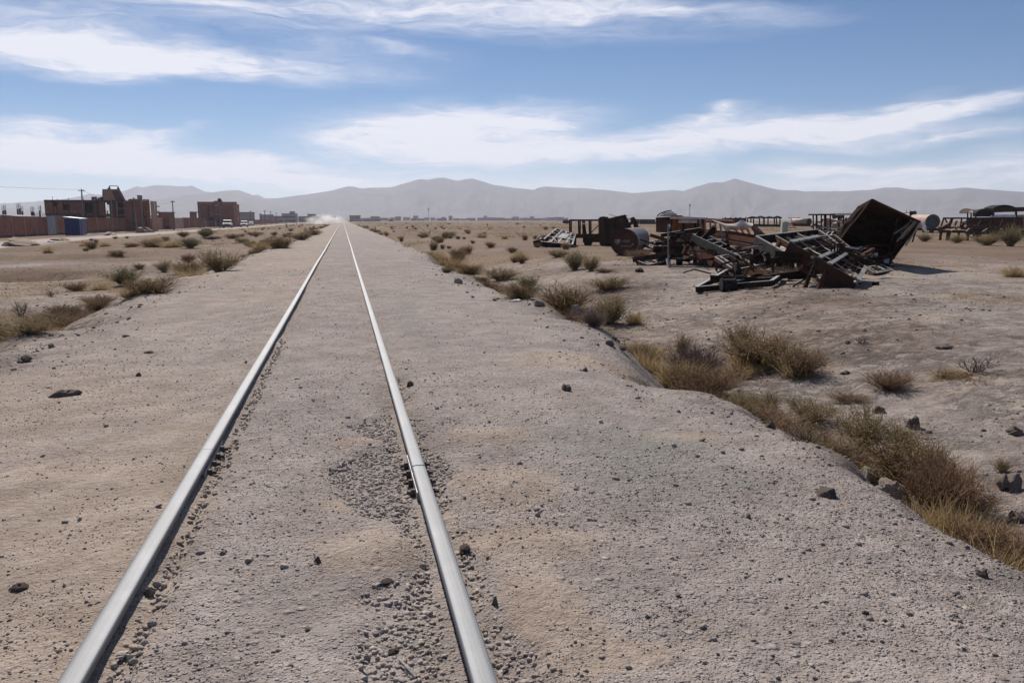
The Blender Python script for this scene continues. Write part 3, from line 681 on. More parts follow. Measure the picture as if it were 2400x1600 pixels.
# wood splinter beside the right rail
p0, p1 = on_ground(935, 1558), on_ground(1028, 1597); b = MB()
b.slab([p0 + (0, 0, .012), p0 + (.004, .006, .012), p1 + (-.06, .016, .020), p1 + (-.065, .0, .016)], (0, 0, 1), .006)
M['wood'] = pmat('grey_wood', [(.22, .20, .19), (.33, .31, .29)], 20, .9, streak=(.12, .11, .10, .7, (1, 14, 1)))
tag(b.build('wood_splinter', M['wood']), 'grey weathered wood splinter on the ballast beside the right rail', 'wood')

# ------------------------------------------------------------------ vegetation
def leaf_material(name, a, b_, trans=.25, rough=.8):
    m = bpy.data.materials.new(name); m.use_nodes = True; t = NT(m.node_tree); p = t.n['Principled BSDF']
    g = t.add('ShaderNodeNewGeometry'); oi = t.add('ShaderNodeObjectInfo')
    f = t.math('FRACT', t.math('ADD', g.outputs['Random Per Island'], t.math('MULTIPLY', oi.outputs['Random'], .37)))
    col = t.mix(f, a, b_)
    t.link(col, p.inputs['Base Color']); p.inputs['Roughness'].default_value = rough; p.inputs['Specular IOR Level'].default_value = .2
    tr = t.add('ShaderNodeBsdfTranslucent'); t.link(col, tr.inputs[0])
    mx = t.add('ShaderNodeMixShader'); mx.inputs[0].default_value = trans
    t.link(p.outputs[0], mx.inputs[1]); t.link(tr.outputs[0], mx.inputs[2]); t.link(mx.outputs[0], t.n['Material Output'].inputs[0])
    return m
M['stem_brown'] = leaf_material('brown_stems', (0.2, 0.125, 0.078), (0.33, 0.215, 0.135), .25)
M['stem_purple'] = leaf_material('purple_brown_stems', (0.158, 0.112, 0.093), (0.315, 0.232, 0.195), .25)
M['stem_tan'] = leaf_material('tan_stems', (0.225, 0.158, 0.087), (0.405, 0.300, 0.180), .25)
M['stem_grey'] = leaf_material('dead_stems', (0.090, 0.066, 0.052), (0.168, 0.126, 0.096), .25)
M['leaf_olive'] = leaf_material('olive_leaves', (0.19, 0.145, 0.068), (0.34, 0.265, 0.135), .45)
M['leaf_green'] = leaf_material('green_leaves', (0.075, 0.087, 0.033), (0.158, 0.162, 0.068), .45)
M['leaf_straw'] = leaf_material('straw_blades', (0.3, 0.205, 0.095), (0.46, 0.345, 0.18), .45)
M['leaf_brown'] = leaf_material('dry_brown_leaves', (0.200, 0.120, 0.067), (0.384, 0.248, 0.144), .45)

def strands(base, d0, length, K, bend, jit, g):
    """polylines: base (N,3), start directions (N,3), lengths (N)"""
    N = len(base); P = np.zeros((N, K, 3)); P[:, 0] = base; d = d0.copy()
    for i in range(1, K):
        d = d + g.normal(0, jit, (N, 3)) + bend; d /= np.linalg.norm(d, axis=1, keepdims=True)
        P[:, i] = P[:, i - 1] + d * (length / (K - 1))[:, None]
    return P
def tube_mesh(P, r0, r1):
    """three-sided tapering tubes along the polylines P (N,K,3)"""
    N, K, _ = P.shape; T = np.gradient(P, axis=1); T /= np.linalg.norm(T, axis=2, keepdims=True) + 1e-9
    ref = np.tile(np.array([.31, .87, .38]), (N, K, 1)); A = np.cross(T, ref); A /= np.linalg.norm(A, axis=2, keepdims=True) + 1e-9; B = np.cross(T, A)
    rr = (r0[:, None] + (r1 - r0)[:, None] * np.linspace(0, 1, K)[None])[..., None]
    ring = [P + rr * (A * math.cos(a) + B * math.sin(a)) for a in (0, 2.094, 4.189)]
    V = np.stack(ring, 2).reshape(-1, 3); i = np.arange(N * K).reshape(N, K) * 3; fs = []
    for k in range(3):
        k2 = (k + 1) % 3; fs.append(np.stack([i[:, :-1] + k, i[:, :-1] + k2, i[:, 1:] + k2, i[:, 1:] + k], -1).reshape(-1, 4))
    return V, np.concatenate(fs)
def blade_mesh(P, w0, g):
    """flat tapering blades along P"""
    N, K, _ = P.shape; a = g.uniform(0, 2 * math.pi, N); S = np.stack([np.cos(a), np.sin(a), 0 * a], 1)[:, None, :]
    w = (w0[:, None] * np.linspace(1, .12, K)[None])[..., None]
    V = np.stack([P - S * w, P + S * w], 2).reshape(-1, 3); i = np.arange(N * K).reshape(N, K) * 2
    q = np.stack([i[:, :-1], i[:, :-1] + 1, i[:, 1:] + 1, i[:, 1:]], -1).reshape(-1, 4); return V, q
def leaf_mesh(pts, size, g, slim=.45):
    N = len(pts); d = g.normal(size=(N, 3)); d[:, 2] += .4; d /= np.linalg.norm(d, axis=1, keepdims=True)
    s = np.cross(d, g.normal(size=(N, 3))); s /= np.linalg.norm(s, axis=1, keepdims=True) + 1e-9
    L = (size * g.uniform(.6, 1.3, N))[:, None]
    V = np.stack([pts, pts + d * L * .5 + s * L * slim * .5, pts + d * L, pts + d * L * .5 - s * L * slim * .5], 1).reshape(-1, 3)
    return V, np.arange(N * 4).reshape(N, 4)
def cone_dirs(n, spread, g, up=1.0):
    a = g.uniform(0, 2 * math.pi, n); r = spread * np.sqrt(g.uniform(0, 1, n))
    d = np.stack([np.cos(a) * r, np.sin(a) * r, np.full(n, up)], 1); return d / np.linalg.norm(d, axis=1, keepdims=True)
def shrub_proto(kind, seed):
    """unit shrub: about 1 high and 1.3 wide; returns list of (part name, mesh)"""
    g = np.random.default_rng(seed); parts = []
    def branchy(n, sub, per, spread, stemmat, L=(.55, 1.05), jit=.12, r=.0075, sublen=(.18, .42), K=5, base=.10):
        a = g.uniform(0, 2 * math.pi, n); rr = base * np.sqrt(g.uniform(0, 1, n))
        b = np.stack([np.cos(a) * rr, np.sin(a) * rr, np.full(n, -.03)], 1)
        d = cone_dirs(n, spread, g); side = np.hypot(d[:, 0], d[:, 1])
        P = strands(b, d, g.uniform(*L, n) * (1 - .25 * side), K, np.array([0, 0, .06]), jit, g)
        m = n * sub; k = g.integers(0, n, m); t = g.uniform(.25, .98, m) * (K - 1); i = np.floor(t).astype(int).clip(0, K - 2); f = (t - i)[:, None]
        q = P[k, i] * (1 - f) + P[k, i + 1] * f; dd = P[k, i + 1] - P[k, i]; dd /= np.linalg.norm(dd, axis=1, keepdims=True)
        dd = dd + g.normal(0, .55, (m, 3)) + np.array([0, 0, .12]); dd /= np.linalg.norm(dd, axis=1, keepdims=True)
        S = strands(q, dd, g.uniform(*sublen, m), 4, np.array([0, 0, .10]), jit * 1.3, g)
        V1, F1 = tube_mesh(P, np.full(n, r), np.full(n, r * .45)); V2, F2 = tube_mesh(S, np.full(m, r * .55), np.full(m, r * .25))
        parts.append(('stems', np_mesh('stems', np.concatenate([V1, V2]), np.concatenate([F1, F2 + len(V1)]), M[stemmat])))
        if per:
            T = S[:, 1:].reshape(-1, 3); o = g.integers(0, len(T), int(len(S) * per)); return T[o] + g.normal(0, .012, (len(o), 3)), S
        return None, S
    if kind == 'twig':
        p, S = branchy(90, 11, 1.2, 1.05, 'stem_brown'); V, Fq = leaf_mesh(p, .022, g, .6); parts.append(('dry_leaves', np_mesh('dry_leaves', V, Fq, M['leaf_brown'])))
    elif kind == 'purple':
        p, S = branchy(110, 11, 1.0, .85, 'stem_purple'); V, Fq = leaf_mesh(p, .018, g, .6); parts.append(('dry_leaves', np_mesh('dry_leaves', V, Fq, M['stem_purple'])))
    elif kind == 'olive':
        p, S = branchy(80, 9, 6.0, .85, 'stem_tan'); V, Fq = leaf_mesh(p, .034, g, .5); parts.append(('foliage', np_mesh('foliage', V, Fq, M['leaf_olive'])))
    elif kind == 'leafy':
        p, S = branchy(64, 8, 5.0, .75, 'stem_tan', (.6, 1.15)); V, Fq = leaf_mesh(p, .030, g, .7); parts.append(('foliage', np_mesh('foliage', V, Fq, M['leaf_olive'])))
    elif kind == 'green':
        p, S = branchy(80, 9, 7.0, .85, 'stem_tan'); V, Fq = leaf_mesh(p, .045, g, .3); parts.append(('foliage', np_mesh('foliage', V, Fq, M['leaf_green'])))
    elif kind == 'mixed':
        p, S = branchy(90, 10, 3.5, .95, 'stem_brown'); V, Fq = leaf_mesh(p, .036, g, .45); parts.append(('foliage', np_mesh('foliage', V, Fq, M['leaf_olive'])))
        n = 260; a = g.uniform(0, 2 * math.pi, n); r = .3 * np.sqrt(g.uniform(0, 1, n)); P = strands(np.stack([np.cos(a) * r, np.sin(a) * r, 0 * a - .03], 1), cone_dirs(n, .9, g), g.uniform(.3, .8, n), 5, np.array([0, 0, -.08]), .06, g)
        V, Fq = blade_mesh(P, np.full(n, .009), g); parts.append(('straw_blades', np_mesh('straw_blades', V, Fq, M['leaf_straw'])))
    elif kind == 'straw':
        n = 620; a = g.uniform(0, 2 * math.pi, n); r = .34 * np.sqrt(g.uniform(0, 1, n))
        P = strands(np.stack([np.cos(a) * r, np.sin(a) * r, 0 * a - .03], 1), cone_dirs(n, .95, g), g.uniform(.45, 1.1, n), 6, np.array([0, 0, -.10]), .07, g)
        V, Fq = blade_mesh(P, np.full(n, .010), g); parts.append(('blades', np_mesh('blades', V, Fq, M['leaf_straw'])))
        p, S = branchy(30, 8, 2.0, .9, 'stem_tan', (.4, .9)); V, Fq = leaf_mesh(p, .03, g, .5); parts.append(('seed_heads', np_mesh('seed_heads', V, Fq, M['leaf_brown'])))
    elif kind == 'dead':
        p, S = branchy(16, 7, 0, 1.0, 'stem_grey', (.6, 1.15), .26, .014, (.2, .5), 6, .06)
    return parts
PROTO = {}
def proto(kind, k):
    if (kind, k) not in PROTO: PROTO[(kind, k)] = shrub_proto(kind, 500 + 31 * k + sum(map(ord, kind)))
    return PROTO[(kind, k)]
NAMES = dict(twig='dry_shrub', purple='dry_shrub', olive='olive_shrub', leafy='olive_shrub', green='green_shrub', mixed='mixed_shrub', straw='straw_tussock', dead='dead_twigs')
CATS = dict(twig='shrub', purple='shrub', olive='shrub', leafy='shrub', green='shrub', mixed='shrub', straw='grass', dead='plant')
shrub_n = [0]
def plant(p, w, h, kind, label, group=None):
    """w, h in metres, p base point"""
    shrub_n[0] += 1; k = shrub_n[0] % 3
    r = thing(NAMES[kind], label, CATS[kind], (p[0], p[1], p[2] - .02), rnd.uniform(0, 6.28), group, (w / 1.25, w / 1.25, h / .95))
    for nm, me in proto(kind, k):
        o = obj(nm, me, r)
        if nm != 'stems': o['kind'] = 'stuff'
    return r
def shrub(u, v, w, h, kind, label, group=None):
    p = on_ground(u, v); d = (p - EYE).dot(hF); wm, hm = 1.3 * w * d / F, .88 * h * d / F
    q = p + hF * wm * .35; q[2] = zt(q[0], q[1]); q[2] = max(q[2], p[2] - .25) if q[2] < p[2] - .25 else q[2]
    return plant(q, wm, hm + (p[2] - q[2]) * .9 + .01, kind, label, group)
SHRUBS = [
    (1640, 893, 132, 92, 'purple', 'purple-brown twiggy bush growing at the right crest of the embankment'), (1603, 838, 46, 62, 'leafy', 'sparse green sprig rising behind the purple-brown twiggy bush'),
    (1800, 868, 190, 104, 'mixed', 'wide straw and olive mound right of the purple-brown bush'), (1745, 838, 80, 86, 'leafy', 'tall sparse green shoots standing up behind the straw and olive mound'),
    (1893, 890, 125, 88, 'mixed', 'round olive-brown twiggy bush at the right end of the large clump'), (1752, 884, 84, 40, 'straw', 'low straw tussock in front of the wide straw and olive mound'),
    (2108, 922, 118, 62, 'twig', 'round dark brown twig cushion alone on the right plain'), (2308, 880, 84, 52, 'dead', 'bare spreading twig bush on a yellow grass cushion near the right edge'),
    (2216, 889, 40, 36, 'dead', 'small bare twigs left of the spreading twig bush'), (2310, 888, 120, 14, 'straw', 'flat yellow grass cushion under the bare spreading twig bush'), (2240, 892, 70, 15, 'straw', 'flat yellow grass cushion left of the one under the bare bush'),
    (2028, 807, 40, 24, 'dead', 'tiny bare twig tuft on the right plain'), (1800, 985, 120, 64, 'olive', 'low olive shrub at the crest below the twiggy clump'), (1920, 1004, 118, 72, 'olive', 'low olive shrub between its smaller neighbour and the tall leafy shrub'),
    (2008, 950, 96, 26, 'twig', 'flat reddish dry growth behind the low olive shrubs'), (1913, 1042, 96, 40, 'dead', 'curled grey dead twigs on the crest in front of the low olive shrub'),
    (2050, 1072, 160, 118, 'leafy', 'tall leafy olive shrub behind the large pale rock'), (2130, 1085, 120, 96, 'leafy', 'leafy olive shrub right of the tall one'), (2190, 1125, 130, 84, 'leafy', 'sparse leafy stems leaning to the right above the brown twigs'),
    (2215, 1180, 150, 112, 'twig', 'rust-brown twiggy bush behind the second pale rock'), (2290, 1225, 150, 110, 'twig', 'rust-brown twiggy bush at the far right end of the row'), (2362, 1112, 46, 40, 'leafy', 'small weed at the right edge above the dark earth heap'),
    (2350, 1262, 90, 40, 'straw', 'yellow straw tussock at the right edge below the rust-brown twigs'),
    (1322, 738, 128, 78, 'mixed', 'large straw-coloured bush on the right shoulder'), (1436, 764, 98, 78, 'olive', 'upright olive-green bush right of the large straw-coloured bush'), (1398, 770, 66, 54, 'purple', 'brown twiggy bush in front of the olive-green bush'),
    (1490, 762, 38, 46, 'straw', 'bright yellow grass clump right of the olive-green bush'), (1217, 702, 96, 46, 'mixed', 'rusty straw bush on the right shoulder beyond the white crumbs'), (1240, 682, 54, 38, 'green', 'dark green shrub behind the rusty straw bush'),
    (1172, 660, 78, 36, 'olive', 'olive shrub on the right shoulder in the row along the track'), (1100, 645, 66, 30, 'mixed', 'low straw shrub left of the olive shrub in the shoulder row'), (1058, 630, 62, 34, 'straw', 'straw patch at the near foot of the far crest'),
    (1046, 640, 30, 16, 'green', 'tiny green plant beside the white scrap'), (1025, 612, 46, 30, 'straw', 'straw clump below the far crest of the embankment'), (1430, 686, 94, 40, 'olive', 'dark spreading olive bush on the bank behind the shoulder'),
    (1350, 634, 52, 50, 'green', 'dense green bush standing alone left of the wreck pile'), (1388, 636, 46, 40, 'olive', 'olive bush touching the dense green bush'), (1420, 640, 50, 14, 'twig', 'flat dry growth at the foot of the olive bush'),
    (1308, 604, 48, 22, 'olive', 'low olive bush in front of the leftmost wreck'), (1200, 593, 28, 16, 'green', 'small dark bush on the plain left of the wrecks'), (1052, 558, 36, 18, 'green', 'dark green round bush just beyond the crest'),
    (1023, 568, 26, 18, 'green', 'dark bush on the far crest of the embankment'), (990, 558, 36, 14, 'olive', 'olive bush on the plain behind the far crest'), (1149, 581, 26, 17, 'olive', 'olive tuft on the right plain'), (1072, 604, 44, 24, 'mixed', 'straw shrub on the slope of the far crest'),
    (275, 674, 78, 52, 'green', 'dark green bush on the left plain'), (330, 692, 120, 44, 'mixed', 'yellow-green band of growth in front of the dark green bush'), (300, 700, 70, 30, 'straw', 'straw growth at the near end of the yellow-green band'),
    (425, 646, 84, 40, 'mixed', 'straw bush left of the large olive bush on the left crest'), (500, 640, 92, 60, 'olive', 'large olive bush on the left crest of the embankment'), (377, 639, 38, 30, 'green', 'dark small bush between the dark green and the straw bush'),
    (436, 616, 34, 26, 'twig', 'brown bush behind the straw bush on the left crest'), (164, 684, 56, 25, 'twig', 'round brown tuft on the left plain'), (226, 681, 40, 21, 'straw', 'round straw tuft left of the dark green bush'),
    (114, 697, 32, 25, 'dead', 'bare twig tuft on the left plain'), (37, 742, 44, 44, 'dead', 'bare dead shrub near the left edge of the picture'), (40, 790, 110, 46, 'olive', 'yellow-green bush at the left edge of the picture'),
    (-10, 795, 70, 40, 'green', 'green growth cut by the left edge of the picture'), (120, 762, 104, 42, 'twig', 'brown dry bush right of the yellow-green bush at the left edge'), (160, 750, 60, 34, 'purple', 'brown twigs at the right end of the left edge row'),
    (265, 600, 40, 16, 'mixed', 'straw tuft on the lip of the far gully'), (345, 580, 56, 22, 'mixed', 'straw bush left of the dark green bush near the road'), (395, 581, 50, 24, 'straw', 'straw clump touching the dark green bush near the road'),
    (436, 583, 52, 30, 'green', 'dark green bush on the left plain near the road'), (473, 556, 42, 22, 'green', 'dark bush beside the dirt road'), (425, 556, 26, 18, 'twig', 'brown bush left of the dark bush beside the road'),
    (490, 562, 44, 12, 'twig', 'flat dark brush below the dark bush beside the road'), (648, 583, 66, 34, 'mixed', 'bushy straw shrub left of the track'), (610, 586, 50, 26, 'straw', 'orange straw clump left of the bushy straw shrub'), (700, 563, 60, 20, 'olive', 'olive bush close to the left of the track'),
    (730, 552, 40, 16, 'mixed', 'straw shrub beside the track far off'), (320, 632, 26, 18, 'twig', 'small brown tuft above the dark small bush'), (204, 578, 30, 12, 'mixed', 'small tuft beside the dirt road at the left'), (240, 578, 26, 12, 'straw', 'small straw tuft right of the one by the road'),
    (300, 580, 40, 13, 'mixed', 'low straw tuft in the roadside row'), (560, 570, 40, 14, 'olive', 'olive tuft between road and track'), (540, 560, 40, 14, 'mixed', 'straw tuft between road and track'), (590, 553, 44, 13, 'twig', 'brown tuft between road and track'),
    (2385, 578, 60, 56, 'green', 'large dark bush at the right edge beside the long wreck'), (2330, 576, 60, 34, 'olive', 'olive bush in front of the long wreck at the right'), (2252, 570, 40, 22, 'olive', 'round bush in front of the left end of the long wreck'), (2175, 567, 34, 22, 'olive', 'round bush below the dark tank end'),
    (2392, 650, 52, 34, 'straw', 'orange straw bush at the right edge of the plain'), (1505, 606, 60, 26, 'twig', 'dry brush at the foot of the big drum'), (1780, 660, 60, 40, 'twig', 'dry brown brush growing through the low front frame'), (1845, 650, 50, 30, 'twig', 'dry brown brush at the right end of the low front frame'),
    (1720, 628, 40, 44, 'straw', 'dry tall grass growing through the left of the front frame'), (1950, 668, 70, 26, 'twig', 'dry brush in the shadow under the tilted frame'), (2092, 606, 30, 20, 'olive', 'small yellow-green plant at the foot of the upturned car body')]
for s in SHRUBS: shrub(*s)
# smaller growth further out, where nothing tells one from the next
KW = dict(mixed='straw and olive', twig='brown twiggy', olive='olive green', straw='straw-coloured')
def far_growth():
    g = random.Random(5); n = 0
    zones = [('left', 560, 790, 522, 560, 60, 'tuft between dirt road and track'), ('right', 815, 1300, 523, 560, 60, 'tuft on the flat right of the track'),
             ('right2', 1010, 1330, 560, 620, 22, 'tuft on the plain left of the wrecks'), ('bank', 0, 480, 556, 600, 16, 'tuft near the gullies on the left')]
    for nm, u0, u1, v0, v1, cnt, lab in zones:
        for i in range(cnt):
            v = v0 + (v1 - v0) * g.random() ** 1.5; u = g.uniform(u0, u1)
            p = on_ground(u, v); d = (p - EYE).dot(hF)
            if -4.0 < p[0] < 3.8 or (p[0] < -24 and p[1] > 45 and road_dist(p[0], p[1]) < 4): continue
            h = g.uniform(.22, .60) * (1.0 if d > 30 else .7); w = h * g.uniform(1.2, 2.3)
            k = g.choice(['mixed', 'twig', 'olive', 'straw', 'mixed', 'twig']); far = 'far out ' if d > 90 else ''
            lb = f'{far}{KW[k]} {lab}'; plant((p[0], p[1], zt(p[0], p[1])), w, h, k, lb, lb)
    # a loose strip of dry growth along the foot of the embankment
    for side, cnt, y0, y1 in ((1, 46, 3.2, 46), (-1, 26, 9, 46)):
        for i in range(cnt):
            y = y0 * (y1 / y0) ** ((i + g.random()) / cnt); e = float(np.interp(y, ERY, ERX) if side > 0 else np.interp(y, ELY, ELX)); x = e + side * g.uniform(.45, 1.25)
            k = g.choice(['straw', 'twig', 'mixed', 'mixed', 'straw', 'twig', 'olive']); sd = 'right' if side > 0 else 'left'; wd = g.uniform(.45, 1.0)
            lb = f'{KW[k]} growth in the strip along the {sd} foot of the embankment' + (', near part' if y < 14 else ', far part'); plant((x, y, zt(x, y)), wd, g.uniform(.22, .42), k, lb, lb)
    # both verges of the track far off
    for side in (-1, 1):
        for i in range(26):
            y = g.uniform(48, 260); x = side * g.uniform(3.6, 6.5) + (-.2)
            k = g.choice(['mixed', 'twig', 'straw', 'olive']); sd = 'left' if side < 0 else 'right'; lb = f'{KW[k]} tuft on the {sd} verge of the {"distant" if y > 140 else "receding"} track'
            plant((x, y, zt(x, y)), g.uniform(.6, 1.5), g.uniform(.3, .6), k, lb, lb)
far_growth()
def dry_grass():
    g = np.random.default_rng(21); n = 46000
    v = g.uniform(0, 1, n); r = 7 * np.exp(v * math.log(260 / 7)); a = YAW + g.uniform(-.68, .68, n); x, y = r * np.sin(a), r * np.cos(a)
    cover = fbm(x * .16, y * .16, 4, 23) + .5 * fbm(x * .6, y * .6, 3, 91)
    er = np.interp(y, ERY, ERX); el = np.interp(y, ELY, ELX); ok = (x > er + .2) | (x < el - .3)
    lim = np.where((x > 7) & (r < 60), .30, .05); lim = np.where((r < 26) & (x > 4.5), .34, lim)
    ok &= (cover > lim - g.uniform(0, .10, n)) & ((road_dist(x, y) > 4) | (y < 44) | (x > -15))
    x, y, r = x[ok], y[ok], r[ok]; n = len(x); per = 5
    X = np.repeat(x, per) + g.normal(0, .06, n * per); Y = np.repeat(y, per) + g.normal(0, .06, n * per); Rr = np.repeat(r, per)
    b = np.stack([X, Y, np.repeat(ground_z(x, y), per) - .015], 1); N = len(b)
    P = strands(b, cone_dirs(N, 1.0, g), g.uniform(.03, .10, N) * (1 + .004 * Rr), 3, np.array([0, 0, -.1]), .1, g)
    V, q = blade_mesh(P, .0035 * (1 + Rr / 16), g)
    o = obj('dry_grass', np_mesh('dry_grass', V, q, M['leaf_straw'])); tag(o, 'short dry straw grass scattered over the plains', 'grass', kind='stuff'); print('grass blades', N)
dry_grass()

def low_scrub():                            # low dry scrub that covers the flats further out, too small to count
    g = np.random.default_rng(33); n = 24000; r = 62 * np.exp(g.uniform(0, 1, n) * math.log(520 / 62)); a = YAW + g.uniform(-.68, .68, n); x, y = r * np.sin(a), r * np.cos(a)
    cover = fbm(x * .05, y * .02, 4, 97) + .6 * fbm(x * .25, y * .12, 3, 98)
    ok = ((x > 4.2) | (x < -4.6)) & (cover > g.uniform(-.12, .30, n)) & ((road_dist(x, y) > 4.5) | (y < 44)) & ~((x > 7) & (r < 70) & (x < 40)) & (x > -36)
    x, y, r = x[ok], y[ok], r[ok]; m = len(x); per = 12; k = np.repeat(np.arange(m), per); h = g.uniform(.07, .18, m) * (1 + r / 400)
    c = np.stack([x, y, ground_z(x, y)], 1)[k] + np.stack([g.normal(0, .22, m * per), g.normal(0, .22, m * per), g.uniform(-.02, .5, m * per) * h[k]], 1)
    Vv, q = leaf_mesh(c, h[k] * 1.0, g, .3)
    half = m * per // 2
    for nm, sl, mt, lab in (('low_scrub', slice(0, half), 'leaf_brown', 'low brown scrub covering the far flats'), ('low_olive_scrub', slice(half, None), 'leaf_olive', 'low olive scrub covering the far flats')):
        qq = np.arange(len(Vv[::4][sl]) * 4).reshape(-1, 4); vv = Vv.reshape(-1, 4, 3)[sl].reshape(-1, 3); tag(obj(nm, np_mesh(nm, vv, qq, M[mt])), lab, 'scrub', kind='stuff')
low_scrub()

# ------------------------------------------------------------------ the wrecked wagons
RUST = dict(rough=.9, spec=.06, bump=.006)
M['rust_dark'] = pmat('dark_rusted_steel', [(.020, .014, .012), (.038, .024, .018), (.075, .038, .024)], 2.2, mott=(.11, .06, .04, .35), **RUST)
M['rust_brown'] = pmat('brown_rusted_sheet', [(.050, .025, .018), (.085, .040, .026), (.032, .023, .020)], 1.3, mott=(.15, .07, .04, .4), streak=(.035, .024, .02, .6, (3, 3, .3)), **RUST)
M['rust_maroon'] = pmat('maroon_rusted_sheet', [(.075, .030, .022), (.115, .048, .033), (.045, .028, .025)], 1.1, mott=(.12, .06, .038, .35), streak=(.04, .028, .024, .5, (3, 3, .3)), **RUST)
M['rust_orange'] = pmat('orange_rusted_sheet', [(.50, .185, .075), (.60, .25, .11), (.34, .125, .06)], 1.6, .8, bump=.006, streak=(.14, .055, .03, .6, (4, 4, .4)))
M['steel_grey'] = pmat('pale_glint_steel', [(.20, .185, .175), (.33, .31, .295), (.13, .10, .085)], 3.0, .55, bump=.003)  # pale steel; as top strips it stands in for sun on upward faces
M['cream'] = pmat('pale_peeling_paint', [(.62, .52, .45), (.70, .62, .55), (.36, .20, .14)], 2.0, .75, bump=.003)
M['pinkpaint'] = pmat('faded_pink_paint', [(.36, .23, .19), (.44, .35, .31), (.22, .10, .075)], 1.4, .7, streak=(.33, .13, .07, .55, (2, 2, .5)))
M['blackiron'] = pmat('black_iron', [(.018, .017, .017), (.034, .030, .028)], 3, .85, spec=.1)  # also blackens some frame sills to stand for their shaded sides
M['tankend'] = pmat('blue_black_tank_end', [(.030, .036, .045), (.055, .060, .068), (.05, .035, .03)], 2, .55)
M['drum'] = pmat('drum_steel', [(.085, .066, .060), (.13, .104, .095), (.065, .042, .034)], 1.7, .55, mott=(.24, .15, .11, .35))
M['canvas'] = pmat('bleached_canvas', [(.55, .44, .37), (.66, .55, .47)], 2.5, .95, bump=.012, bscale=9)
M['whitepaint'] = pmat('white_paint', [(.62, .60, .58), (.74, .72, .70)], 3, .7)
M['greenpaint'] = pmat('pale_green_paint', [(.33, .36, .28), (.44, .46, .37)], 3, .75)
M['planks'] = pmat('bleached_boards', [(.34, .28, .24), (.46, .39, .34)], 2, .9, streak=(.22, .17, .14, .6, (1, 12, 1)))
V = lambda p: Vector(tuple(float(c) for c in p))
def lerp(a, b, t): return a + (b - a) * t

class Sheet:
    """a flat four-cornered frame A-B-C-D in space; pt(s,t): s along A->B, t along A->D"""
    def __init__(s, A, B, C, D):
        s.A, s.B, s.C, s.D = map(V, (A, B, C, D)); s.n = (s.B - s.A).cross(s.D - s.A).normalized()
        if s.n.z < 0: s.n = -s.n
    def pt(s, a, b, off=0.0): return lerp(lerp(s.A, s.B, a), lerp(s.D, s.C, a), b) + s.n * off
def wreck(name, label, cat, p, group=None): return thing(name, label, cat, (p[0], p[1], p[2]), 0, group)
def bar(root, name, mat, p, q, w, h, up=(0, 0, 1), shift=0.0, parent=None, chan=None):
    b = MB(); b.chan(p, q, w, h, up, .022, chan, shift) if chan else b.beam(p, q, w, h, up, shift)
    return b.build(name, M[mat] if isinstance(mat, str) else mat, parent or root, root)
def base_of(pts):
    c = sum((V(p) for p in pts), Vector()) / len(pts); return Vector((c.x, c.y, zt(c.x, c.y)))

def tilted_frame():                        # large bright-edged underframe leaning in the foreground
    S = Sheet(W(1853, 567, 19.5), W(1919, 554, 22), W(2029, 625, 20.5), W(2011, 657, 18))
    r = wreck('wagon_underframe', 'tilted underframe with pale edges and two legs, in front of the upturned car body', 'wagon frame', base_of([S.A, S.B, S.C, S.D]))
    up = S.n
    for a, b, nm in (((0, 0), (0, 1), 'side_sill'), ((1, 0), (1, 1), 'side_sill')): bar(r, nm, 'rust_brown', S.pt(*a), S.pt(*b), .07, .26, up, -.13)
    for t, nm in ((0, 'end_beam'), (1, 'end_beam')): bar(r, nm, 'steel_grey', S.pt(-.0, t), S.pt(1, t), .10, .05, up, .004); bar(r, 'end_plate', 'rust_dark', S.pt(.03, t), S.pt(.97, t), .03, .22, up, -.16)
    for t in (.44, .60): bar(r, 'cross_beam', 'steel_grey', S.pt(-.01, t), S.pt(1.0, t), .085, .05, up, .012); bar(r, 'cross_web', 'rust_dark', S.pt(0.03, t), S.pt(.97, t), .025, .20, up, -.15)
    for k, s_ in enumerate((.20, .36, .52, .68, .84)):
        pts = [S.pt(s_ + .03 * math.sin(t * 9 + k * 2), t, .03 - .06 * math.sin(t * 6 + k) ** 2) for t in np.linspace(.02, .98, 12)]
        MB().tube(pts, .016 if k in (0, 4) else .010, 6).build('rod', M['steel_grey' if k in (0, 3) else 'rust_dark'], r, r)
    for t in (.10, .22, .32, .52, .72, .80, .90): bar(r, 'slat', 'rust_dark', S.pt(.06, t, -.05), S.pt(.94, t, -.05), .025, .03, up)
    bar(r, 'skirt_plate', 'rust_brown', S.pt(0, .60), S.pt(0, 1.0), .02, .44, up, -.36)
    for (t, u, v, d) in ((.40, 1886, 667, 18.6), (.60, 1917, 673, 18.2)):
        f = W(u, v, d); f[2] = zt(f[0], f[1]) - .03; bar(r, 'leg', 'rust_brown', S.pt(.02, t, -.12), f, .10, .05, (0, 1, 0))
    for (s_, t) in ((-.02, .36), (-.02, .985), (1.0, .5)): MB().tube([S.pt(s_, t, -.05) - hF_v * .06, S.pt(s_, t, -.05) + hF_v * .05], .035, 10).build('buffer_socket', M['steel_grey'], r, r)
    cL = [S.pt(.95, .15, -.4), S.pt(.75, .5, -.35)]
    for i in range(5):
        p = S.pt(.55 + .1 * i, .45 + .02 * i, .02); bar(r, 'bracket', 'rust_dark', p, p + V((.05 * math.sin(i), .05, .22)), .04, .03)
    clutter(r, (1880, 2010), (600, 660), (18.5, 20.5), 12, 1, .3, .6); clutter(r, (1940, 2030), (590, 640), (20.5, 23), 10, 21, .3, .6)
    g = S.pt(.9, .1, -.3); g2 = Vector((g.x, g.y, zt(g.x, g.y) - .02)); bar(r, 'leg', 'rust_dark', S.pt(.9, .1, -.1), g2, .12, .08, (1, 0, 0))
hF_v = V(hF); cR_v = V(cR)
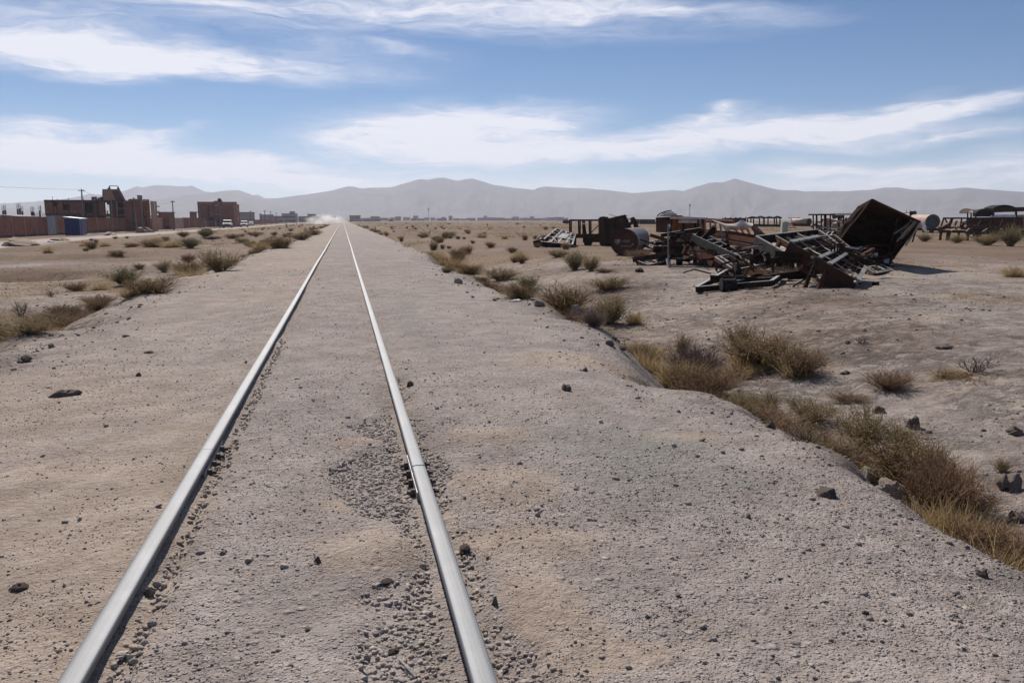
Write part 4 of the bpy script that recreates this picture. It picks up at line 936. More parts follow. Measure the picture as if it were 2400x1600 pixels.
def clutter(root, us, vs, ds, n, seed, cap=.35, top=1.0):
    """bent rods, torn strips and loose girders caught in a wreck; (u, v) box in the photograph at distances ds"""
    g = random.Random(seed)
    for i in range(n):
        u = g.uniform(*us); t = (u - us[0]) / (us[1] - us[0]); d = g.uniform(*ds); v = g.uniform(*vs); p = V(W(u, v, d)); gz_ = zt(p.x, p.y); p.z = max(p.z, gz_ + .05)
        q = p + cR_v * g.uniform(-1.1, 1.1) + hF_v * g.uniform(-.8, .8) + V((0, 0, g.uniform(-.55, .55) * top)); q.z = max(q.z, zt(q.x, q.y) + .03)
        k = g.random(); mt = M[g.choice(['rust_dark', 'rust_brown', 'rust_dark', 'rust_orange' if seed == 6 else 'rust_maroon', 'steel_grey' if g.random() < cap else 'rust_dark'])]
        if k < .4: m = lerp(p, q, .5) + V((g.uniform(-.2, .2), g.uniform(-.2, .2), g.uniform(-.15, .25))); m.z = max(m.z, zt(m.x, m.y) + .03); MB().tube([p, lerp(p, m, .6), m, lerp(m, q, .5), q], g.uniform(.014, .03), 6).build('bent_rod', mt, root, root)
        elif k < .75: MB().chan(p, q, g.uniform(.06, .12), g.uniform(.08, .16), (g.uniform(-.3, .3), g.uniform(-.3, .3), 1), .015, g.choice((-1, 1))).build('loose_girder', mt, root, root)
        else:
            a = cR_v * g.uniform(.1, .35) + V((0, 0, g.uniform(-.2, .3))); b2 = (q - p) * .45; m2 = a * .5 + b2 * .5 + hF_v * g.uniform(-.12, .12); bb = MB()
            bb.v = [tuple(x) for x in (p, p + a, p + a + b2, p + b2, p + m2)]; bb.f = [(0, 1, 4), (1, 2, 4), (2, 3, 4), (3, 0, 4)]; sh = V((0, .012, .008)); bb.v += [tuple(V(x) + sh) for x in bb.v]; bb.f += [(6, 5, 9), (7, 6, 9), (8, 7, 9), (5, 8, 9)]; bb.build('torn_plate', mt, root, root)
tilted_frame()

def rear_frame():                           # dark frame behind it
    S = Sheet(W(1772, 557, 25.5), W(1916, 541, 29.5), W(1956, 566, 27.5), W(1848, 600, 22.5))
    r = wreck('wagon_underframe', 'dark tilted underframe behind the pale-edged one, boards caught inside it', 'wagon frame', base_of([S.A, S.B, S.C, S.D])); up = S.n
    for a, b in (((0, 0), (1, 0)), ((0, 0), (0, 1)), ((1, 0), (1, 1)), ((0, 1), (1, 1))): bar(r, 'side_sill', 'blackiron', S.pt(*a), S.pt(*b), .10, .30, up, -.12); bar(r, 'sill_glint', 'steel_grey', S.pt(*a), S.pt(*b), .06, .02, up, .055)  # pale strips paint the sun-bright tops, black sills the shaded sides
    for s_ in (.27, .62): bar(r, 'cross_beam', 'rust_brown', S.pt(s_, 0), S.pt(s_, 1), .08, .26, up, -.12); bar(r, 'beam_glint', 'steel_grey', S.pt(s_, .02), S.pt(s_, .98), .03, .016, up, .03)  # thin pale strip is a painted shine along the beam top
    for i in range(4): bar(r, 'bearer', 'blackiron', S.pt(.42 + .14 * i, .08, -.10), S.pt(.46 + .14 * i, .34, -.10), .22, .12, up)
    for i in range(5): bar(r, 'board', 'planks', S.pt(.05 + .036 * i, .22 + .03 * (i % 2), -.12), S.pt(.06 + .036 * i, .80 - .05 * (i % 3), -.12), .14, .03, up)
    for t in (.55, .8): bar(r, 'stay', 'steel_grey', S.pt(.27, t, -.05), S.pt(.98, t - .1, -.05), .05, .05, up)
    for (s_, t) in ((.05, .95), (.95, .05), (.5, .5), (.15, .5)):
        p = S.pt(s_, t, -.2); bar(r, 'leg', 'blackiron', p, Vector((p.x + .1, p.y, zt(p.x, p.y) - .03)), .25, .16, (1, 0, 0))
    clutter(r, (1775, 1950), (578, 622), (22, 26), 24, 2, .3, .8)
    b = MB(); c = S.pt(.12, .93, -.45); b.tube([c - cR_v * .05, c + cR_v * .05], .30, 18); b.build('wheel', M['blackiron'], r, r)
    b = MB(); c = S.pt(.55, .98, -.42); b.tube([c - cR_v * .05, c + cR_v * .05], .30, 18); b.build('wheel', M['blackiron'], r, r)
rear_frame()

def front_frame():                          # low frame lying on the ground with a wheel in it
    z = lambda p: np.array([p[0], p[1], zt(p[0], p[1]) + .10])
    S = Sheet(z(W(1633, 668, 18.9)), z(W(1808, 668, 18.6)), z(W(1856, 632, 24.2)), z(W(1726, 625, 25.0)))
    r = wreck('wagon_underframe', 'low flat underframe lying on the ground at the front with a wheel set in it', 'wagon frame', base_of([S.A, S.B, S.C, S.D])); up = S.n
    for a, b in (((0, 0), (1, 0)), ((0, 0), (0, 1)), ((1, 0), (1, .42)), ((1, .6), (1, 1)), ((0, 1), (.45, 1))): bar(r, 'sill', 'rust_dark', S.pt(*a), S.pt(*b), .05, .13, up); bar(r, 'sill_glint', 'steel_grey', S.pt(*a), S.pt(*b), .09, .012, up, .072)  # sunlit sill tops put in as a pale strip
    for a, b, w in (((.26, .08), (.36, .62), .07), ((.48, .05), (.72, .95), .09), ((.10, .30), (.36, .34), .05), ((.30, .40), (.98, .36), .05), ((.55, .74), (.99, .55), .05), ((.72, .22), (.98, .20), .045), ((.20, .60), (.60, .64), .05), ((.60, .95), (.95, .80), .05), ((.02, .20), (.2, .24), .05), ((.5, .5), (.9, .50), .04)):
        bar(r, 'cross_bar', 'rust_dark', S.pt(*a, .03), S.pt(*b, .03), w, .07, up); bar(r, 'bar_glint', 'steel_grey', S.pt(*a, .075), S.pt(*b, .075), w * .9, .01, up)  # each bar carries a painted highlight as a pale strip on top
    c = S.pt(.44, -.03, .06); ax = MB()
    wh = MB(); wh.tube([c - cR_v * .13 - hF_v * .02, c + cR_v * .13], .155, 20).tube([c - cR_v * .16, c - cR_v * .13], .175, 20).tube([c + cR_v * .13, c + cR_v * .17], .175, 20); wh.build('wheel', M['blackiron'], r, r)
    c2 = S.pt(.30, .45, .14); wh = MB(); wh.tube([c2 - cR_v * .05, c2 + cR_v * .05], .26, 20); wh.build('wheel', M['blackiron'], r, r)
    MB().tube([c2 - cR_v * .3, c2 + cR_v * .9], .045, 10).build('axle', M['rust_dark'], r, r)
    for i, (s_, t, h, w) in enumerate(((.40, .86, .62, .22), (.52, .90, .55, .12), (.60, .88, .50, .16), (.46, .66, .45, .10), (.24, .5, .34, .2), (.86, .5, .3, .06), (.96, .62, .3, .06))):
        p = S.pt(s_, t, 0); bar(r, 'upright_plate', 'rust_dark', p, p + V((.06 * (-1) ** i, .03, h)), w, .04, (0, 1, 0))
    clutter(r, (1660, 1840), (630, 662), (19, 24), 24, 3, .5, .45); clutter(r, (1735, 1790), (596, 625), (23, 25), 8, 31, .2, .8)
    for i, (s_, t) in enumerate(((.40, .02), (.47, .05), (.53, .03), (.58, .09))):
        p = S.pt(s_, t, .12); bar(r, 'spring_leaf', 'steel_grey', p, p + cR_v * .22 + V((0, .1, .03)), .04, .02)
front_frame()

def upturned_body():
    R = [V(W(2044, 468, 25.2)), V(W(2156, 520, 25.6)), V(W(2087, 612, 28.2)), V(W(1964, 570, 28.2))]   # rim: top, right, bottom, left
    B = [V(W(2011, 486, 26.7)), V(W(2104, 511, 27.4)), V(W(2077, 606, 29.6)), V(W(1952, 560, 29.5))]
    g = zt(R[2].x, R[2].y); r = wreck('boxcar', 'big dark rusted wagon body tipped up on its corner, open side towards the track', 'wagon', (R[2].x, R[2].y, g))
    inner = (sum(R, Vector()) / 4 - sum(B, Vector()) / 4)
    def sheet(name, q, mat, t=.03, n=12, amp=.05):            # dented plate
        q = [V(p) for p in q]; nn = (q[1] - q[0]).cross(q[3] - q[0]).normalized(); sd = sum(map(ord, name)); P = []
        for i in range(n + 1):
            for j in range(n + 1):
                s_, t_ = i / n, j / n; p = lerp(lerp(q[0], q[1], s_), lerp(q[3], q[2], s_), t_); P.append(p + nn * amp * float(fbm(np.array(s_ * 3.1 + sd), np.array(t_ * 3.3), 3, sd)) * 2 * min(1, 6 * min(s_, 1 - s_, t_, 1 - t_) + .15))
        k = n + 1; b = MB(); b.v = [tuple(p) for p in P] + [tuple(p + nn * t) for p in P]
        for i in range(n):
            for j in range(n): a = i * k + j; b.f += [(a, a + k, a + k + 1, a + 1), (k * k + a, k * k + a + 1, k * k + a + k + 1, k * k + a + k)]
        for i in range(n):
            for a, c in ((i, i + 1), (n * k + i + 1, n * k + i), ((i + 1) * k, i * k), (i * k + n, (i + 1) * k + n)): b.f.append((a, c, k * k + c, k * k + a))
        return b.build(name, M[mat], r, r)
    back = sheet('back_panel', [B[0], B[1], B[2], B[3]], 'rust_dark'); sheet('roof_sheet', [R[0], R[1], B[1], B[0]], 'rust_brown'); sheet('bottom_side', [R[3], B[3], B[2], R[2]], 'rust_dark')
    sheet('left_side', [R[0], B[0], B[3], R[3]], 'rust_dark', .03, 12, .09)
    for k in (.22, .45, .68):
        p, q = lerp(B[0], B[3], k) + inner * .03, lerp(B[1], B[2], k) + inner * .03; bar(r, 'panel_seam', 'rust_brown', p, q, .05, .03, inner)
    # right side is stripped to its ribs
    for k in (.0, .14, .30, .48, .70):
        a, b = lerp(R[1], B[1], k), lerp(R[2], B[2], k); bar(r, 'rib', 'rust_brown' if k else 'rust_dark', a, b, .07, .05, inner)
    sheet('right_side', [lerp(R[1], B[1], .50), lerp(R[2], B[2], .40), B[2], B[1]], 'rust_brown')
    for k in (.05, .16, .26, .40):
        a = lerp(R[1], B[1], k) + V((0, 0, -.03)); b = a + (R[2] - R[1]) * (.55 - .5 * k) + V((.22 - k, -.25, .08)); bar(r, 'hanging_strip', 'steel_grey' if k > .1 else 'rust_brown', a, b, .045, .02, inner)
    for i, (uu, vv, u2, v2, dd) in enumerate(((2148, 516, 2102, 566, 25.7), (2152, 518, 2112, 560, 25.8), (2156, 522, 2122, 576, 25.6), (2140, 514, 2096, 548, 26.0))):
        p_, q_ = V(W(uu, vv, dd)), V(W(u2, v2, dd + .5)); MB().beam(p_, lerp(p_, q_, .55) + V((.02 * i, 0, .02)), .05, .02, inner).beam(lerp(p_, q_, .55) + V((.02 * i, 0, .02)), q_, .05, .02, inner).build('hanging_strip', M['steel_grey' if i % 2 else 'planks'], r, r)
    for a, b in ((R[0], R[1]), (R[1], R[2]), (R[2], R[3]), (R[3], R[0])): bar(r, 'rim', 'rust_brown', a, b, .06, .05, inner)
    bar(r, 'corner_post', 'rust_brown', B[0], R[0], .05, .05); bar(r, 'inner_strip', 'rust_brown', lerp(R[0], B[0], .3), lerp(R[3], B[3], .3), .05, .03)
    n0 = (R[1] - R[0]).normalized()
    for i in range(7):                       # torn pale edge of the roof
        a = R[0] - n0 * .03 + (B[0] - R[0]) * (i / 6.5); MB().panel(a, a + n0 * .05 + V((0, 0, .05)), a + (B[0] - R[0]) * .16 + n0 * .04, a + (B[0] - R[0]) * .15, .012).build('torn_edge', M['cream'], r, r)
    for i in range(8):
        a = lerp(R[1], B[1], .1 + .11 * i) - n0 * .05; MB().panel(a, a + n0 * .09, a + n0 * .08 + V((.01, .02, .06)), a + V((0, .01, .05)), .01).build('torn_edge', M['cream'], r, r)
    for u, v, d in ((2160, 520, 25.5), (2163, 531, 25.6), (2084, 612, 27.9), (2074, 604, 28.0)):
        p = V(W(u, v, d)); bar(r, 'torn_edge', 'whitepaint', p, p + V((.12, -.03, -.17)), .10, .012, (0, 1, 0))
    clutter(r, (1975, 2085), (575, 620), (25.5, 28.5), 16, 10, .35, .6)
    # floor frame left attached at the foot of the body
    S = Sheet(W(1960, 570, 28), W(2086, 622, 27.9), W(2075, 632, 24.8), W(1968, 588, 25.2))
    for t in (0, .5, 1): bar(r, 'floor_beam', 'rust_dark', S.pt(0, t), S.pt(1, t), .10, .16, S.n)
    for s_ in (.15, .35, .55, .72, .88): bar(r, 'floor_bearer', 'rust_dark', S.pt(s_, 0), S.pt(s_, 1), .06, .10, S.n)
    for i, (s_, t) in enumerate(((.36, .3), (.66, .35), (.9, .6))):
        p = S.pt(s_, t, .1); MB().panel(p, p + V((.22, .05, -.02)), p + V((.25, .1, .14)), p + V((.02, .06, .10)), .015).build('torn_sheet', M['cream' if i % 2 else 'steel_grey'], r, r)
    pts = [V(W(2158, 524, 25.5)), V(W(2168, 500, 25.0)), V(W(2182, 497, 24.4)), V(W(2196, 506, 23.9)), V(W(2203, 522, 23.6))]
    for q in (S.pt(.05, .95), S.pt(.95, .9), S.pt(.5, .6)): bar(r, 'block', 'blackiron', q, Vector((q.x, q.y, zt(q.x, q.y) - .02)), .3, .2, (1, 0, 0))
upturned_body()

def dark_pile():                            # heap of bogie and frames left of centre
    r = wreck('wagon_bogie', 'black heap of bogie beams and levers beside the orange wagon', 'bogie', base_of([W(1590, 622, 26.5)]))
    def bm(u0, v0, d0, u1, v1, d1, w, h, mat='rust_dark', nm='beam', cap=True):
        p, q = W(u0, v0, d0), W(u1, v1, d1); bar(r, nm, mat, p, q, w, h)
        if cap: bar(r, 'beam_glint', 'steel_grey', V(p) + V((0, 0, h / 2 + .008)), V(q) + V((0, 0, h / 2 + .008)), w * .8, .014)  # pale strip added as the shine on the beam's upper face
    bm(1536, 571, 29, 1619, 568, 29, .10, .12); bm(1531, 584, 28, 1634, 584, 28, .12, .20, cap=True); bm(1550, 552, 30, 1643, 538, 30.5, .10, .13)
    bm(1483, 609, 27.6, 1536, 601, 27.4, .10, .17, 'rust_brown', cap=False); bm(1530, 601, 27.5, 1580, 588, 27.3, .10, .14, 'rust_brown', cap=False)
    bm(1536, 600, 28.2, 1634, 602, 28, .12, .22, cap=False); bm(1552, 555, 29.5, 1556, 585, 29.4, .08, .08, cap=False); bm(1600, 545, 29.8, 1604, 585, 29.4, .08, .08, cap=False)
    for u, v in ((1596, 604), (1640, 606), (1560, 600)):
        c = V(W(u, v, 28.4)); MB().tube([c - cR_v * .05 + hF_v * .03, c + cR_v * .05], .27, 20).tube([c - cR_v * .09, c + cR_v * .09], .07, 10).build('wheel', M['blackiron'], r, r)
    c = V(W(1590, 570, 28.8)); b = MB()
    for i in range(6): b.beam(c + cR_v * (-.18 + .02 * i) + V((0, 0, .03 * i)), c + cR_v * (.18 - .02 * i) + V((0, 0, .03 * i)), .08, .02)
    b.build('leaf_spring', M['steel_grey'], r, r)
    for i, dv in enumerate((0, 5, 9)): bm(1583, 548 + dv, 29, 1606, 545 + dv, 29, .03, .03, 'rust_dark', 'lever', i == 0)
    MB().tube([W(1594, 538, 29), W(1603, 540, 29), W(1606, 548, 29), W(1600, 553, 29)], .025, 8).build('hook', M['rust_dark'], r, r)
    bm(1612, 592, 27, 1620, 586, 27, .06, .03, 'steel_grey', 'plate', False); bm(1618, 600, 27, 1624, 596, 27, .06, .03, 'steel_grey', 'plate', False); bm(1640, 601, 27, 1651, 619, 26.5, .05, .03, 'steel_grey', 'stay', False)
    bm(1575, 605, 27.6, 1640, 606, 27.4, .04, .03, 'steel_grey', 'rod', False); bm(1600, 575, 28, 1648, 618, 26.5, .07, .07, cap=False); bm(1635, 590, 27.5, 1690, 622, 26, .06, .06, cap=False)
    for u, v0, v1 in ((1545, 590, 612), (1590, 590, 618), (1630, 590, 618), (1512, 606, 615)): bm(u, v0, 28, u + 2, v1, 27.6, .2, .12, 'blackiron', 'block', False)
    clutter(r, (1540, 1650), (565, 612), (26.8, 28.6), 30, 4, .3)
    r2 = wreck('ladder_frame', 'thin upright pair of rods with a pale tip, joined to a bar along the ground', 'frame', base_of([W(1566, 626, 25.8)]))
    g = lambda u, v: V(GZ(u, v, zt(*on_ground(u, v)[:2]) + .03))
    p0, p1 = g(1566, 625), g(1570, 626); MB().tube([p0, V(W(1566, 527, 25.9))], .018, 6).build('rod', M['steel_grey'], r2, r2); MB().tube([p1, V(W(1572, 530, 25.8))], .018, 6).build('rod', M['rust_dark'], r2, r2)
    bar(r2, 'pale_tip', 'whitepaint', W(1568, 526, 25.9), W(1572, 534, 25.8), .05, .03); bar(r2, 'ground_bar', 'rust_dark', g(1567, 626), g(1682, 627), .05, .03); bar(r2, 'ground_bar', 'steel_grey', g(1587, 620), g(1654, 620), .04, .03)
    bar(r2, 'pale_foot', 'whitepaint', W(1563, 606, 25.9), W(1566, 622, 25.7), .06, .03); bar(r2, 'pale_foot', 'whitepaint', W(1568, 613, 25.8), W(1570, 625, 25.7), .05, .03)
    # tilted ladder-like frame leaning right
    S = Sheet(W(1624, 551, 27.5), W(1652, 548, 31), W(1738, 593, 28.0), W(1728, 600, 24.8))
    r3 = wreck('wagon_underframe', 'black frame sloping down to the right from the bogie heap', 'wagon frame', base_of([S.A, S.B, S.C, S.D])); up = S.n
    for a, b in (((0, 0), (0, 1)), ((1, 0), (1, 1)), ((0, 0), (1, 0)), ((0, 1), (1, 1))): bar(r3, 'sill', 'blackiron', S.pt(*a), S.pt(*b), .08, .24, up, -.1); bar(r3, 'sill_glint', 'steel_grey', S.pt(*a), S.pt(*b), .05, .014, up, .028)  # sills coloured black as if shaded, tops striped pale as if sunlit
    clutter(r3, (1640, 1760), (588, 615), (25, 27.5), 22, 5, .35, .7)
    bar(r3, 'side_plate', 'rust_maroon', S.pt(0, 0), S.pt(0, .62), .02, .46, up, -.42)
    for t in (.15, .3, .45, .6, .72, .84, .92): bar(r3, 'rung', 'rust_dark', S.pt(0, t), S.pt(1, t), .05, .08, up, -.03); bar(r3, 'rung_glint', 'steel_grey', S.pt(.05, t), S.pt(.7, t), .03, .01, up, .02)  # rungs get a pale streak for the light on their tops
    for t, s_ in ((.2, .1), (.55, .1), (.8, .9), (.2, .9)): p = S.pt(s_, t, -.1); bar(r3, 'leg', 'blackiron', p, Vector((p.x, p.y, zt(p.x, p.y) - .02)), .2, .15, (1, 0, 0))
    for t in (.3, .7): c = S.pt(.1, t, -.42); MB().tube([c - hF_v * .05, c + hF_v * .05], .22, 18).build('wheel', M['blackiron'], r3, r3)
dark_pile()

def lattice(label, pts, nl, nc, seed):      # light lattice frame fallen over
    S = Sheet(*pts); g = random.Random(seed); r = wreck('lattice_frame', label, 'wagon frame', base_of([S.A, S.B, S.C, S.D])); up = S.n
    for a, b in (((0, 0), (1, 0)), ((0, 1), (1, 1)), ((0, 0), (0, 1)), ((1, 0), (1, 1))): bar(r, 'edge_angle', 'rust_brown', S.pt(*a), S.pt(*b), .06, .09, up, -.03); bar(r, 'edge_glint', 'steel_grey', S.pt(*a), S.pt(*b), .05, .012, up, .03)  # bright upper edge is a pale strip imitating sunlight
    for i in range(nl): t = (i + .5) / nl; MB().tube([S.pt(s_, t + g.uniform(-.04, .04), g.uniform(-.04, .05)) for s_ in np.linspace(0, 1, 7)], .014, 6).build('rod', M['steel_grey' if i % 3 == 0 else 'rust_dark'], r, r)
    for i in range(nc): s_ = (i + .6) / nc; bar(r, 'cross_angle', 'rust_dark' if i % 2 else 'steel_grey', S.pt(s_, 0, .02), S.pt(s_ + g.uniform(-.06, .06), 1, .02), .045, .04, up)
    for a in ((0.02, .02), (.98, .02), (.98, .98), (.02, .98)):
        p = S.pt(*a, -.05); q_ = Vector((p.x + .03, p.y, zt(p.x, p.y) - .02))
        if (p - q_).length > .08: bar(r, 'prop', 'rust_brown', p, q_, .06, .05, (1, 0, 0))
lattice('light lattice frame fallen between the low front frame and the black sloping frame', (W(1676, 604, 24.6), W(1762, 590, 26.2), W(1812, 616, 24.2), W(1722, 634, 22.6)), 6, 5, 1)
lattice('light lattice frame propped behind the pale-edged tilted underframe', (W(1880, 560, 25), W(1956, 552, 27.5), W(1990, 580, 26), W(1920, 592, 23.6)), 5, 6, 2)
lattice('small lattice frame lying flat at the foot of the upturned car body', (W(2028, 628, 23.6), W(2066, 622, 25.6), W(2092, 634, 24.6), W(2050, 642, 22.6)), 4, 4, 3)
lattice('low dark lattice frame sprawling left of the bogie heap', (W(1492, 612, 27.6), W(1546, 600, 29.6), W(1568, 612, 28.2), W(1520, 622, 26.4)), 4, 4, 4)
lattice('low lattice frame lying behind the big drum and the bogie heap', (W(1505, 572, 40), W(1548, 562, 43), W(1572, 570, 41), W(1530, 582, 38)), 4, 5, 5)

def orange_wagon():
    D0 = 45.0; q = lambda u, v, dd=0: V(W(u, v, D0 + dd))
    r = wreck('boxcar', 'orange rusted wagon with an open side, the pale canvas hanging on its right half', 'wagon', base_of([q(1620, 575)]))
    gz = lambda p: Vector((p.x, p.y, zt(p.x, p.y)))
    def sheet(nm, pts, mat, t=.03): return MB().panel(*pts, t).build(nm, M[mat], r, r)
    sheet('end_wall', [q(1537, 511), q(1571, 509), q(1571, 546), q(1538, 544)], 'rust_maroon', .05)
    sheet('end_cap', [q(1537, 510, -.05), q(1571, 508, -.05), q(1571, 517, -.05), q(1538, 513, -.05)], 'blackiron', .03)
    back = sheet('inner_wall', [q(1571, 512, 2.2), q(1655, 512, 2.2), q(1655, 556, 2.2), q(1571, 556, 2.2)], 'rust_orange')
    for i in range(9): bar(r, 'wall_rib', 'rust_orange' if i % 3 else 'rust_brown', q(1573 + 9.5 * i, 513, 2.1), q(1573 + 9.5 * i, 555, 2.1), .07, .06, (0, 1, 0))
    sheet('roof', [q(1570, 508), q(1570, 505, 2.4), q(1720, 515, 2.4), q(1716, 519)], 'rust_brown')
    sheet('fascia', [q(1570, 508, -.06), q(1658, 510, -.06), q(1658, 513.5, -.06), q(1570, 513, -.06)], 'cream')
    sheet('hanging_flap', [q(1592, 513, .2), q(1634, 513, .2), q(1634, 521, .1), q(1590, 521, .1)], 'cream'); sheet('shelf', [q(1590, 520.5), q(1634, 520.5), q(1634, 522.5), q(1590, 522.5)], 'cream', .06)
    for i, (u0, u1, vb) in enumerate(((1640, 1648, 555), (1652, 1655, 556), (1664, 1667, 557), (1675, 1681, 562), (1686, 1694, 566))): bar(r, 'side_post', 'rust_orange' if i % 2 else 'steel_grey', q(u0, 514), q(u1, vb), .08, .06, (0, 1, 0))
    sheet('upper_wall', [q(1655, 512, 1.2), q(1722, 517, 1.2), q(1722, 523, 1.2), q(1655, 516, 1.2)], 'rust_orange')
    for i in range(6):                       # plank side at the right, each board its own
        a, b = i / 6, (i + .93) / 6; L0, L1, R0, R1 = q(1704, 543), q(1706, 574), q(1776, 555), q(1770, 584)
        sheet('side_board', [lerp(L0, L1, a), lerp(R0, R1, a), lerp(R0, R1, b), lerp(L0, L1, b)], 'rust_orange' if i % 3 else 'rust_maroon', .05)
    bar(r, 'top_rail', 'rust_brown', q(1700, 541), q(1780, 555), .08, .10); bar(r, 'corner_post', 'rust_brown', q(1704, 542, -.05), q(1705, 574, -.05), .12, .10, (0, 1, 0))
    sheet('sloping_end', [q(1757, 527), q(1768, 525, 1.4), q(1797, 552, 1.4), q(1776, 556)], 'rust_maroon')
    for u0, u1 in ((1722, 1732), (1735, 1746), (1748, 1760)): bar(r, 'slanted_post', 'rust_orange', q(u0, 533, .5), q(u1, 553, .3), .10, .05, (0, 1, 0))
    bar(r, 'bottom_sill', 'rust_brown', q(1571, 560), q(1704, 574), .14, .22); bar(r, 'bottom_sill', 'rust_brown', q(1571, 557, 2.2), q(1704, 568, 2.4), .14, .22)
    sheet('lower_side', [q(1600, 549, -.1), q(1640, 549, -.1), q(1642, 572, -.1), q(1600, 570, -.1)], 'rust_maroon')
    bar(r, 'floor', 'rust_dark', q(1571, 558, 1.1), q(1770, 576, 1.1), 2.0, .10)
    for u in (1590, 1690, 1750):
        p = q(u, 572, 1.0); bar(r, 'block', 'blackiron', p, gz(p) - V((0, 0, .03)), .9, .5, (0, 1, 0))
    for i in range(7):
        a0, a1 = i / 7, (i + .92) / 7; sheet('far_board', [lerp(q(1640, 516, 2.4), q(1640, 552, 2.4), a0), lerp(q(1722, 521, 2.4), q(1722, 560, 2.4), a0), lerp(q(1722, 521, 2.4), q(1722, 560, 2.4), a1), lerp(q(1640, 516, 2.4), q(1640, 552, 2.4), a1)], 'rust_orange' if i in (0, 1, 5) else 'rust_maroon') if i in (0, 4, 5, 6) else None
    # bent roof bows at the left end
    for k, (u0, v0, um, vm, u1, v1) in enumerate(((1540, 508, 1550, 499, 1574, 493), (1546, 508, 1558, 499, 1580, 498), (1552, 507, 1562, 502, 1585, 502))):
        MB().tube([q(u0, v0), q((u0 + um) / 2, (v0 + vm) / 2 - 1.5), q(um, vm), q((um + u1) / 2, (vm + v1) / 2 - 1.0), q(u1, v1)], .035, 6).build('roof_bow', M['blackiron' if k == 0 else 'steel_grey'], r, r)
    sheet('roof_scrap', [q(1548, 505, .3), q(1582, 500, .5), q(1590, 505, .6), q(1560, 507, .3)], 'cream'); sheet('roof_scrap', [q(1570, 504, 1), q(1600, 505, 1.4), q(1600, 507, 1.3), q(1572, 507, 1)], 'rust_maroon')
    clutter(r, (1560, 1790), (548, 575), (44.5, 47), 20, 6, .25, .6)
    # canvas: a sagging cloth
    c = [q(1668, 515, -.35), q(1764, 523, -.35), q(1756, 536, -.35), q(1702, 541, -.35)]; n = 22; P = np.zeros((n, n, 3))
    for i in range(n):
        for j in range(n):
            s_, t = i / (n - 1), j / (n - 1); p = lerp(lerp(c[0], c[1], s_), lerp(c[3], c[2], s_), t)
            p = p + V((0, 0, 1)) * (-.30 * math.sin(math.pi * min(1, s_ * 1.25)) ** 1.5 * (1 - t) * .5 + .05 * math.sin(s_ * 17 + t * 4) * t + (.16 * math.exp(-((s_ - .72) / .10) ** 2) * (1 - t) ** 2)) - hF_v * (.25 * math.sin(math.pi * t) + .08 * math.sin(s_ * 13 + 2 * t))
            P[i, j] = p
    idx = np.arange(n * n).reshape(n, n); qd = np.stack([idx[:-1, :-1], idx[1:, :-1], idx[1:, 1:], idx[:-1, 1:]], -1).reshape(-1, 4)
    P2 = np.concatenate([P.reshape(-1, 3), P.reshape(-1, 3) + hF * .015]); qd = np.concatenate([qd, qd[:, ::-1] + n * n])
    o = obj('canvas', np_mesh('canvas', P2, qd, M['canvas'], True)); tag(o, 'bleached canvas draped over the right half of the orange wagon', 'canvas')
orange_wagon()

def drum():
    a, b_ = V(W(1463.5, 564.5, 35.5)), V(W(1495.5, 558, 43.0)); ax = (b_ - a).normalized(); rr = .60
    for p in (a, b_): p.z = zt(p.x, p.y) + rr - .02
    ax = (b_ - a).normalized(); r = wreck('storage_drum', 'big rusted steel drum lying on its side, white scrawl on its end', 'tank', (a.x, a.y, a.z - rr))
    sh = MB().tube([lerp(a, b_, t) for t in (0, .33, .34, .66, .67, 1)], rr, 40, cap=False); sh.build('shell', M['drum'], r, r, True)
    for t in (0.005, .335, .665, .995): MB().tube([lerp(a, b_, t) - ax * .03, lerp(a, b_, t) + ax * .03], rr + .012, 40, cap=False).build('hoop', M['drum'], r, r, True)
    e = MB().tube([a + ax * .05, a + ax * .07], rr - .01, 40).build('end_plate', M['rust_maroon'], r, r); MB().tube([b_ - ax * .07, b_ - ax * .05], rr - .01, 40).build('end_plate', M['rust_maroon'], r, r)
    M['scrawl'] = pmat('white_scrawl', [(.48, .44, .43), (.30, .25, .24)], 8, .8)
    u_ = ax.cross(Vector((0, 0, 1))).normalized(); u_ = -u_ if u_.dot(cR_v) < 0 else u_; v_ = u_.cross(ax); v_ = -v_ if v_.z < 0 else v_; f0 = a + ax * .045
    def stroke(pts, w=.022, nm='scrawl'): MB().tube([f0 + u_ * x + v_ * y for x, y in pts], w, 6).build(nm, M['scrawl'], r, r)
    stroke([(-.30, -.10), (-.42, .04), (-.40, .12), (-.34, .11), (-.31, .05), (-.27, .12), (-.21, .11), (-.20, .04), (-.30, -.10)], .022, 'scrawled_heart'); stroke([(-.36, .07), (-.28, .0), (-.25, .08)], .03, 'scrawled_heart')
    for x0 in (-.10, .02, .13): stroke([(x0, -.02), (x0 + .02, .10), (x0 + .06, -.01), (x0 + .09, .11)], .015)
    for x0 in (-.14, -.02, .10, .22): stroke([(x0, -.22), (x0 + .04, -.12), (x0 + .07, -.21), (x0 + .09, -.14)], .015)
    stroke([(.32, -.12), (.36, -.06), (.40, -.13)], .018)
    return r
drum()

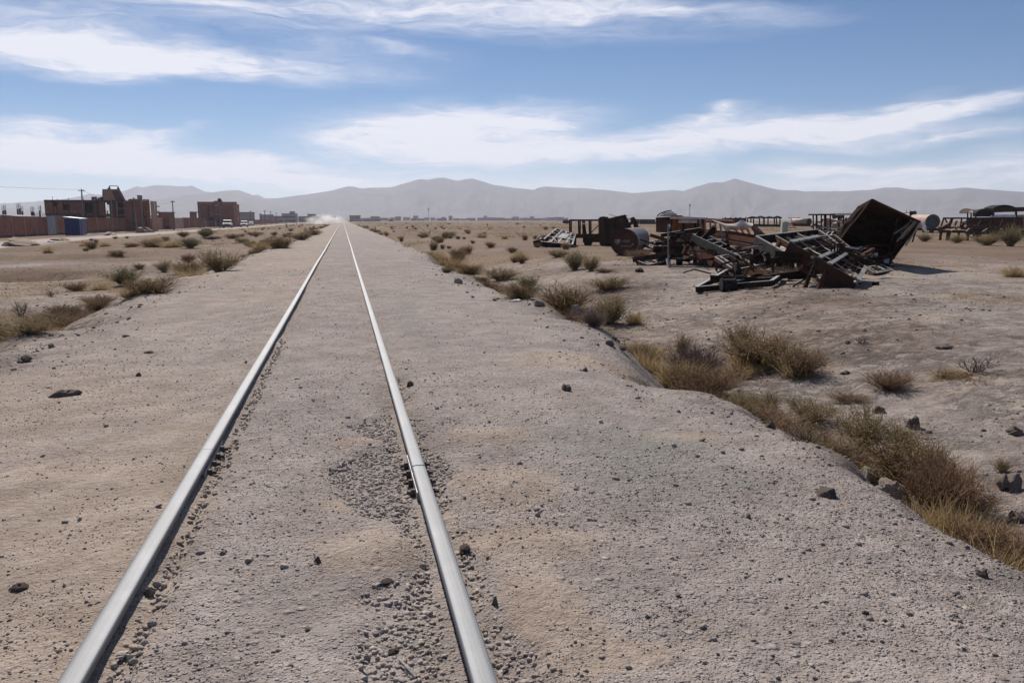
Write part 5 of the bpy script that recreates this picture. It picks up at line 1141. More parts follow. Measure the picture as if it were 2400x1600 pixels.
def left_wrecks():
    gz = lambda p: zt(p.x, p.y)
    S = Sheet(W(1268, 567, 46), W(1304, 537, 49.5), W(1348, 550, 49.5), W(1341, 574, 45.8)); up = S.n
    r = wreck('wagon_underframe', 'flat underframe with pale crossbars, the leftmost wreck', 'wagon frame', base_of([S.A, S.B, S.C, S.D]))
    for a, b in (((0, 0), (1, 0)), ((0, 1), (1, 1)), ((0, 0), (0, 1)), ((1, 0), (1, 1))): bar(r, 'sill', 'rust_dark', S.pt(*a), S.pt(*b), .10, .26, up, -.12); bar(r, 'sill_glint', 'steel_grey', S.pt(*a), S.pt(*b), .10, .02, up, .03)  # sun on the sill tops is painted as pale strips
    for t in (.3, .55, .8): bar(r, 'cross_bar', 'steel_grey', S.pt(0, t), S.pt(1, t), .10, .06, up, .03)
    for s_ in (.35, .62, .82): bar(r, 'long_bar', 'steel_grey', S.pt(s_, 0), S.pt(s_, 1), .08, .06, up, .05)
    bar(r, 'plate', 'steel_grey', S.pt(.35, .55, .08), S.pt(.75, .60, .08), .5, .03, up); bar(r, 'diagonal', 'steel_grey', S.pt(.35, .2, .08), S.pt(.02, .5, .08), .06, .03, up)
    for a in ((1, 0), (1, 1), (.6, .1), (.6, .9)): p = S.pt(*a, -.15); bar(r, 'leg', 'blackiron', p, Vector((p.x, p.y, gz(p) - .02)), .15, .15, (1, 0, 0))
    p = V(W(1252, 570, 46.5)); p.z = gz(p) + .18; bar(r, 'buffer_beam', 'rust_dark', p, V(W(1275, 566, 46.2)), .2, .34); p = V(W(1256, 561, 47)); bar(r, 'bracket', 'steel_grey', p, p + cR_v * .3 + V((0, .1, .25)), .06, .04)
    # open skeleton wagon with its bogie
    D = 50.0; q = lambda u, v, d=0: V(W(u, v, D + d)); r = wreck('wagon_skeleton', 'brown skeleton wagon of bare posts, behind the leftmost wreck', 'wagon', base_of([q(1380, 578)]))
    bar(r, 'top_rail', 'rust_brown', q(1335, 516), q(1412, 516), .10, .10); bar(r, 'top_rail', 'rust_brown', q(1337, 516.5, 2.3), q(1412, 516.5, 2.3), .10, .10)
    for u in (1335, 1356, 1366, 1381, 1404): bar(r, 'post', 'rust_brown', q(u, 516), q(u + 1, 552), .09, .07, (0, 1, 0)); bar(r, 'post', 'rust_brown', q(u + 4, 516, 2.3), q(u + 4, 551, 2.3), .07, .06, (0, 1, 0))
    for u in (1340, 1370, 1400): bar(r, 'roof_stick', 'rust_brown', q(u, 515.5), q(u + 2, 515.5, 2.3), .05, .05)
    bar(r, 'pale_scrap', 'whitepaint', q(1364, 524, -.1), q(1374, 525, -.1), .2, .06); MB().panel(q(1365, 527, -.1), q(1372, 527, -.1), q(1375, 548, -.1), q(1370, 549, -.1), .04).build('torn_panel', M['rust_dark'], r, r)
    bar(r, 'side_sill', 'rust_brown', q(1340, 553), q(1440, 553), .12, .26); bar(r, 'side_sill', 'rust_brown', q(1340, 553, 2.2), q(1440, 553, 2.2), .12, .26); bar(r, 'bogie_frame', 'rust_dark', q(1366, 562), q(1436, 562), .2, .30)
    for u in (1378, 1418): c = q(u, 568.5); MB().tube([c - hF_v * .06, c + hF_v * .06], .26, 18).build('wheel', M['blackiron'], r, r); c = q(u, 567, 1.4); MB().tube([c - hF_v * .06, c + hF_v * .06], .26, 18).build('wheel', M['blackiron'], r, r)
    # stacked plates leaning against it
    r = wreck('plate_stack', 'stack of dark plates and girders leaning above the big drum', 'scrap', base_of([q(1440, 577, -1)]))
    for i, (u0, v0, u1, v1, w) in enumerate(((1409, 512, 1412, 572, .35), (1416, 509, 1424, 570, .45), (1428, 514, 1440, 566, .40), (1438, 511, 1458, 560, .45), (1450, 508, 1472, 555, .5), (1460, 506, 1478, 545, .35))):
        bar(r, 'plate', 'rust_dark' if i % 2 else 'rust_brown', q(u0, v0, -.6 + .25 * i), q(u1, v1, -.9 + .25 * i), w, .08, (0, 1, 0))
    for i, (u0, v0, u1, v1) in enumerate(((1405, 511, 1418, 509), (1424, 515, 1452, 508), (1448, 509, 1466, 505), (1452, 512, 1462, 509))): bar(r, 'girder', 'rust_dark', q(u0, v0, .2 * i), q(u1, v1, .2 * i), .14, .12)
    clutter(r, (1405, 1480), (512, 570), (48, 52), 18, 7, .2, 1.3)
    bar(r, 'base_beam', 'blackiron', q(1408, 566, -.3), q(1470, 566, -.3), .4, .5)
    r = wreck('steel_plate', 'single dark plate leaning right behind the big drum', 'scrap', base_of([q(1494, 560, 2)])); MB().panel(q(1477, 511, 1.5), q(1486, 508, 1.5), q(1499, 535, 1.2), q(1490, 536, 1.2), .12).build('plate', M['rust_dark'], r, r); bar(r, 'prop', 'rust_dark', q(1488, 525, 1.6), q(1492, 556, 2.4), .15, .15)
    return
left_wrecks()

def right_wrecks():
    # tank wagon half hidden by the upturned body
    D = 96.0; q = lambda u, v, d=0: V(W(u, v, D + d)); c = q(2186, 519.5); back = q(2080, 517, 12); ax = (back - c).normalized()
    r = wreck('tank_wagon', 'pale pink tank wagon with a dark round end, behind the upturned body', 'tank wagon', base_of([q(2160, 545, 2)]))
    MB().tube([c, lerp(c, back, .5), back], .84, 36, cap=False).build('tank_shell', M['pinkpaint'], r, r, True); MB().tube([c - ax * .02, c + ax * .06], .87, 36).build('tank_end', M['tankend'], r, r)
    bar(r, 'underframe', 'blackiron', q(2200, 538, -.2), back - V((0, 0, 1.0)), 1.2, .30); 
    for t in (.06, .2, .75): p = lerp(c, back, t) - V((0, 0, 1.25)); MB().tube([p - cR_v * .1 - hF_v * .6, p + cR_v * .1 - hF_v * .6], .36, 16).build('wheel', M['blackiron'], r, r)
    d = q(2140, 497, 5); MB().tube([d - V((0, 0, .5)), d + V((0, 0, .1))], .4, 14).build('dome', M['rust_dark'], r, r); bar(r, 'walkway', 'rust_dark', q(2120, 499, 5), q(2146, 499, 5), .6, .06)
    for u in (2124, 2133, 2142): MB().tube([q(u, 499, 5), q(u + 1, 493, 5)], .03, 5).build('rail_post', M['rust_dark'], r, r)
    # the long wreck at the right: collapsed coach frame
    D = 61.0; r = wreck('coach_skeleton', 'long collapsed coach frame of brown rails and leaning posts at the right edge', 'wagon', base_of([q(2300, 562)]))
    def gp(u, v, d=0): p = V(W(u, v, D + d)); p.z = zt(p.x, p.y) - .03; return p
    q = lambda u, v, d=0: V(W(u, v, D + d))
    bar(r, 'top_rail', 'rust_brown', q(2211, 511), q(2366, 511), .12, .09); bar(r, 'middle_rail', 'rust_maroon', q(2200, 533), q(2372, 533.5), .12, .10); bar(r, 'lower_rail', 'rust_brown', q(2200, 543), q(2368, 546), .14, .13)
    bar(r, 'top_rail', 'rust_brown', q(2214, 512, 2.4), q(2400, 512, 2.4), .10, .09); bar(r, 'lower_rail', 'rust_brown', q(2204, 541, 2.4), q(2400, 544, 2.4), .14, .13)
    for u0, v0, u1, v1, w in ((2212, 511, 2206, 530, .10), (2214, 511, 2220, 522, .08), (2232, 511, 2224, 532, .20), (2254, 512, 2251, 531, .09), (2301, 512, 2290, 533, .07), (2326, 511, 2320, 532, .07), (2353, 512, 2338, 545, .14), (2380, 511, 2372, 536, .08)): bar(r, 'post', 'rust_brown', q(u0, v0), q(u1, v1), w, .07, (0, 1, 0))
    for u, w in ((2203, .16), (2221, .3), (2245, .12), (2267, .2), (2290, .12), (2330, .3), (2360, .2)): bar(r, 'leg', 'rust_brown', q(u + 3, 541), gp(u, 562), w, .10, (0, 1, 0))
    for u0, u1 in ((2225, 2240), (2262, 2274), (2300, 2318), (2334, 2352)): bar(r, 'diagonal', 'steel_grey', q(u0, 545, .3), q(u1, 533, .3), .05, .04, (0, 1, 0))
    clutter(r, (2205, 2400), (515, 558), (60, 64), 26, 8, .3, 1.2)
    # behind it: cab with pale curved roof, red side, arched plates
    D = 74.0; r = wreck('locomotive_cab', 'red-brown locomotive body with a pale curved cab roof behind the long frame', 'locomotive', base_of([q(2320, 555)]))
    MB().panel(q(2266, 510), q(2400, 508), q(2400, 540), q(2266, 538), .1).build('side_sheet', M['rust_maroon'], r, r)
    MB().panel(q(2440, 508), q(2440, 508, 2.6), q(2440, 545, 2.6), q(2440, 545), .1).build('end_sheet', M['rust_maroon'], r, r); bar(r, 'frame_beam', 'blackiron', q(2266, 543), q(2440, 546), .5, .5)
    for u in (2268, 2276, 2287): bar(r, 'cab_post', 'rust_brown', q(u, 498), q(u, 512), .09, .09, (0, 1, 0))
    b = MB(); pr = [(math.cos(a) * 1.15, math.sin(a) * .42) for a in np.linspace(math.pi, 0, 13)]; o = q(2264, 499, 1.2); L = cR_v * 1.5
    b.v = [tuple(o + hF_v * x + V((0, 0, z))) for x, z in pr] + [tuple(o + L + hF_v * x + V((0, 0, z))) for x, z in pr]; b.f = [(i, i + 1, 14 + i, 13 + i) for i in range(12)]
    b.v += [(x, y, z - .05) for x, y, z in b.v]; b.f += [(26 + i, 39 + i, 40 + i, 27 + i) for i in range(12)] + [tuple(range(13)), tuple(range(13, 26))]; b.build('cab_roof', M['cream'], r, r, True)
    def arch(u0, u1, vb, vt, d, mat, nm, thick=.08):
        n = 14; T = [q(u0 + (u1 - u0) * i / n, vb - (vb - vt) * math.sin(math.pi * (.12 + .76 * i / n)) ** .8, d) for i in range(n + 1)]
        MB().slab(T + [q(u1, vb + 1, d), q(u0, vb + 1, d)], hF, thick).build(nm, M[mat], r, r)
    arch(2287, 2331, 507, 489, -.4, 'blackiron', 'arched_plate', .5); arch(2328, 2384, 494, 480, -.2, 'blackiron', 'arched_plate', 1.6)
    bar(r, 'roof_beam', 'rust_brown', q(2326, 493, -.3), q(2440, 489, -.3), .3, .40); bar(r, 'post', 'rust_brown', q(2327, 493, -.6), q(2328, 560, -.6), .09, .09, (0, 1, 0)); bar(r, 'post', 'rust_brown', q(2381, 492, -.4), q(2382, 512, -.4), .16, .10, (0, 1, 0))
    for i, (u0, u1, v) in enumerate(((2322, 2344, 506), (2340, 2360, 505), (2356, 2380, 505.5), (2384, 2410, 505))): MB().panel(q(u0, v - 2 + i % 2, -.5), q(u1, v - 3, -.4), q(u1 + 1, v + 3, -.7), q(u0, v + 3, -.7), .04).build('crumpled_sheet', M['whitepaint' if i < 3 else 'pinkpaint'], r, r)
    for u in (2290, 2330, 2370): c = q(u, 551, .2); MB().tube([c - hF_v * .06, c + hF_v * .06], .38, 18).build('wheel', M['blackiron'], r, r)
    # middle distance
    D = 118.0; r = wreck('coach_skeleton', 'black coach skeleton far off, left of the distant tank', 'wagon', base_of([q(1790, 531)]))
    for i in range(4): u = 1752 + 20 * i; MB().tube([q(u, 512 - (i > 0) * 1), q(u + 10, 508.5 - (i % 2)), q(u + 20, 511 - (i < 3))], .12, 6).build('roof_bow', M['blackiron'], r, r)
    for u in (1752, 1766, 1780, 1791, 1800, 1815, 1828): bar(r, 'post', 'blackiron', q(u, 511), q(u, 531), .14, .12, (0, 1, 0))
    bar(r, 'sill', 'rust_dark', q(1750, 528), q(1830, 529), .4, .35); bar(r, 'roof_rail', 'blackiron', q(1750, 511.5, 2), q(1830, 511, 2), .12, .12)
    for u in (1760, 1790, 1820): bar(r, 'post', 'blackiron', q(u, 511, 2), q(u, 529, 2), .14, .12, (0, 1, 0))
    D = 128.0; r = wreck('storage_tank', 'small pale pink tank with a black end, far off behind the pile', 'tank', base_of([q(1880, 529)]))
    c, bk = q(1897, 519.5), q(1858, 518.5, 3); ax = (bk - c).normalized(); MB().tube([c, lerp(c, bk, .5), bk], .50, 28).build('shell', M['pinkpaint'], r, r, True); MB().tube([c - ax * .03, c + ax * .05], .53, 28).build('end_plate', M['blackiron'], r, r)
    bar(r, 'cradle', 'blackiron', q(1858, 527, 1), q(1900, 528), .6, .4); bar(r, 'top_rail', 'blackiron', q(1848, 511, 3), q(1876, 510.5, 3), .1, .1)
    D = 90.0; r = wreck('metal_cabinet', 'pale green metal box standing left of the small tank', 'cabinet', base_of([q(1840, 535)]))
    MB().box((0, 0, 0), (0, 0, 0)) ; a0 = q(1834, 521); g0 = zt(a0.x, a0.y); b = MB(); b.slab([a0, q(1847, 521), Vector((*q(1847, 521).xy, g0)), Vector((a0.x, a0.y, g0))], hF, .6); b.build('case', M['greenpaint'], r, r); MB().beam(q(1834, 520.5, .3), q(1848, 520.5, .3), .75, .06).build('lid', M['greenpaint'], r, r)
    for i, (u0, v0, u1) in enumerate(((1848, 524, 1862), (1847, 528, 1864), (1846, 533, 1866))): bar(r, 'rack', 'blackiron' if i < 2 else 'steel_grey', q(u0, v0), q(u1, v0 + .5), .4, .10)
    D = 66.0; r = wreck('coach_skeleton', 'open coach frame with a pale pink body behind it, left of the upturned body', 'wagon', base_of([q(1950, 552)]))
    bar(r, 'roof_sheet', 'rust_dark', q(1905, 503), q(1946, 503), 2.0, .12); bar(r, 'top_rail', 'cream', q(1946, 503), q(2010, 501.5), .12, .16)
    for u, w in ((1906, .08), (1914, .12), (1925, .08), (1934, .20), (1946, .08), (1966, .16), (1977, .10), (1995, .1)): bar(r, 'post', 'rust_dark', q(u, 503), q(u, 541), w, .08, (0, 1, 0))
    for i, (u0, v0, u1, v1) in enumerate(((1912, 533, 1992, 534), (1915, 538, 1990, 542), (1930, 530, 1985, 538), (1914, 528, 1940, 535), (1950, 528, 2000, 540), (1914, 544, 1995, 547))): bar(r, 'floor_bar', 'steel_grey' if i % 2 == 0 else 'rust_dark', q(u0, v0, .3 * i), q(u1, v1, .3 * i), .12, .12)
    MB().panel(q(1937, 513, 2), q(1965, 519, 2), q(1965, 533, 2), q(1936, 532, 2), .1).build('body_panel', M['pinkpaint'], r, r); bar(r, 'red_rail', 'rust_orange', q(1936, 512, 1.9), q(1966, 519, 1.9), .07, .09); MB().panel(q(1966, 516, 2.5), q(2000, 508, 2.5), q(2000, 536, 2.5), q(1966, 534, 2.5), .1).build('body_panel', M['cream'], r, r)
    for u in (1971, 1977, 1983, 1989): bar(r, 'rib', 'rust_brown', q(u, 510, 2.3), q(u, 523, 2.3), .10, .08, (0, 1, 0))
    MB().tube([q(1952, 509, 2), q(1962, 506, 2), q(1974, 508, 2)], .18, 8).build('roof_bow', M['rust_maroon'], r, r); bar(r, 'sill', 'rust_dark', q(1908, 545, .5), q(2000, 549, .5), .5, .3)
    clutter(r, (1905, 2000), (520, 548), (64, 70), 22, 9, .5, 1.2)
    D = 44.0; S = Sheet(W(1931, 556, 44), W(1942, 545, 47), W(1978, 541, 47), W(1974, 554, 44)); r = wreck('wagon_underframe', 'small light frame lying between the pile and the open coach frame', 'wagon frame', base_of([S.A, S.C]))
    for a, b in (((0, 0), (1, 0)), ((0, 1), (1, 1)), ((0, 0), (0, 1)), ((1, 0), (1, 1)), ((0, .3), (1, .3)), ((0, .75), (1, .75))): bar(r, 'sill', 'rust_dark', S.pt(*a), S.pt(*b), .08, .24, S.n, -.1); bar(r, 'sill_glint', 'steel_grey', S.pt(*a), S.pt(*b), .07, .02, S.n, .03)  # light along the sill tops put in as pale strips
    for a in ((0, 0), (0, 1), (1, 0), (1, 1)): p = S.pt(*a, -.1); bar(r, 'leg', 'blackiron', p, Vector((p.x, p.y, zt(p.x, p.y) - .02)), .15, .15, (1, 0, 0))
    # long rusty row on the horizon behind the drum
    D = 190.0; r = wreck('wagon_row', 'low rusty row of wagons on the horizon behind the big drum', 'wagons', base_of([q(1515, 524)]))
    for i, (u0, u1) in enumerate(((1482, 1498), (1500, 1520), (1521, 1536))): MB().panel(q(u0, 514), q(u1, 514), q(u1, 522), q(u0, 522), 2.4).build('wagon_side', M['rust_maroon' if i % 2 else 'rust_brown'], r, r); bar(r, 'underframe', 'blackiron', q(u0, 523), q(u1, 523), .8, .5)
    for k, (u0, u1, vt, vb, D, mt, lab) in enumerate(((1700, 1748, 511, 527, 130, 'rust_brown', 'brown gondola wagon far behind the canvas'), (2085, 2120, 510, 530, 140, 'rust_maroon', 'maroon wagon far behind the right corner of the upturned body'), (1320, 1334, 517, 523, 190, 'rust_brown', 'small brown wagon far left of the skeleton wagon'))):
        r = wreck('gondola_wagon', lab, 'wagon', base_of([q(u0, vb)])); MB().panel(q(u0, vt), q(u1, vt), q(u1, vb - 4), q(u0, vb - 4), 2.2).build('side', M[mt], r, r); bar(r, 'underframe', 'blackiron', q(u0, vb - 2), q(u1, vb - 2), 1.0, .5)
        for i in range(5): bar(r, 'stanchion', 'rust_dark', q(u0 + (u1 - u0) * i / 4, vt - 2, -.1), q(u0 + (u1 - u0) * i / 4, vb - 3, -.1), .12, .12, (0, 1, 0))
        clutter(r, (u0 - 4, u1 + 4), (vt - 2, vb), (D - 2, D + 3), 10, 40 + k, .3, 1.6)
    # black lump, dark block and white scraps on the ground
    p = on_ground(1500, 637); qv, fc = rock_mesh(77, 3); o = obj('rag_bundle', np_mesh('rag_bundle', qv, fc, M['blackiron'], True)); o.location = (p[0], p[1], p[2]); o.scale = (.16, .12, .10); tag(o, 'black crumpled rag lying on the plain left of the bogie heap', 'rag')
    p = on_ground(2052, 668); o = MB().box((-.07, -.05, 0), (.07, .05, .08)).box((-.05, -.055, .03), (.05, -.05, .06)).build('iron_block', M['blackiron']); o.location = p; o.rotation_euler = (0, 0, .3); tag(o, 'small black iron block on the plain right of the tilted frame', 'iron block')
    for u, v, w, lab in ((1211, 706, 26, 'white crumbled lumps on the right shoulder beside a pale rock'), (1052, 628, 12, 'white scrap caught by the tiny green plant'), (115, 568, 12, 'white rubbish by the brick wall at the far left'), (1182, 574, 6, 'white scrap on the plain left of the wrecks')):
        p = on_ground(u, v); d = (p - EYE).dot(hF); qv, fc = rock_mesh(int(u), 2, .7); o = obj('white_scrap', np_mesh('white_scrap', qv, fc, M['whitepaint'])); k = w * d / F / 2; o.location = p; o.scale = (k, k * .7, k * .35); tag(o, lab, 'scrap')
    p = on_ground(81, 568); d = (p - EYE).dot(hF); qv, fc = rock_mesh(31, 2, .7); M['redplastic'] = pmat('red_plastic', [(.45, .06, .04), (.52, .09, .06)], 5, .5); o = obj('red_bag', np_mesh('red_bag', qv, fc, M['redplastic'], True)); k = 7 * d / F / 2; o.location = p; o.scale = (k, k, k * .8); tag(o, 'small red bag among rubbish by the brick wall', 'bag')
right_wrecks()

# ------------------------------------------------------------------ the edge of town
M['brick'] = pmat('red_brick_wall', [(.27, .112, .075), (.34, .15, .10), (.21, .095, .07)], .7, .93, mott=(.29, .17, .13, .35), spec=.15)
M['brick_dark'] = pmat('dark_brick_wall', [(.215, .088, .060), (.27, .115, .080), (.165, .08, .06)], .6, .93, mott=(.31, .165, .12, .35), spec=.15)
M['brick_pale'] = pmat('pale_brick_wall', [(.36, .20, .145), (.43, .25, .185)], .8, .93, spec=.15)
M['salmon'] = pmat('salmon_plaster', [(.45, .29, .235), (.52, .345, .285)], .6, .92, spec=.15)
M['concrete'] = pmat('grey_concrete', [(.22, .205, .195), (.31, .29, .275)], 1.0, .92, spec=.2)
M['concrete_d'] = pmat('dark_concrete', [(.07, .065, .062), (.10, .092, .088)], 1.0, .92, spec=.2)
M['bluepaint'] = pmat('blue_painted_steel', [(.008, .020, .115), (.012, .030, .15)], 1.2, .5)
M['zinc'] = pmat('zinc_sheet', [(.42, .43, .45), (.52, .53, .55)], 2, .45, metal=.4)
M['gatepaint'] = pmat('grey_gate_paint', [(.30, .32, .36), (.38, .40, .44)], 1.5, .6)
M['pole'] = pmat('pole_wood', [(.14, .12, .105), (.20, .175, .155)], 2, .9)
M['carwhite'] = pmat('white_car_paint', [(.70, .70, .70), (.76, .76, .76)], 2, .35, spec=.5)
M['glass_dark'] = pmat('dark_window_glass', [(.012, .014, .017), (.02, .023, .027)], 2, .12, spec=.6)
M['tyre'] = pmat('tyre_rubber', [(.02, .02, .02), (.03, .03, .03)], 4, .85)
M['lampglass'] = pmat('lamp_glass', [(.7, .7, .68), (.8, .8, .78)], 3, .2)
M['cloth_dark'] = pmat('dark_clothes', [(.04, .04, .05), (.08, .06, .06)], 5, .9)
M['skin'] = pmat('skin', [(.30, .17, .12), (.34, .20, .14)], 5, .7)
M['faded'] = pmat('far_plaster', [(.24, .20, .185), (.36, .31, .285)], .15, .95, spec=.1)
M['faded2'] = pmat('far_brick', [(.24, .15, .125), (.31, .20, .17)], .15, .95, spec=.1)
M['heap'] = pmat('heap_earth', [(.26, .195, .15), (.34, .26, .205)], 1.5, .97, bump=.06, bscale=4, spec=.1)
XW = -40.0
def yU(u, X=XW): return PX(u, 540, X)[1]
def gnd(x, y): return zt(x, y)
def wall_run(name, label, u0, u1, hgt, mat, npan, base=.4, cap=True, X=XW, pier='concrete', pw=.22):
    y0, y1 = yU(u0, X), yU(u1, X); z0 = min(gnd(X, y0), gnd(X, y1)) - .1
    r = thing(name, label, 'wall', (X, (y0 + y1) / 2, z0)); ys = np.linspace(y0, y1, npan + 1)
    for i in range(npan):
        MB().box((X - .09, ys[i] + pw / 2, z0 + base), (X + .09, ys[i + 1] - pw / 2, z0 + .1 + hgt)).build('brick_panel', M[mat], r, r)
        MB().box((X - .11, ys[i] + pw / 2, z0), (X + .11, ys[i + 1] - pw / 2, z0 + base)).build('footing', M['concrete_d'], r, r)
    for y in ys: MB().box((X - .14, y - pw / 2, z0), (X + .14, y + pw / 2, z0 + .12 + hgt)).build('pier', M[pier], r, r)
    return r
def street_walls():
    wall_run('brick_wall', 'red brick wall with pale piers at the far left edge', -40, 110, 2.55, 'brick', 5)
    y0, y1 = yU(111), yU(131); z0 = gnd(XW, y0); r = thing('sheet_gate', 'grey corrugated sheet gate in the brick wall left of the blue kiosk', 'gate', (XW, y0, z0)); n = 14
    for i in range(n): a, b = y0 + (y1 - y0) * i / n, y0 + (y1 - y0) * (i + .9) / n; MB().box((XW - .03 + .03 * (i % 2), a, z0 + .12), (XW + .03 * (i % 2), b, z0 + 2.55)).build('gate_sheet', M['gatepaint'], r, r)
    MB().box((XW - .08, y0, z0 + 2.55), (XW + .08, y1, z0 + 2.68)).build('gate_rail', M['gatepaint'], r, r); MB().box((XW - .08, y0, z0 - .05), (XW + .08, y1, z0 + .12)).build('gate_sill', M['brick_dark'], r, r)
    wall_run('brick_wall', 'short brick wall between the grey gate and the blue kiosk', 133, 155, 2.75, 'brick', 1)
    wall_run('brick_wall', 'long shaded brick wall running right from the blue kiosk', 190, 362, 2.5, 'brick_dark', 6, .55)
    y0, y1 = yU(363), yU(371); z0 = gnd(XW, y0); r = thing('metal_gate', 'pale grey metal door at the end of the salmon wall', 'door', (XW, y0, z0))
    MB().box((XW - .04, y0, z0), (XW + .04, y1, z0 + 2.5)).build('door_leaf', M['gatepaint'], r, r); MB().box((XW - .06, y0 - .15, z0), (XW + .08, y0, z0 + 2.6)).build('door_post', M['concrete'], r, r); MB().box((XW + .04, y1 - .5, z0 + 1.1), (XW + .09, y1 - .35, z0 + 1.2)).build('handle', M['concrete_d'], r, r)
    wall_run('plaster_wall', 'salmon plastered wall right of the grey door', 372, 428, 2.6, 'salmon', 2, .15, pier='salmon')
    wall_run('brick_wall', 'brick wall with four pale gate pillars beside the three-storey block', 430, 480, 2.7, 'brick_dark', 4, .2, pier='brick_pale', pw=.7)
    wall_run('brick_wall', 'low brick wall in front of the three-storey block', 484, 556, 1.9, 'brick', 4, .15)
    wall_run('brick_wall', 'far brick wall beyond the three-storey block', 560, 655, 2.2, 'brick', 5, .2)
    # blue kiosk
    X0 = -37.5; ya, yb = PX(153, 540, -41.0)[1], 0; P = PY(153, 548, 121.0); Q = PY(188, 548, 121.0); x0, x1 = P[0], Q[0]; Y0 = 121.0; Y1 = PX(204, 548, x1)[1]; z0 = gnd((x0 + x1) / 2, Y0)
    r = thing('kiosk', 'blue sheet-metal kiosk with a silver sloping roof in front of the brick wall', 'kiosk', ((x0 + x1) / 2, Y0, z0)); h = 2.25
    MB().box((x0, Y0, z0), (x1, Y1, z0 + h)).build('body', M['bluepaint'], r, r)
    MB().hexa([(x0 - .15, Y0 - .15, z0 + h + .22), (x1 + .15, Y0 - .15, z0 + h), (x1 + .15, Y1 + .15, z0 + h), (x0 - .15, Y1 + .15, z0 + h + .22), (x0 - .15, Y0 - .15, z0 + h + .30), (x1 + .15, Y0 - .15, z0 + h + .08), (x1 + .15, Y1 + .15, z0 + h + .08), (x0 - .15, Y1 + .15, z0 + h + .30)]).build('roof', M['zinc'], r, r)
    for i in range(4): x = x0 + (x1 - x0) * (i + .5) / 4; MB().box((x - .02, Y0 - .03, z0 + .05), (x + .02, Y0 + .01, z0 + h - .02)).build('seam', M['bluepaint'], r, r)
    MB().box((x1 + .003, Y0 + .8, z0 + .1), (x1 + .04, Y0 + (Y1 - Y0) * .55, z0 + 2.0)).build('door', M['bluepaint'], r, r); MB().box((x0 - .3, Y0 - .5, z0 - .15), (x1 + .8, Y1 + .4, z0 + .03)).build('plinth', M['concrete'], r, r)
street_walls()

def block(r, Y, u0, v0, u1, v1, mat, name, t=.25, off=0.0):
    a, b = PY(u0, v0, Y), PY(u1, v1, Y); return MB().box((a[0], Y + off, b[2]), (b[0], Y + off + t, a[2])).build(name, M[mat], r, r)
def hole_wall(r, Y, u0, v0, u1, v1, holes, mat, t=.25):
    """wall of panels round rectangular openings; each opening gets a sill and a lintel"""
    us = sorted({u0, u1} | {h[0] for h in holes} | {h[2] for h in holes})
    for a, b in zip(us[:-1], us[1:]):
        hs = sorted([h for h in holes if h[0] <= a and h[2] >= b], key=lambda h: h[1]); v = v0
        for h in hs:
            if h[1] > v: block(r, Y, a, v, b, h[1], mat, 'wall_panel', t)
            v = h[3]
        if v < v1: block(r, Y, a, v, b, v1, mat, 'wall_panel', t)
    for h in holes: block(r, Y, h[0] - .3, h[3], h[2] + .3, h[3] + .5, 'concrete', 'window_sill', t + .12, -.08)
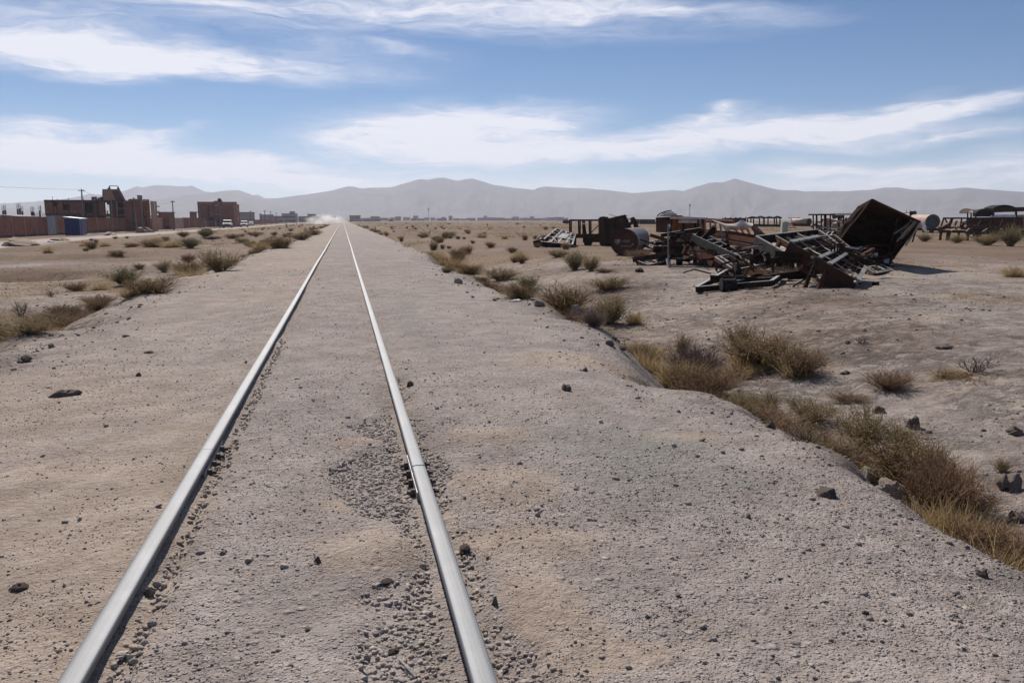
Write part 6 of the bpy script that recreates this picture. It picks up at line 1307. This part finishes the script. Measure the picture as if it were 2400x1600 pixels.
def main_building():
    Y = 165.0; zx = lambda a: .13605 * a; zy = lambda a: 400 + .13605 * a
    g = gnd(-45, Y); r = thing('unfinished_house', 'unfinished two-storey brick house with a steep gable, behind the shaded wall', 'building', (-45, Y, g))
    vb = 533
    H_ = [(zx(920), zy(540), zx(982), zy(615)), (zx(1090), zy(580), zx(1190), zy(685))]
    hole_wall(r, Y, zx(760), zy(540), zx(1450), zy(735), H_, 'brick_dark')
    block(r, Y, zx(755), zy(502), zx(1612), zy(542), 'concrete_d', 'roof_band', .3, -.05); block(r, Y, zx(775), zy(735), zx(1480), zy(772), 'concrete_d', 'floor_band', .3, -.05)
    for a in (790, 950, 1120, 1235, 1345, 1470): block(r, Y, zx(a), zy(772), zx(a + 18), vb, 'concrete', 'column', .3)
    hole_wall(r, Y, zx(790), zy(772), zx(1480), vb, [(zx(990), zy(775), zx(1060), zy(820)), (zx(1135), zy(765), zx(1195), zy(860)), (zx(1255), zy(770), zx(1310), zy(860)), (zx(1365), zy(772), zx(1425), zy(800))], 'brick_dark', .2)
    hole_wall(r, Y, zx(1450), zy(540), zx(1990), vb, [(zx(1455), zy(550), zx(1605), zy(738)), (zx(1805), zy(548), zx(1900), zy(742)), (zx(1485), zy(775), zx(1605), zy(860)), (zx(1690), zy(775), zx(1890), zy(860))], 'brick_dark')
    for a in (1612, 1640, 1905): block(r, Y, zx(a), zy(510), zx(a + 22), vb, 'concrete_d', 'column', .36, -.06)
    hole_wall(r, Y, zx(1990), zy(530), zx(2290), vb, [(zx(2030), zy(550), zx(2150), zy(640)), (zx(2030), zy(662), zx(2150), zy(762)), (zx(2030), zy(778), zx(2150), zy(860)), (zx(2175), zy(555), zx(2225), zy(740)), (zx(2185), zy(775), zx(2260), zy(850))], 'brick_dark')
    for a in (2010, 2150, 2245): block(r, Y, zx(a), zy(530), zx(a + 16), vb, 'concrete', 'column', .36, -.06)
    for v in (642, 765): block(r, Y, zx(2010), zy(v), zx(2166), zy(v + 14), 'concrete', 'balcony_slab', 1.2, -.9)
    # right-hand block, nearer the street
    q = lambda a: 240 + .17007 * a; w = lambda a: 420 + .17007 * a
    hole_wall(r, Y - 3, q(322), w(295), q(662), 531, [(q(560), w(510), q(595), w(545))], 'brick_dark'); block(r, Y - 3, q(400), w(300), q(470), 531, 'concrete_d', 'wall_strip', .3, -.05); block(r, Y - 3, q(540), w(290), q(552), 531, 'concrete', 'column', .36, -.06)
    block(r, Y - 3, q(355), w(276), q(540), w(296), 'brick', 'parapet', .3); block(r, Y - 3, q(555), w(278), q(645), w(296), 'brick_pale', 'parapet', .3); block(r, Y - 3, q(470), w(220), q(525), w(298), 'concrete', 'chimney', 1.2, .4)
    a = PY(q(662), w(300), Y - 3); b = PY(q(712), 531, Y + 8); MB().box((a[0] - .1, Y - 2.7, b[2] - 1), (a[0] + .12, Y + 1.5, a[2])).build('side_wall', M['brick_pale'], r, r)  # paler brick puts the light on this side face into its colour
    hole_wall(r, Y + 6, q(318), w(300), q(668), 531, [], 'brick_dark'); MB().box((a[0] + .12, Y - 1.4, g + 3.8), (a[0] + .16, Y - .2, g + 5.4)).build('side_window', M['glass_dark'], r, r)
    block(r, Y + 2, q(706), w(366), q(760), w(382), 'concrete', 'balcony_roof', 2.0); block(r, Y + 2, q(738), w(380), q(744), w(440), 'concrete', 'balcony_post', .25); block(r, Y + 2, q(712), w(436), q(760), w(446), 'concrete', 'balcony_slab', 2.0)
    # shell behind: side, back wall with an opening, slabs
    a0, a1 = PY(zx(757), zy(505), Y), PY(q(640), 531, Y); zt_, zb = a0[2], g - .5
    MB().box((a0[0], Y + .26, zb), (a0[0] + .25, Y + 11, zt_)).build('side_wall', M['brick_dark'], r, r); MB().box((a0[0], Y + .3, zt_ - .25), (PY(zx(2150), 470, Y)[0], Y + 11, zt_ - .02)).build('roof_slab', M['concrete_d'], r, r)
    MB().box((a0[0], Y + .3, g + 2.7), (a1[0], Y + 10.9, g + 2.9)).build('floor_slab', M['concrete_d'], r, r)
    hole_wall(r, Y + 11, zx(790), zy(515), zx(2330), 530, [(zx(1838), zy(588), zx(1874), zy(692))], 'brick_dark')
    # gabled stair tower
    T = lambda a, b, dy=0: PY(zx(a), zy(b), Y + dy)
    MB().slab([T(1762, 320), T(1880, 318), T(1990, 512), T(1762, 512)], (0, 1, 0), .3).build('tower_wall', M['brick_pale'], r, r)
    MB().slab([T(1850, 312, .2), T(1884, 262, .2), T(1905, 322, .2), T(1996, 515, .2), T(1960, 515, .2)], (0, 1, 0), .3).build('gable_edge', M['brick'], r, r)
    MB().slab([T(2010, 322, .2), T(2030, 266, .2), T(2165, 522, .2), T(2140, 522, .2)], (0, 1, 0), .3).build('gable_edge', M['brick'], r, r)
    MB().slab([T(1908, 322, 1.5), T(2008, 322, 1.5), T(2150, 524, .5), T(1990, 514, .5)], (0, 1, .2), .2).build('gable_roof', M['concrete_d'], r, r); MB().tube([T(1884, 262, .3), T(2030, 266, .3)], .07, 6).build('ridge_bar', M['concrete_d'], r, r)
    MB().slab([T(1762, 320, 0), T(1762, 320, 5), T(1762, 512, 5), T(1762, 512, 0)], (1, 0, 0), .2).build('tower_side', M['brick'], r, r)
    for i in range(6): block(r, Y + 3, zx(1640 + 20 * i), zy(480 + (i % 2) * 12 - 8 * i), zx(1652 + 20 * i), zy(515), 'concrete', 'stair_step', .6)
    block(r, Y + 1, zx(1572), zy(450), zx(1640), zy(505), 'brick', 'roof_hutch', 1.2)
    for a, v in ((900, 440), (985, 480), (1180, 470), (1440, 470), (700, 600)): p = T(a, v, 1); MB().tube([p, (p[0], p[1], p[2] - 1.2)], .05, 5).build('starter_bar', M['pole'], r, r)
    # low orange brick house to its right
    r2 = thing('brick_house', 'low orange brick house right of the unfinished house', 'building', (*PY(q(820), 530, 195)[:2], gnd(-38, 195)))
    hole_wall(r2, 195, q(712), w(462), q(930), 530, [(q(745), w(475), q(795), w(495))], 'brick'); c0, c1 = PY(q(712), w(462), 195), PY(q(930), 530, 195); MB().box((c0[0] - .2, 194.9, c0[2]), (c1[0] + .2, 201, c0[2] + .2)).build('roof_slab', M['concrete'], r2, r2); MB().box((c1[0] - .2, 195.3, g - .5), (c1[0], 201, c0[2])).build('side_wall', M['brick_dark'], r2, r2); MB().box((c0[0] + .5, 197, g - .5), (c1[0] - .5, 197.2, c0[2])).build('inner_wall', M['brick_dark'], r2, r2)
    # three-storey block
    Y = 262.0; g = gnd(-47, Y); r3 = thing('brick_block', 'three-storey brick block with an overhanging roof edge and a black water tank', 'building', (-47, Y, g))
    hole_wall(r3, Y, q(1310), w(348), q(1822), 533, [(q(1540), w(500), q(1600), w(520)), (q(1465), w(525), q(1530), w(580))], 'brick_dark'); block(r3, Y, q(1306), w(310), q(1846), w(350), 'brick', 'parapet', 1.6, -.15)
    for a, b, v in ((1540, 1620, 358), (1540, 1605, 486)): block(r3, Y, q(a), w(v), q(b), w(v + 12), 'concrete', 'lintel', .3, -.08)
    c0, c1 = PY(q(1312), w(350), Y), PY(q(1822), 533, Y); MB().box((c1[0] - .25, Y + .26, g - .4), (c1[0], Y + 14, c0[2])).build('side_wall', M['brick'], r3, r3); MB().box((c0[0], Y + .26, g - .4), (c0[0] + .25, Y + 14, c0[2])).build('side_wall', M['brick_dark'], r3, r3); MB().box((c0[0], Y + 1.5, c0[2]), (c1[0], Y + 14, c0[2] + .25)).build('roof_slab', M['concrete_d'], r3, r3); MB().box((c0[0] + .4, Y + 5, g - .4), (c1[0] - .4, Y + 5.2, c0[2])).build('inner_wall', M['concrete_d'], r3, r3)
    t0 = PY(q(1615), w(308), Y + 3); k = MB(); k.tube([t0, t0 + np.array([0, 0, .75])], .42 * 1.4, 18); k.tube([t0 + np.array([0, 0, .75]), t0 + np.array([0, 0, 1.0])], .58, 18, r1=.2); k.build('water_tank', M['blackiron'], r3, r3); block(r3, Y + 3, q(1535), w(298), q(1650), w(312), 'brick', 'tank_base', 1.0)
    for v in (400, 520): block(r3, Y + 2, q(1822), w(v), q(1858), w(v + 30), 'concrete', 'balcony', 4)
    hole_wall(r3, Y - 2, q(1200), w(447), q(1308), 533, [], 'brick_dark'); c0, c1 = PY(q(1200), w(447), Y - 2), PY(q(1308), 533, Y - 2); MB().box((c0[0], Y - 1.7, c0[2] - .2), (c1[0], Y + 6, c0[2] - .01)).build('annex_roof', M['concrete_d'], r3, r3)
main_building()

def poles():
    def pole(u0, v0, u1, v1, d, label, arm=True):
        a, b = W(u0, v0, d), W(u1, v1, d); b[2] = gnd(b[0], b[1]) - .2; r = thing('utility_pole', label, 'pole', (b[0], b[1], b[2] + .2))
        MB().tube([b, lerp(V(b), V(a), .5), a], .15, 10, r1=.09).build('shaft', M['pole'], r, r)
        if arm: bar(r, 'cross_arm', 'pole', V(a) + V((-.45, 0, -.3)), V(a) + V((.45, 0, -.3)), .08, .10); [MB().tube([V(a) + V((x, 0, -.25)), V(a) + V((x, 0, -.10))], .035, 6).build('insulator', M['concrete'], r, r) for x in (-.4, 0.25, .4)]
        return V(a)
    p1 = pole(191, 443, 197, 548, 128, 'dark leaning utility pole standing behind the blue kiosk')
    p0 = pole(-420, 395, -416, 560, 92, 'utility pole beyond the left edge carrying the wire')
    pole(260, 466, 263, 546, 128, 'grey pole in front of the gabled house', False); p3 = pole(313, 463, 322, 545, 131, 'grey leaning pole in front of the right part of the gabled house'); p4 = pole(404, 470, 408, 538, 170, 'dark pole standing in front of the salmon wall'); p5 = pole(467, 476, 470, 533, 205, 'pole at the left corner of the three-storey block', False)
    p6 = pole(514, 482, 516, 531, 215, 'slim pole in front of the three-storey block', False)
    def wire(a, b, sag, lab):
        pts = [lerp(a, b, t) - V((0, 0, sag * 4 * t * (1 - t))) for t in np.linspace(0, 1, 24)]; tag(MB().tube(pts, .014, 4).build('power_wire', M['blackiron']), lab, 'wire')
    wire(p0 + V((0, 0, -.1)), p1 + V((0, 0, -.1)), .5, 'thin power wire running left from the pole behind the kiosk'); wire(p1 + V((0, 0, -.1)), p3 + V((0, 0, -.1)), .9, 'thin power wire between the kiosk pole and the next leaning pole'); wire(p3 + V((0, 0, -.1)), p4 + V((0, 0, -.1)), .8, 'thin power wire between the leaning pole and the salmon wall pole')
    # concrete starter columns of an unfinished house at the far left
    lab = 'bare column with starter bars rising behind the wall at the far left'
    for u, v in ((6, 482), (11, 480), (40, 478), (45, 476), (51, 483), (73, 484), (77, 484), (83, 499), (90, 498), (92, 482), (101, 499)):
        a = W(u, v, 140); g = gnd(a[0], a[1]); r = thing('starter_column', lab, 'column', (a[0], a[1], g), 0, 'starter columns behind the wall')
        MB().box((a[0] - .12, a[1] - .12, g - .1), (a[0] + .12, a[1] + .12, a[2] - .9)).build('column', M['concrete_d'], r, r)
        for dx, dy in ((-.09, -.09), (.09, -.09), (.09, .09), (-.09, .09)): MB().tube([(a[0] + dx, a[1] + dy, a[2] - 1.0), (a[0] + dx * 1.3, a[1] + dy, a[2])], .02, 4).build('starter_bar', M['pole'], r, r)
    # sheds behind that wall
    for u0, u1, v, mat, lab in ((0, 44, 503, 'concrete', 'low shed with a bright sheet roof behind the wall at the far left'), (50, 80, 510, 'concrete', 'small shed roof right of the low shed at the far left')):
        a, b = W(u0, v, 118), W(u1, v + 4, 118); g = gnd(a[0], a[1]); r = thing('shed', lab, 'shed', (a[0], a[1], g)); c = hF_v * 5
        MB().slab([V(a), V(b), V(b) + c, V(a) + c], (0, 0, -1), .1).build('roof', M[mat], r, r); MB().slab([V((a[0], a[1], g)), V((b[0], b[1], g)), V(b) - V((0, 0, .1)), V(a) - V((0, 0, .1))], hF, .2).build('wall', M['brick'], r, r)
        MB().slab([V((b[0], b[1], g)), V((b[0], b[1], g)) + c, V(b) + c - V((0, 0, .1)), V(b) - V((0, 0, .1))], -cR, .2).build('side_wall', M['brick_dark'], r, r)
    for u, v, w, h, lab in ((30, 577, 110, 22, 'brown earth heap at the foot of the left wall'), (330, 546, 60, 14, 'rubble heap between the two grey poles'), (130, 565, 60, 12, 'rubble heap below the blue kiosk'), (250, 552, 40, 11, 'earth heap left of the grey pole'), (495, 560, 44, 12, 'stone heap beside the road bush'), (480, 541, 40, 10, 'stone heap in front of the low brick wall')):
        rock(u, v, w * .8, h * .8, M['heap'], lab, int(u) + 5, None, 'earth_heap')['category'] = 'heap'
poles()

def vehicle(u, v, wpx, label, yawdeg=0):
    p = on_ground(u, v); d = (p - EYE).dot(hF); s = wpx * d / F / 1.85; p[2] = gnd(p[0], p[1])
    r = thing('parked_car' if False else 'off_road_car', label, 'car', p, rad(yawdeg), 'cars on the dirt road', (s, s, s))
    def bx(nm, mat, prof, x0, x1, inset=0.0, parent=None):    # side profile (y,z) extruded across x; front is -y
        n = len(prof); b = MB(); b.v = [(x0, y, z) for y, z in prof] + [(x1, y, z) for y, z in prof]
        b.f = [tuple(range(n)), tuple(reversed(range(n, 2 * n)))] + [(i, n + i, n + (i + 1) % n, (i + 1) % n) for i in range(n)]; return b.build(nm, M[mat], parent or r)
    body = bx('body', 'carwhite', [(-2.3, .45), (-2.3, .80), (-2.2, 1.0), (-1.1, 1.10), (2.25, 1.10), (2.3, .95), (2.3, .45)], -.92, .92)
    bx('cabin', 'glass_dark', [(-1.15, 1.10), (-.55, 1.66), (2.05, 1.66), (2.2, 1.10)], -.80, .80); bx('roof', 'carwhite', [(-.62, 1.66), (-.45, 1.76), (1.95, 1.76), (2.1, 1.66)], -.80, .80)
    for x in (-.81, .79): bx('door_pillar', 'carwhite', [(.35, 1.1), (.40, 1.66), (.55, 1.66), (.5, 1.1)], x, x + .02); bx('windscreen_pillar', 'carwhite', [(-1.2, 1.1), (-.6, 1.67), (-.5, 1.67), (-1.08, 1.1)], x, x + .02)
    bx('bumper', 'tyre', [(-2.42, .42), (-2.42, .66), (-2.28, .66), (-2.28, .42)], -.90, .90); bx('grille', 'tyre', [(-2.32, .70), (-2.30, .95), (-2.25, .95), (-2.25, .70)], -.50, .50)
    for x in (-.86, .54): bx('headlight', 'lampglass', [(-2.33, .74), (-2.30, .94), (-2.25, .94), (-2.25, .74)], x, x + .32)
    for x in (-.98, .74):
        for y in (-1.45, 1.4):
            w_ = MB().tube([(x, y, .38), (x + .24, y, .38)], .38, 18).build('wheel', M['tyre'], r); MB().tube([(x - .01, y, .38), (x + .25, y, .38)], .2, 12).build('rim', M['zinc'], w_)
    for x in (-.7, .7): MB().tube([(x, -.3, 1.82), (x, 1.8, 1.82)], .025, 6).build('roof_rail', M['tyre'], r)
    for x in (-1.0, .92): MB().box((x, -1.0, 1.05), (x + .1, -.85, 1.25)).build('mirror', M['tyre'], r)
vehicle(534, 534, 19, 'white off-road car, the nearest of the cars coming along the road', 3)
vehicle(573, 532.5, 15, 'white off-road car following the nearest one, second in line', 3)
vehicle(589, 529, 10, 'white car driving just behind and right of the second one', 3)
vehicle(628, 524, 6, 'tiny white car far down the dirt road', 0)

def person(u, v, label, top, seed):
    p = on_ground(u, v); p[2] = gnd(p[0], p[1]); h = 1.68
    r = thing('person', label, 'person', p)
    J = [(0, 0, .92), (0, .01, 1.12), (0, .02, 1.36), (0, .01, 1.47), (0, -.01, 1.60), (.10, 0, .88), (.12, -.06 * seed, .48), (.13, .02, .06), (.13, -.12, .03), (-.10, 0, .88), (-.11, .10 * seed, .48), (-.12, .16, .06), (-.12, .03, .03), (.19, .02, 1.34), (.25, .04, 1.08), (.22, -.10, .86), (-.19, .02, 1.34), (-.25, .03, 1.08), (-.23, -.08, .86)]
    E_ = [(0, 1), (1, 2), (2, 3), (3, 4), (0, 5), (5, 6), (6, 7), (7, 8), (0, 9), (9, 10), (10, 11), (11, 12), (2, 13), (13, 14), (14, 15), (2, 16), (16, 17), (17, 18)]
    R = [.15, .145, .16, .06, .10, .09, .07, .05, .04, .09, .07, .05, .04, .065, .05, .035, .065, .05, .035]
    me = bpy.data.meshes.new('body'); me.from_pydata(J, E_, []); o = obj('body', me); md = o.modifiers.new('skin', 'SKIN'); md.use_smooth_shade = True; o.modifiers.new('sub', 'SUBSURF').levels = 1
    for i, sv in enumerate(me.skin_vertices[0].data): sv.radius = (R[i] * .9, R[i] * .75); sv.use_root = (i == 0)
    dg = bpy.context.evaluated_depsgraph_get(); m2 = bpy.data.meshes.new_from_object(o.evaluated_get(dg)); bpy.data.objects.remove(o); m2.materials.clear(); m2.materials.append(M[top]); obj('body', m2, r)
    V_, Fc = ICO[2]; obj('head', np_mesh('head', V_ * np.array([.085, .10, .12]) + np.array([0, -.01, 1.60]), Fc, M['skin'], True), r); obj('hair', np_mesh('hair', V_ * np.array([.092, .105, .09]) + np.array([0, .015, 1.65]), Fc, M['cloth_dark'], True), r)
M['cloth_rose'] = pmat('rose_clothes', [(.35, .20, .18), (.42, .26, .23)], 5, .9)
person(494, 534, 'person in dark clothes walking by the low brick wall, left of two', 'cloth_dark', 1); person(506, 533.5, 'person in rosy clothes by the low brick wall, right of two', 'cloth_rose', -1)

def far_town():
    g = random.Random(3)
    def house(u0, u1, vt, d, mat, lab, grp, roof=None):
        a, b = W(u0, vt, d), W(u1, vt, d); gz = -1.1; dep = hF_v * max(5, abs(u1 - u0) * d / F * .7); r = thing('house', lab, 'building', (a[0], a[1], gz), 0, grp)
        MB().slab([V((a[0], a[1], gz)), V((b[0], b[1], gz)), V(b), V(a)], dep, dep.length).build('walls', M[mat], r, r)
        MB().slab([V(a) - cR_v * .2 - dep * .02, V(b) + cR_v * .2 - dep * .02, V(b) + cR_v * .2 + dep * 1.02, V(a) - cR_v * .2 + dep * 1.02], (0, 0, 1), .35).build('roof', M[roof or 'concrete_d'], r, r)
        n = int((u1 - u0) / 5); hgt = b[2] - gz
        for i in range(n):
            for k in range(max(1, int(hgt // 3))):
                c = lerp(V(a), V(b), (i + .5) / n); c.z = gz + 1.5 + 2.9 * k; q = c - hF_v * .06
                if c.z + .8 < a[2]: MB().slab([q - cR_v * .6 - V((0, 0, .5)), q + cR_v * .6 - V((0, 0, .5)), q + cR_v * .6 + V((0, 0, .6)), q - cR_v * .6 + V((0, 0, .6))], hF, .05).build('window', M['glass_dark'], r, r)
        return r
    z = lambda a: 540 + .17007 * a; y = lambda b: 440 + .17007 * b
    named = [(105, 290, 345, 420, 'faded', 'grey house with a stepped roof far behind the cars'), (400, 560, 378, 520, 'faded', 'low grey house behind the far poles'), (560, 700, 395, 640, 'faded2', 'low house left of the grey stepped one in the dust'), (705, 890, 362, 600, 'faded', 'stepped grey house left of the white dust cloud'),
             (815, 865, 332, 615, 'faded', 'square tower room on top of the stepped grey house'), (940, 1200, 400, 680, 'faded2', 'long low house left of the dust cloud'), (1060, 1160, 368, 690, 'faded', 'raised grey storey left of the dust cloud'), (1385, 1440, 398, 700, 'faded', 'small house right of the dust cloud'),
             (1640, 1775, 386, 760, 'faded', 'grey house just right of the track end'), (1935, 2045, 400, 820, 'faded', 'grey house in the row right of the track end')]
    for a, b, c, d, m, lab in named: house(z(a), z(b), y(c), d, m, lab, None)
    for i, (a, b, c, d) in enumerate(((1030, 1170, 432, 640), (1730, 1810, 450, 700), (1830, 1960, 437, 740), (1925, 1995, 460, 690), (2010, 2060, 434, 760), (2180, 2240, 434, 760), (650, 720, 436, 560))):
        house(z(a), z(b), y(c), d, 'faded', 'low shed with a bright sheet roof in the distant town', 'bright sheds in the distant town', 'zinc')
    z2 = lambda a: 900 + .17007 * a
    spec = [(155, 228, 400), (402, 468, 390), (80, 150, 412), (260, 350, 408), (470, 560, 428), (545, 620, 415), (640, 700, 414), (740, 780, 420), (790, 845, 408), (890, 940, 390), (950, 1050, 425), (1060, 1160, 428), (1170, 1260, 428), (1285, 1370, 418), (1368, 1420, 390), (1420, 1540, 412), (1540, 1640, 416), (1650, 1760, 425), (1775, 1860, 400), (1865, 1940, 418), (1960, 2030, 428), (2010, 2072, 400), (2090, 2180, 430), (2220, 2290, 412), (2300, 2352, 425), (2340, 2420, 408), (2430, 2520, 428)]
    for i, (a, b, c) in enumerate(spec): house(z2(a), z2(b), y(c), 1250 + 90 * (i % 4), 'faded' if i % 3 else 'faded2', 'small grey house in the hazy row of the distant town', 'houses in the hazy row of the distant town', 'zinc' if i % 5 == 2 else None)
    for i in range(34):
        u = g.uniform(830, 1500) if i > 6 else g.uniform(560, 780); wd = g.uniform(8, 22); house(u, u + wd, g.uniform(509.5, 513.5), g.uniform(1150, 1500), 'faded' if i % 2 else 'faded2', 'low grey house in the hazy row of the distant town', 'low houses in the hazy row of the distant town', 'zinc' if i % 6 == 0 else None)
    for u, v, d, lab in ((1004, 487, 1050, 'slim lattice mast above the distant town, right of the track'), (1617, 478, 900, 'lattice mast with antennas behind the orange wagon')):
        t = V(W(u, v, d)); r = thing('antenna_mast', lab, 'mast', (t.x, t.y, -1.2)); hh = t.z + 1.2
        for k in range(3): a = 2.1 * k; MB().tube([V((t.x + 1.2 * math.cos(a), t.y + 1.2 * math.sin(a), -1.2)), V((t.x + .3 * math.cos(a), t.y + .3 * math.sin(a), t.z))], .14, 5).build('leg', M['concrete'], r, r)
        for k in range(10):
            f0, f1 = k / 10, (k + 1) / 10; w0, w1 = 1.2 - .9 * f0, 1.2 - .9 * f1; a = 2.1 * (k % 3); MB().tube([V((t.x + w0 * math.cos(a), t.y + w0 * math.sin(a), -1.2 + hh * f0)), V((t.x + w1 * math.cos(a + 2.1), t.y + w1 * math.sin(a + 2.1), -1.2 + hh * f1))], .08, 4).build('brace', M['concrete'], r, r)
        for k in range(3): MB().box((t.x - .9 + .7 * k, t.y - .3, t.z - 2.6), (t.x - .5 + .7 * k, t.y, t.z - .2)).build('antenna_panel', M['concrete'], r, r)
    for u, v, d, lab in ((611, 500, 330, 'slim distant pole beyond the cars, first from the left'), (620, 493, 330, 'tallest slim distant pole beyond the cars'), (634, 495, 360, 'slim distant pole right of the tallest one'), (647, 498, 380, 'slim distant pole furthest right beyond the cars'), (587, 494, 300, 'slim distant pole beside the grey stepped house')):
        t = V(W(u, v, d)); r = thing('utility_pole', lab, 'pole', (t.x, t.y, gnd(t.x, t.y))); MB().tube([V((t.x, t.y, gnd(t.x, t.y))), t], .14, 6).build('shaft', M['pole'], r, r); bar(r, 'cross_arm', 'pole', t + V((-.6, 0, -.3)), t + V((.6, 0, -.3)), .1, .12)
far_town()

def dust_cloud():
    c = W(762, 512, 330); b = MB(); V_, Fc = ICO[3]; s = np.array([9.5, 7, 3.4]); q = V_ * s; q[:, 2] = np.maximum(q[:, 2], -1.2)
    m = bpy.data.materials.new('dust'); m.use_nodes = True; t = NT(m.node_tree); t.n.clear(); out = t.add('ShaderNodeOutputMaterial'); pv = t.add('ShaderNodeVolumePrincipled'); pv.inputs['Color'].default_value = (.95, .93, .90, 1); pv.inputs['Anisotropy'].default_value = .35
    tc = t.add('ShaderNodeTexCoord'); g = t.add('ShaderNodeMapping'); g.inputs['Scale'].default_value = (1 / 9.5, 1 / 7, 1 / 3.4); t.link(tc.outputs['Object'], g.inputs[0]); sp = t.add('ShaderNodeTexGradient'); sp.gradient_type = 'SPHERICAL'; t.link(g.outputs[0], sp.inputs[0])
    n = t.noise(tc.outputs['Object'], .35, 4, .6); t.link(t.math('MULTIPLY', t.math('MULTIPLY', t.ramp(n, .38, .65), t.ramp(sp.outputs['Fac'], 0, .7)), .42), pv.inputs['Density']); t.link(pv.outputs[0], out.inputs['Volume'])
    o = obj('dust_cloud', np_mesh('dust_cloud', q, Fc, m, True)); o.location = (c[0], c[1], gnd(c[0], c[1]) + 1.25); tag(o, 'white dust cloud blowing over the road left of the track end', 'dust', kind='stuff')
dust_cloud()
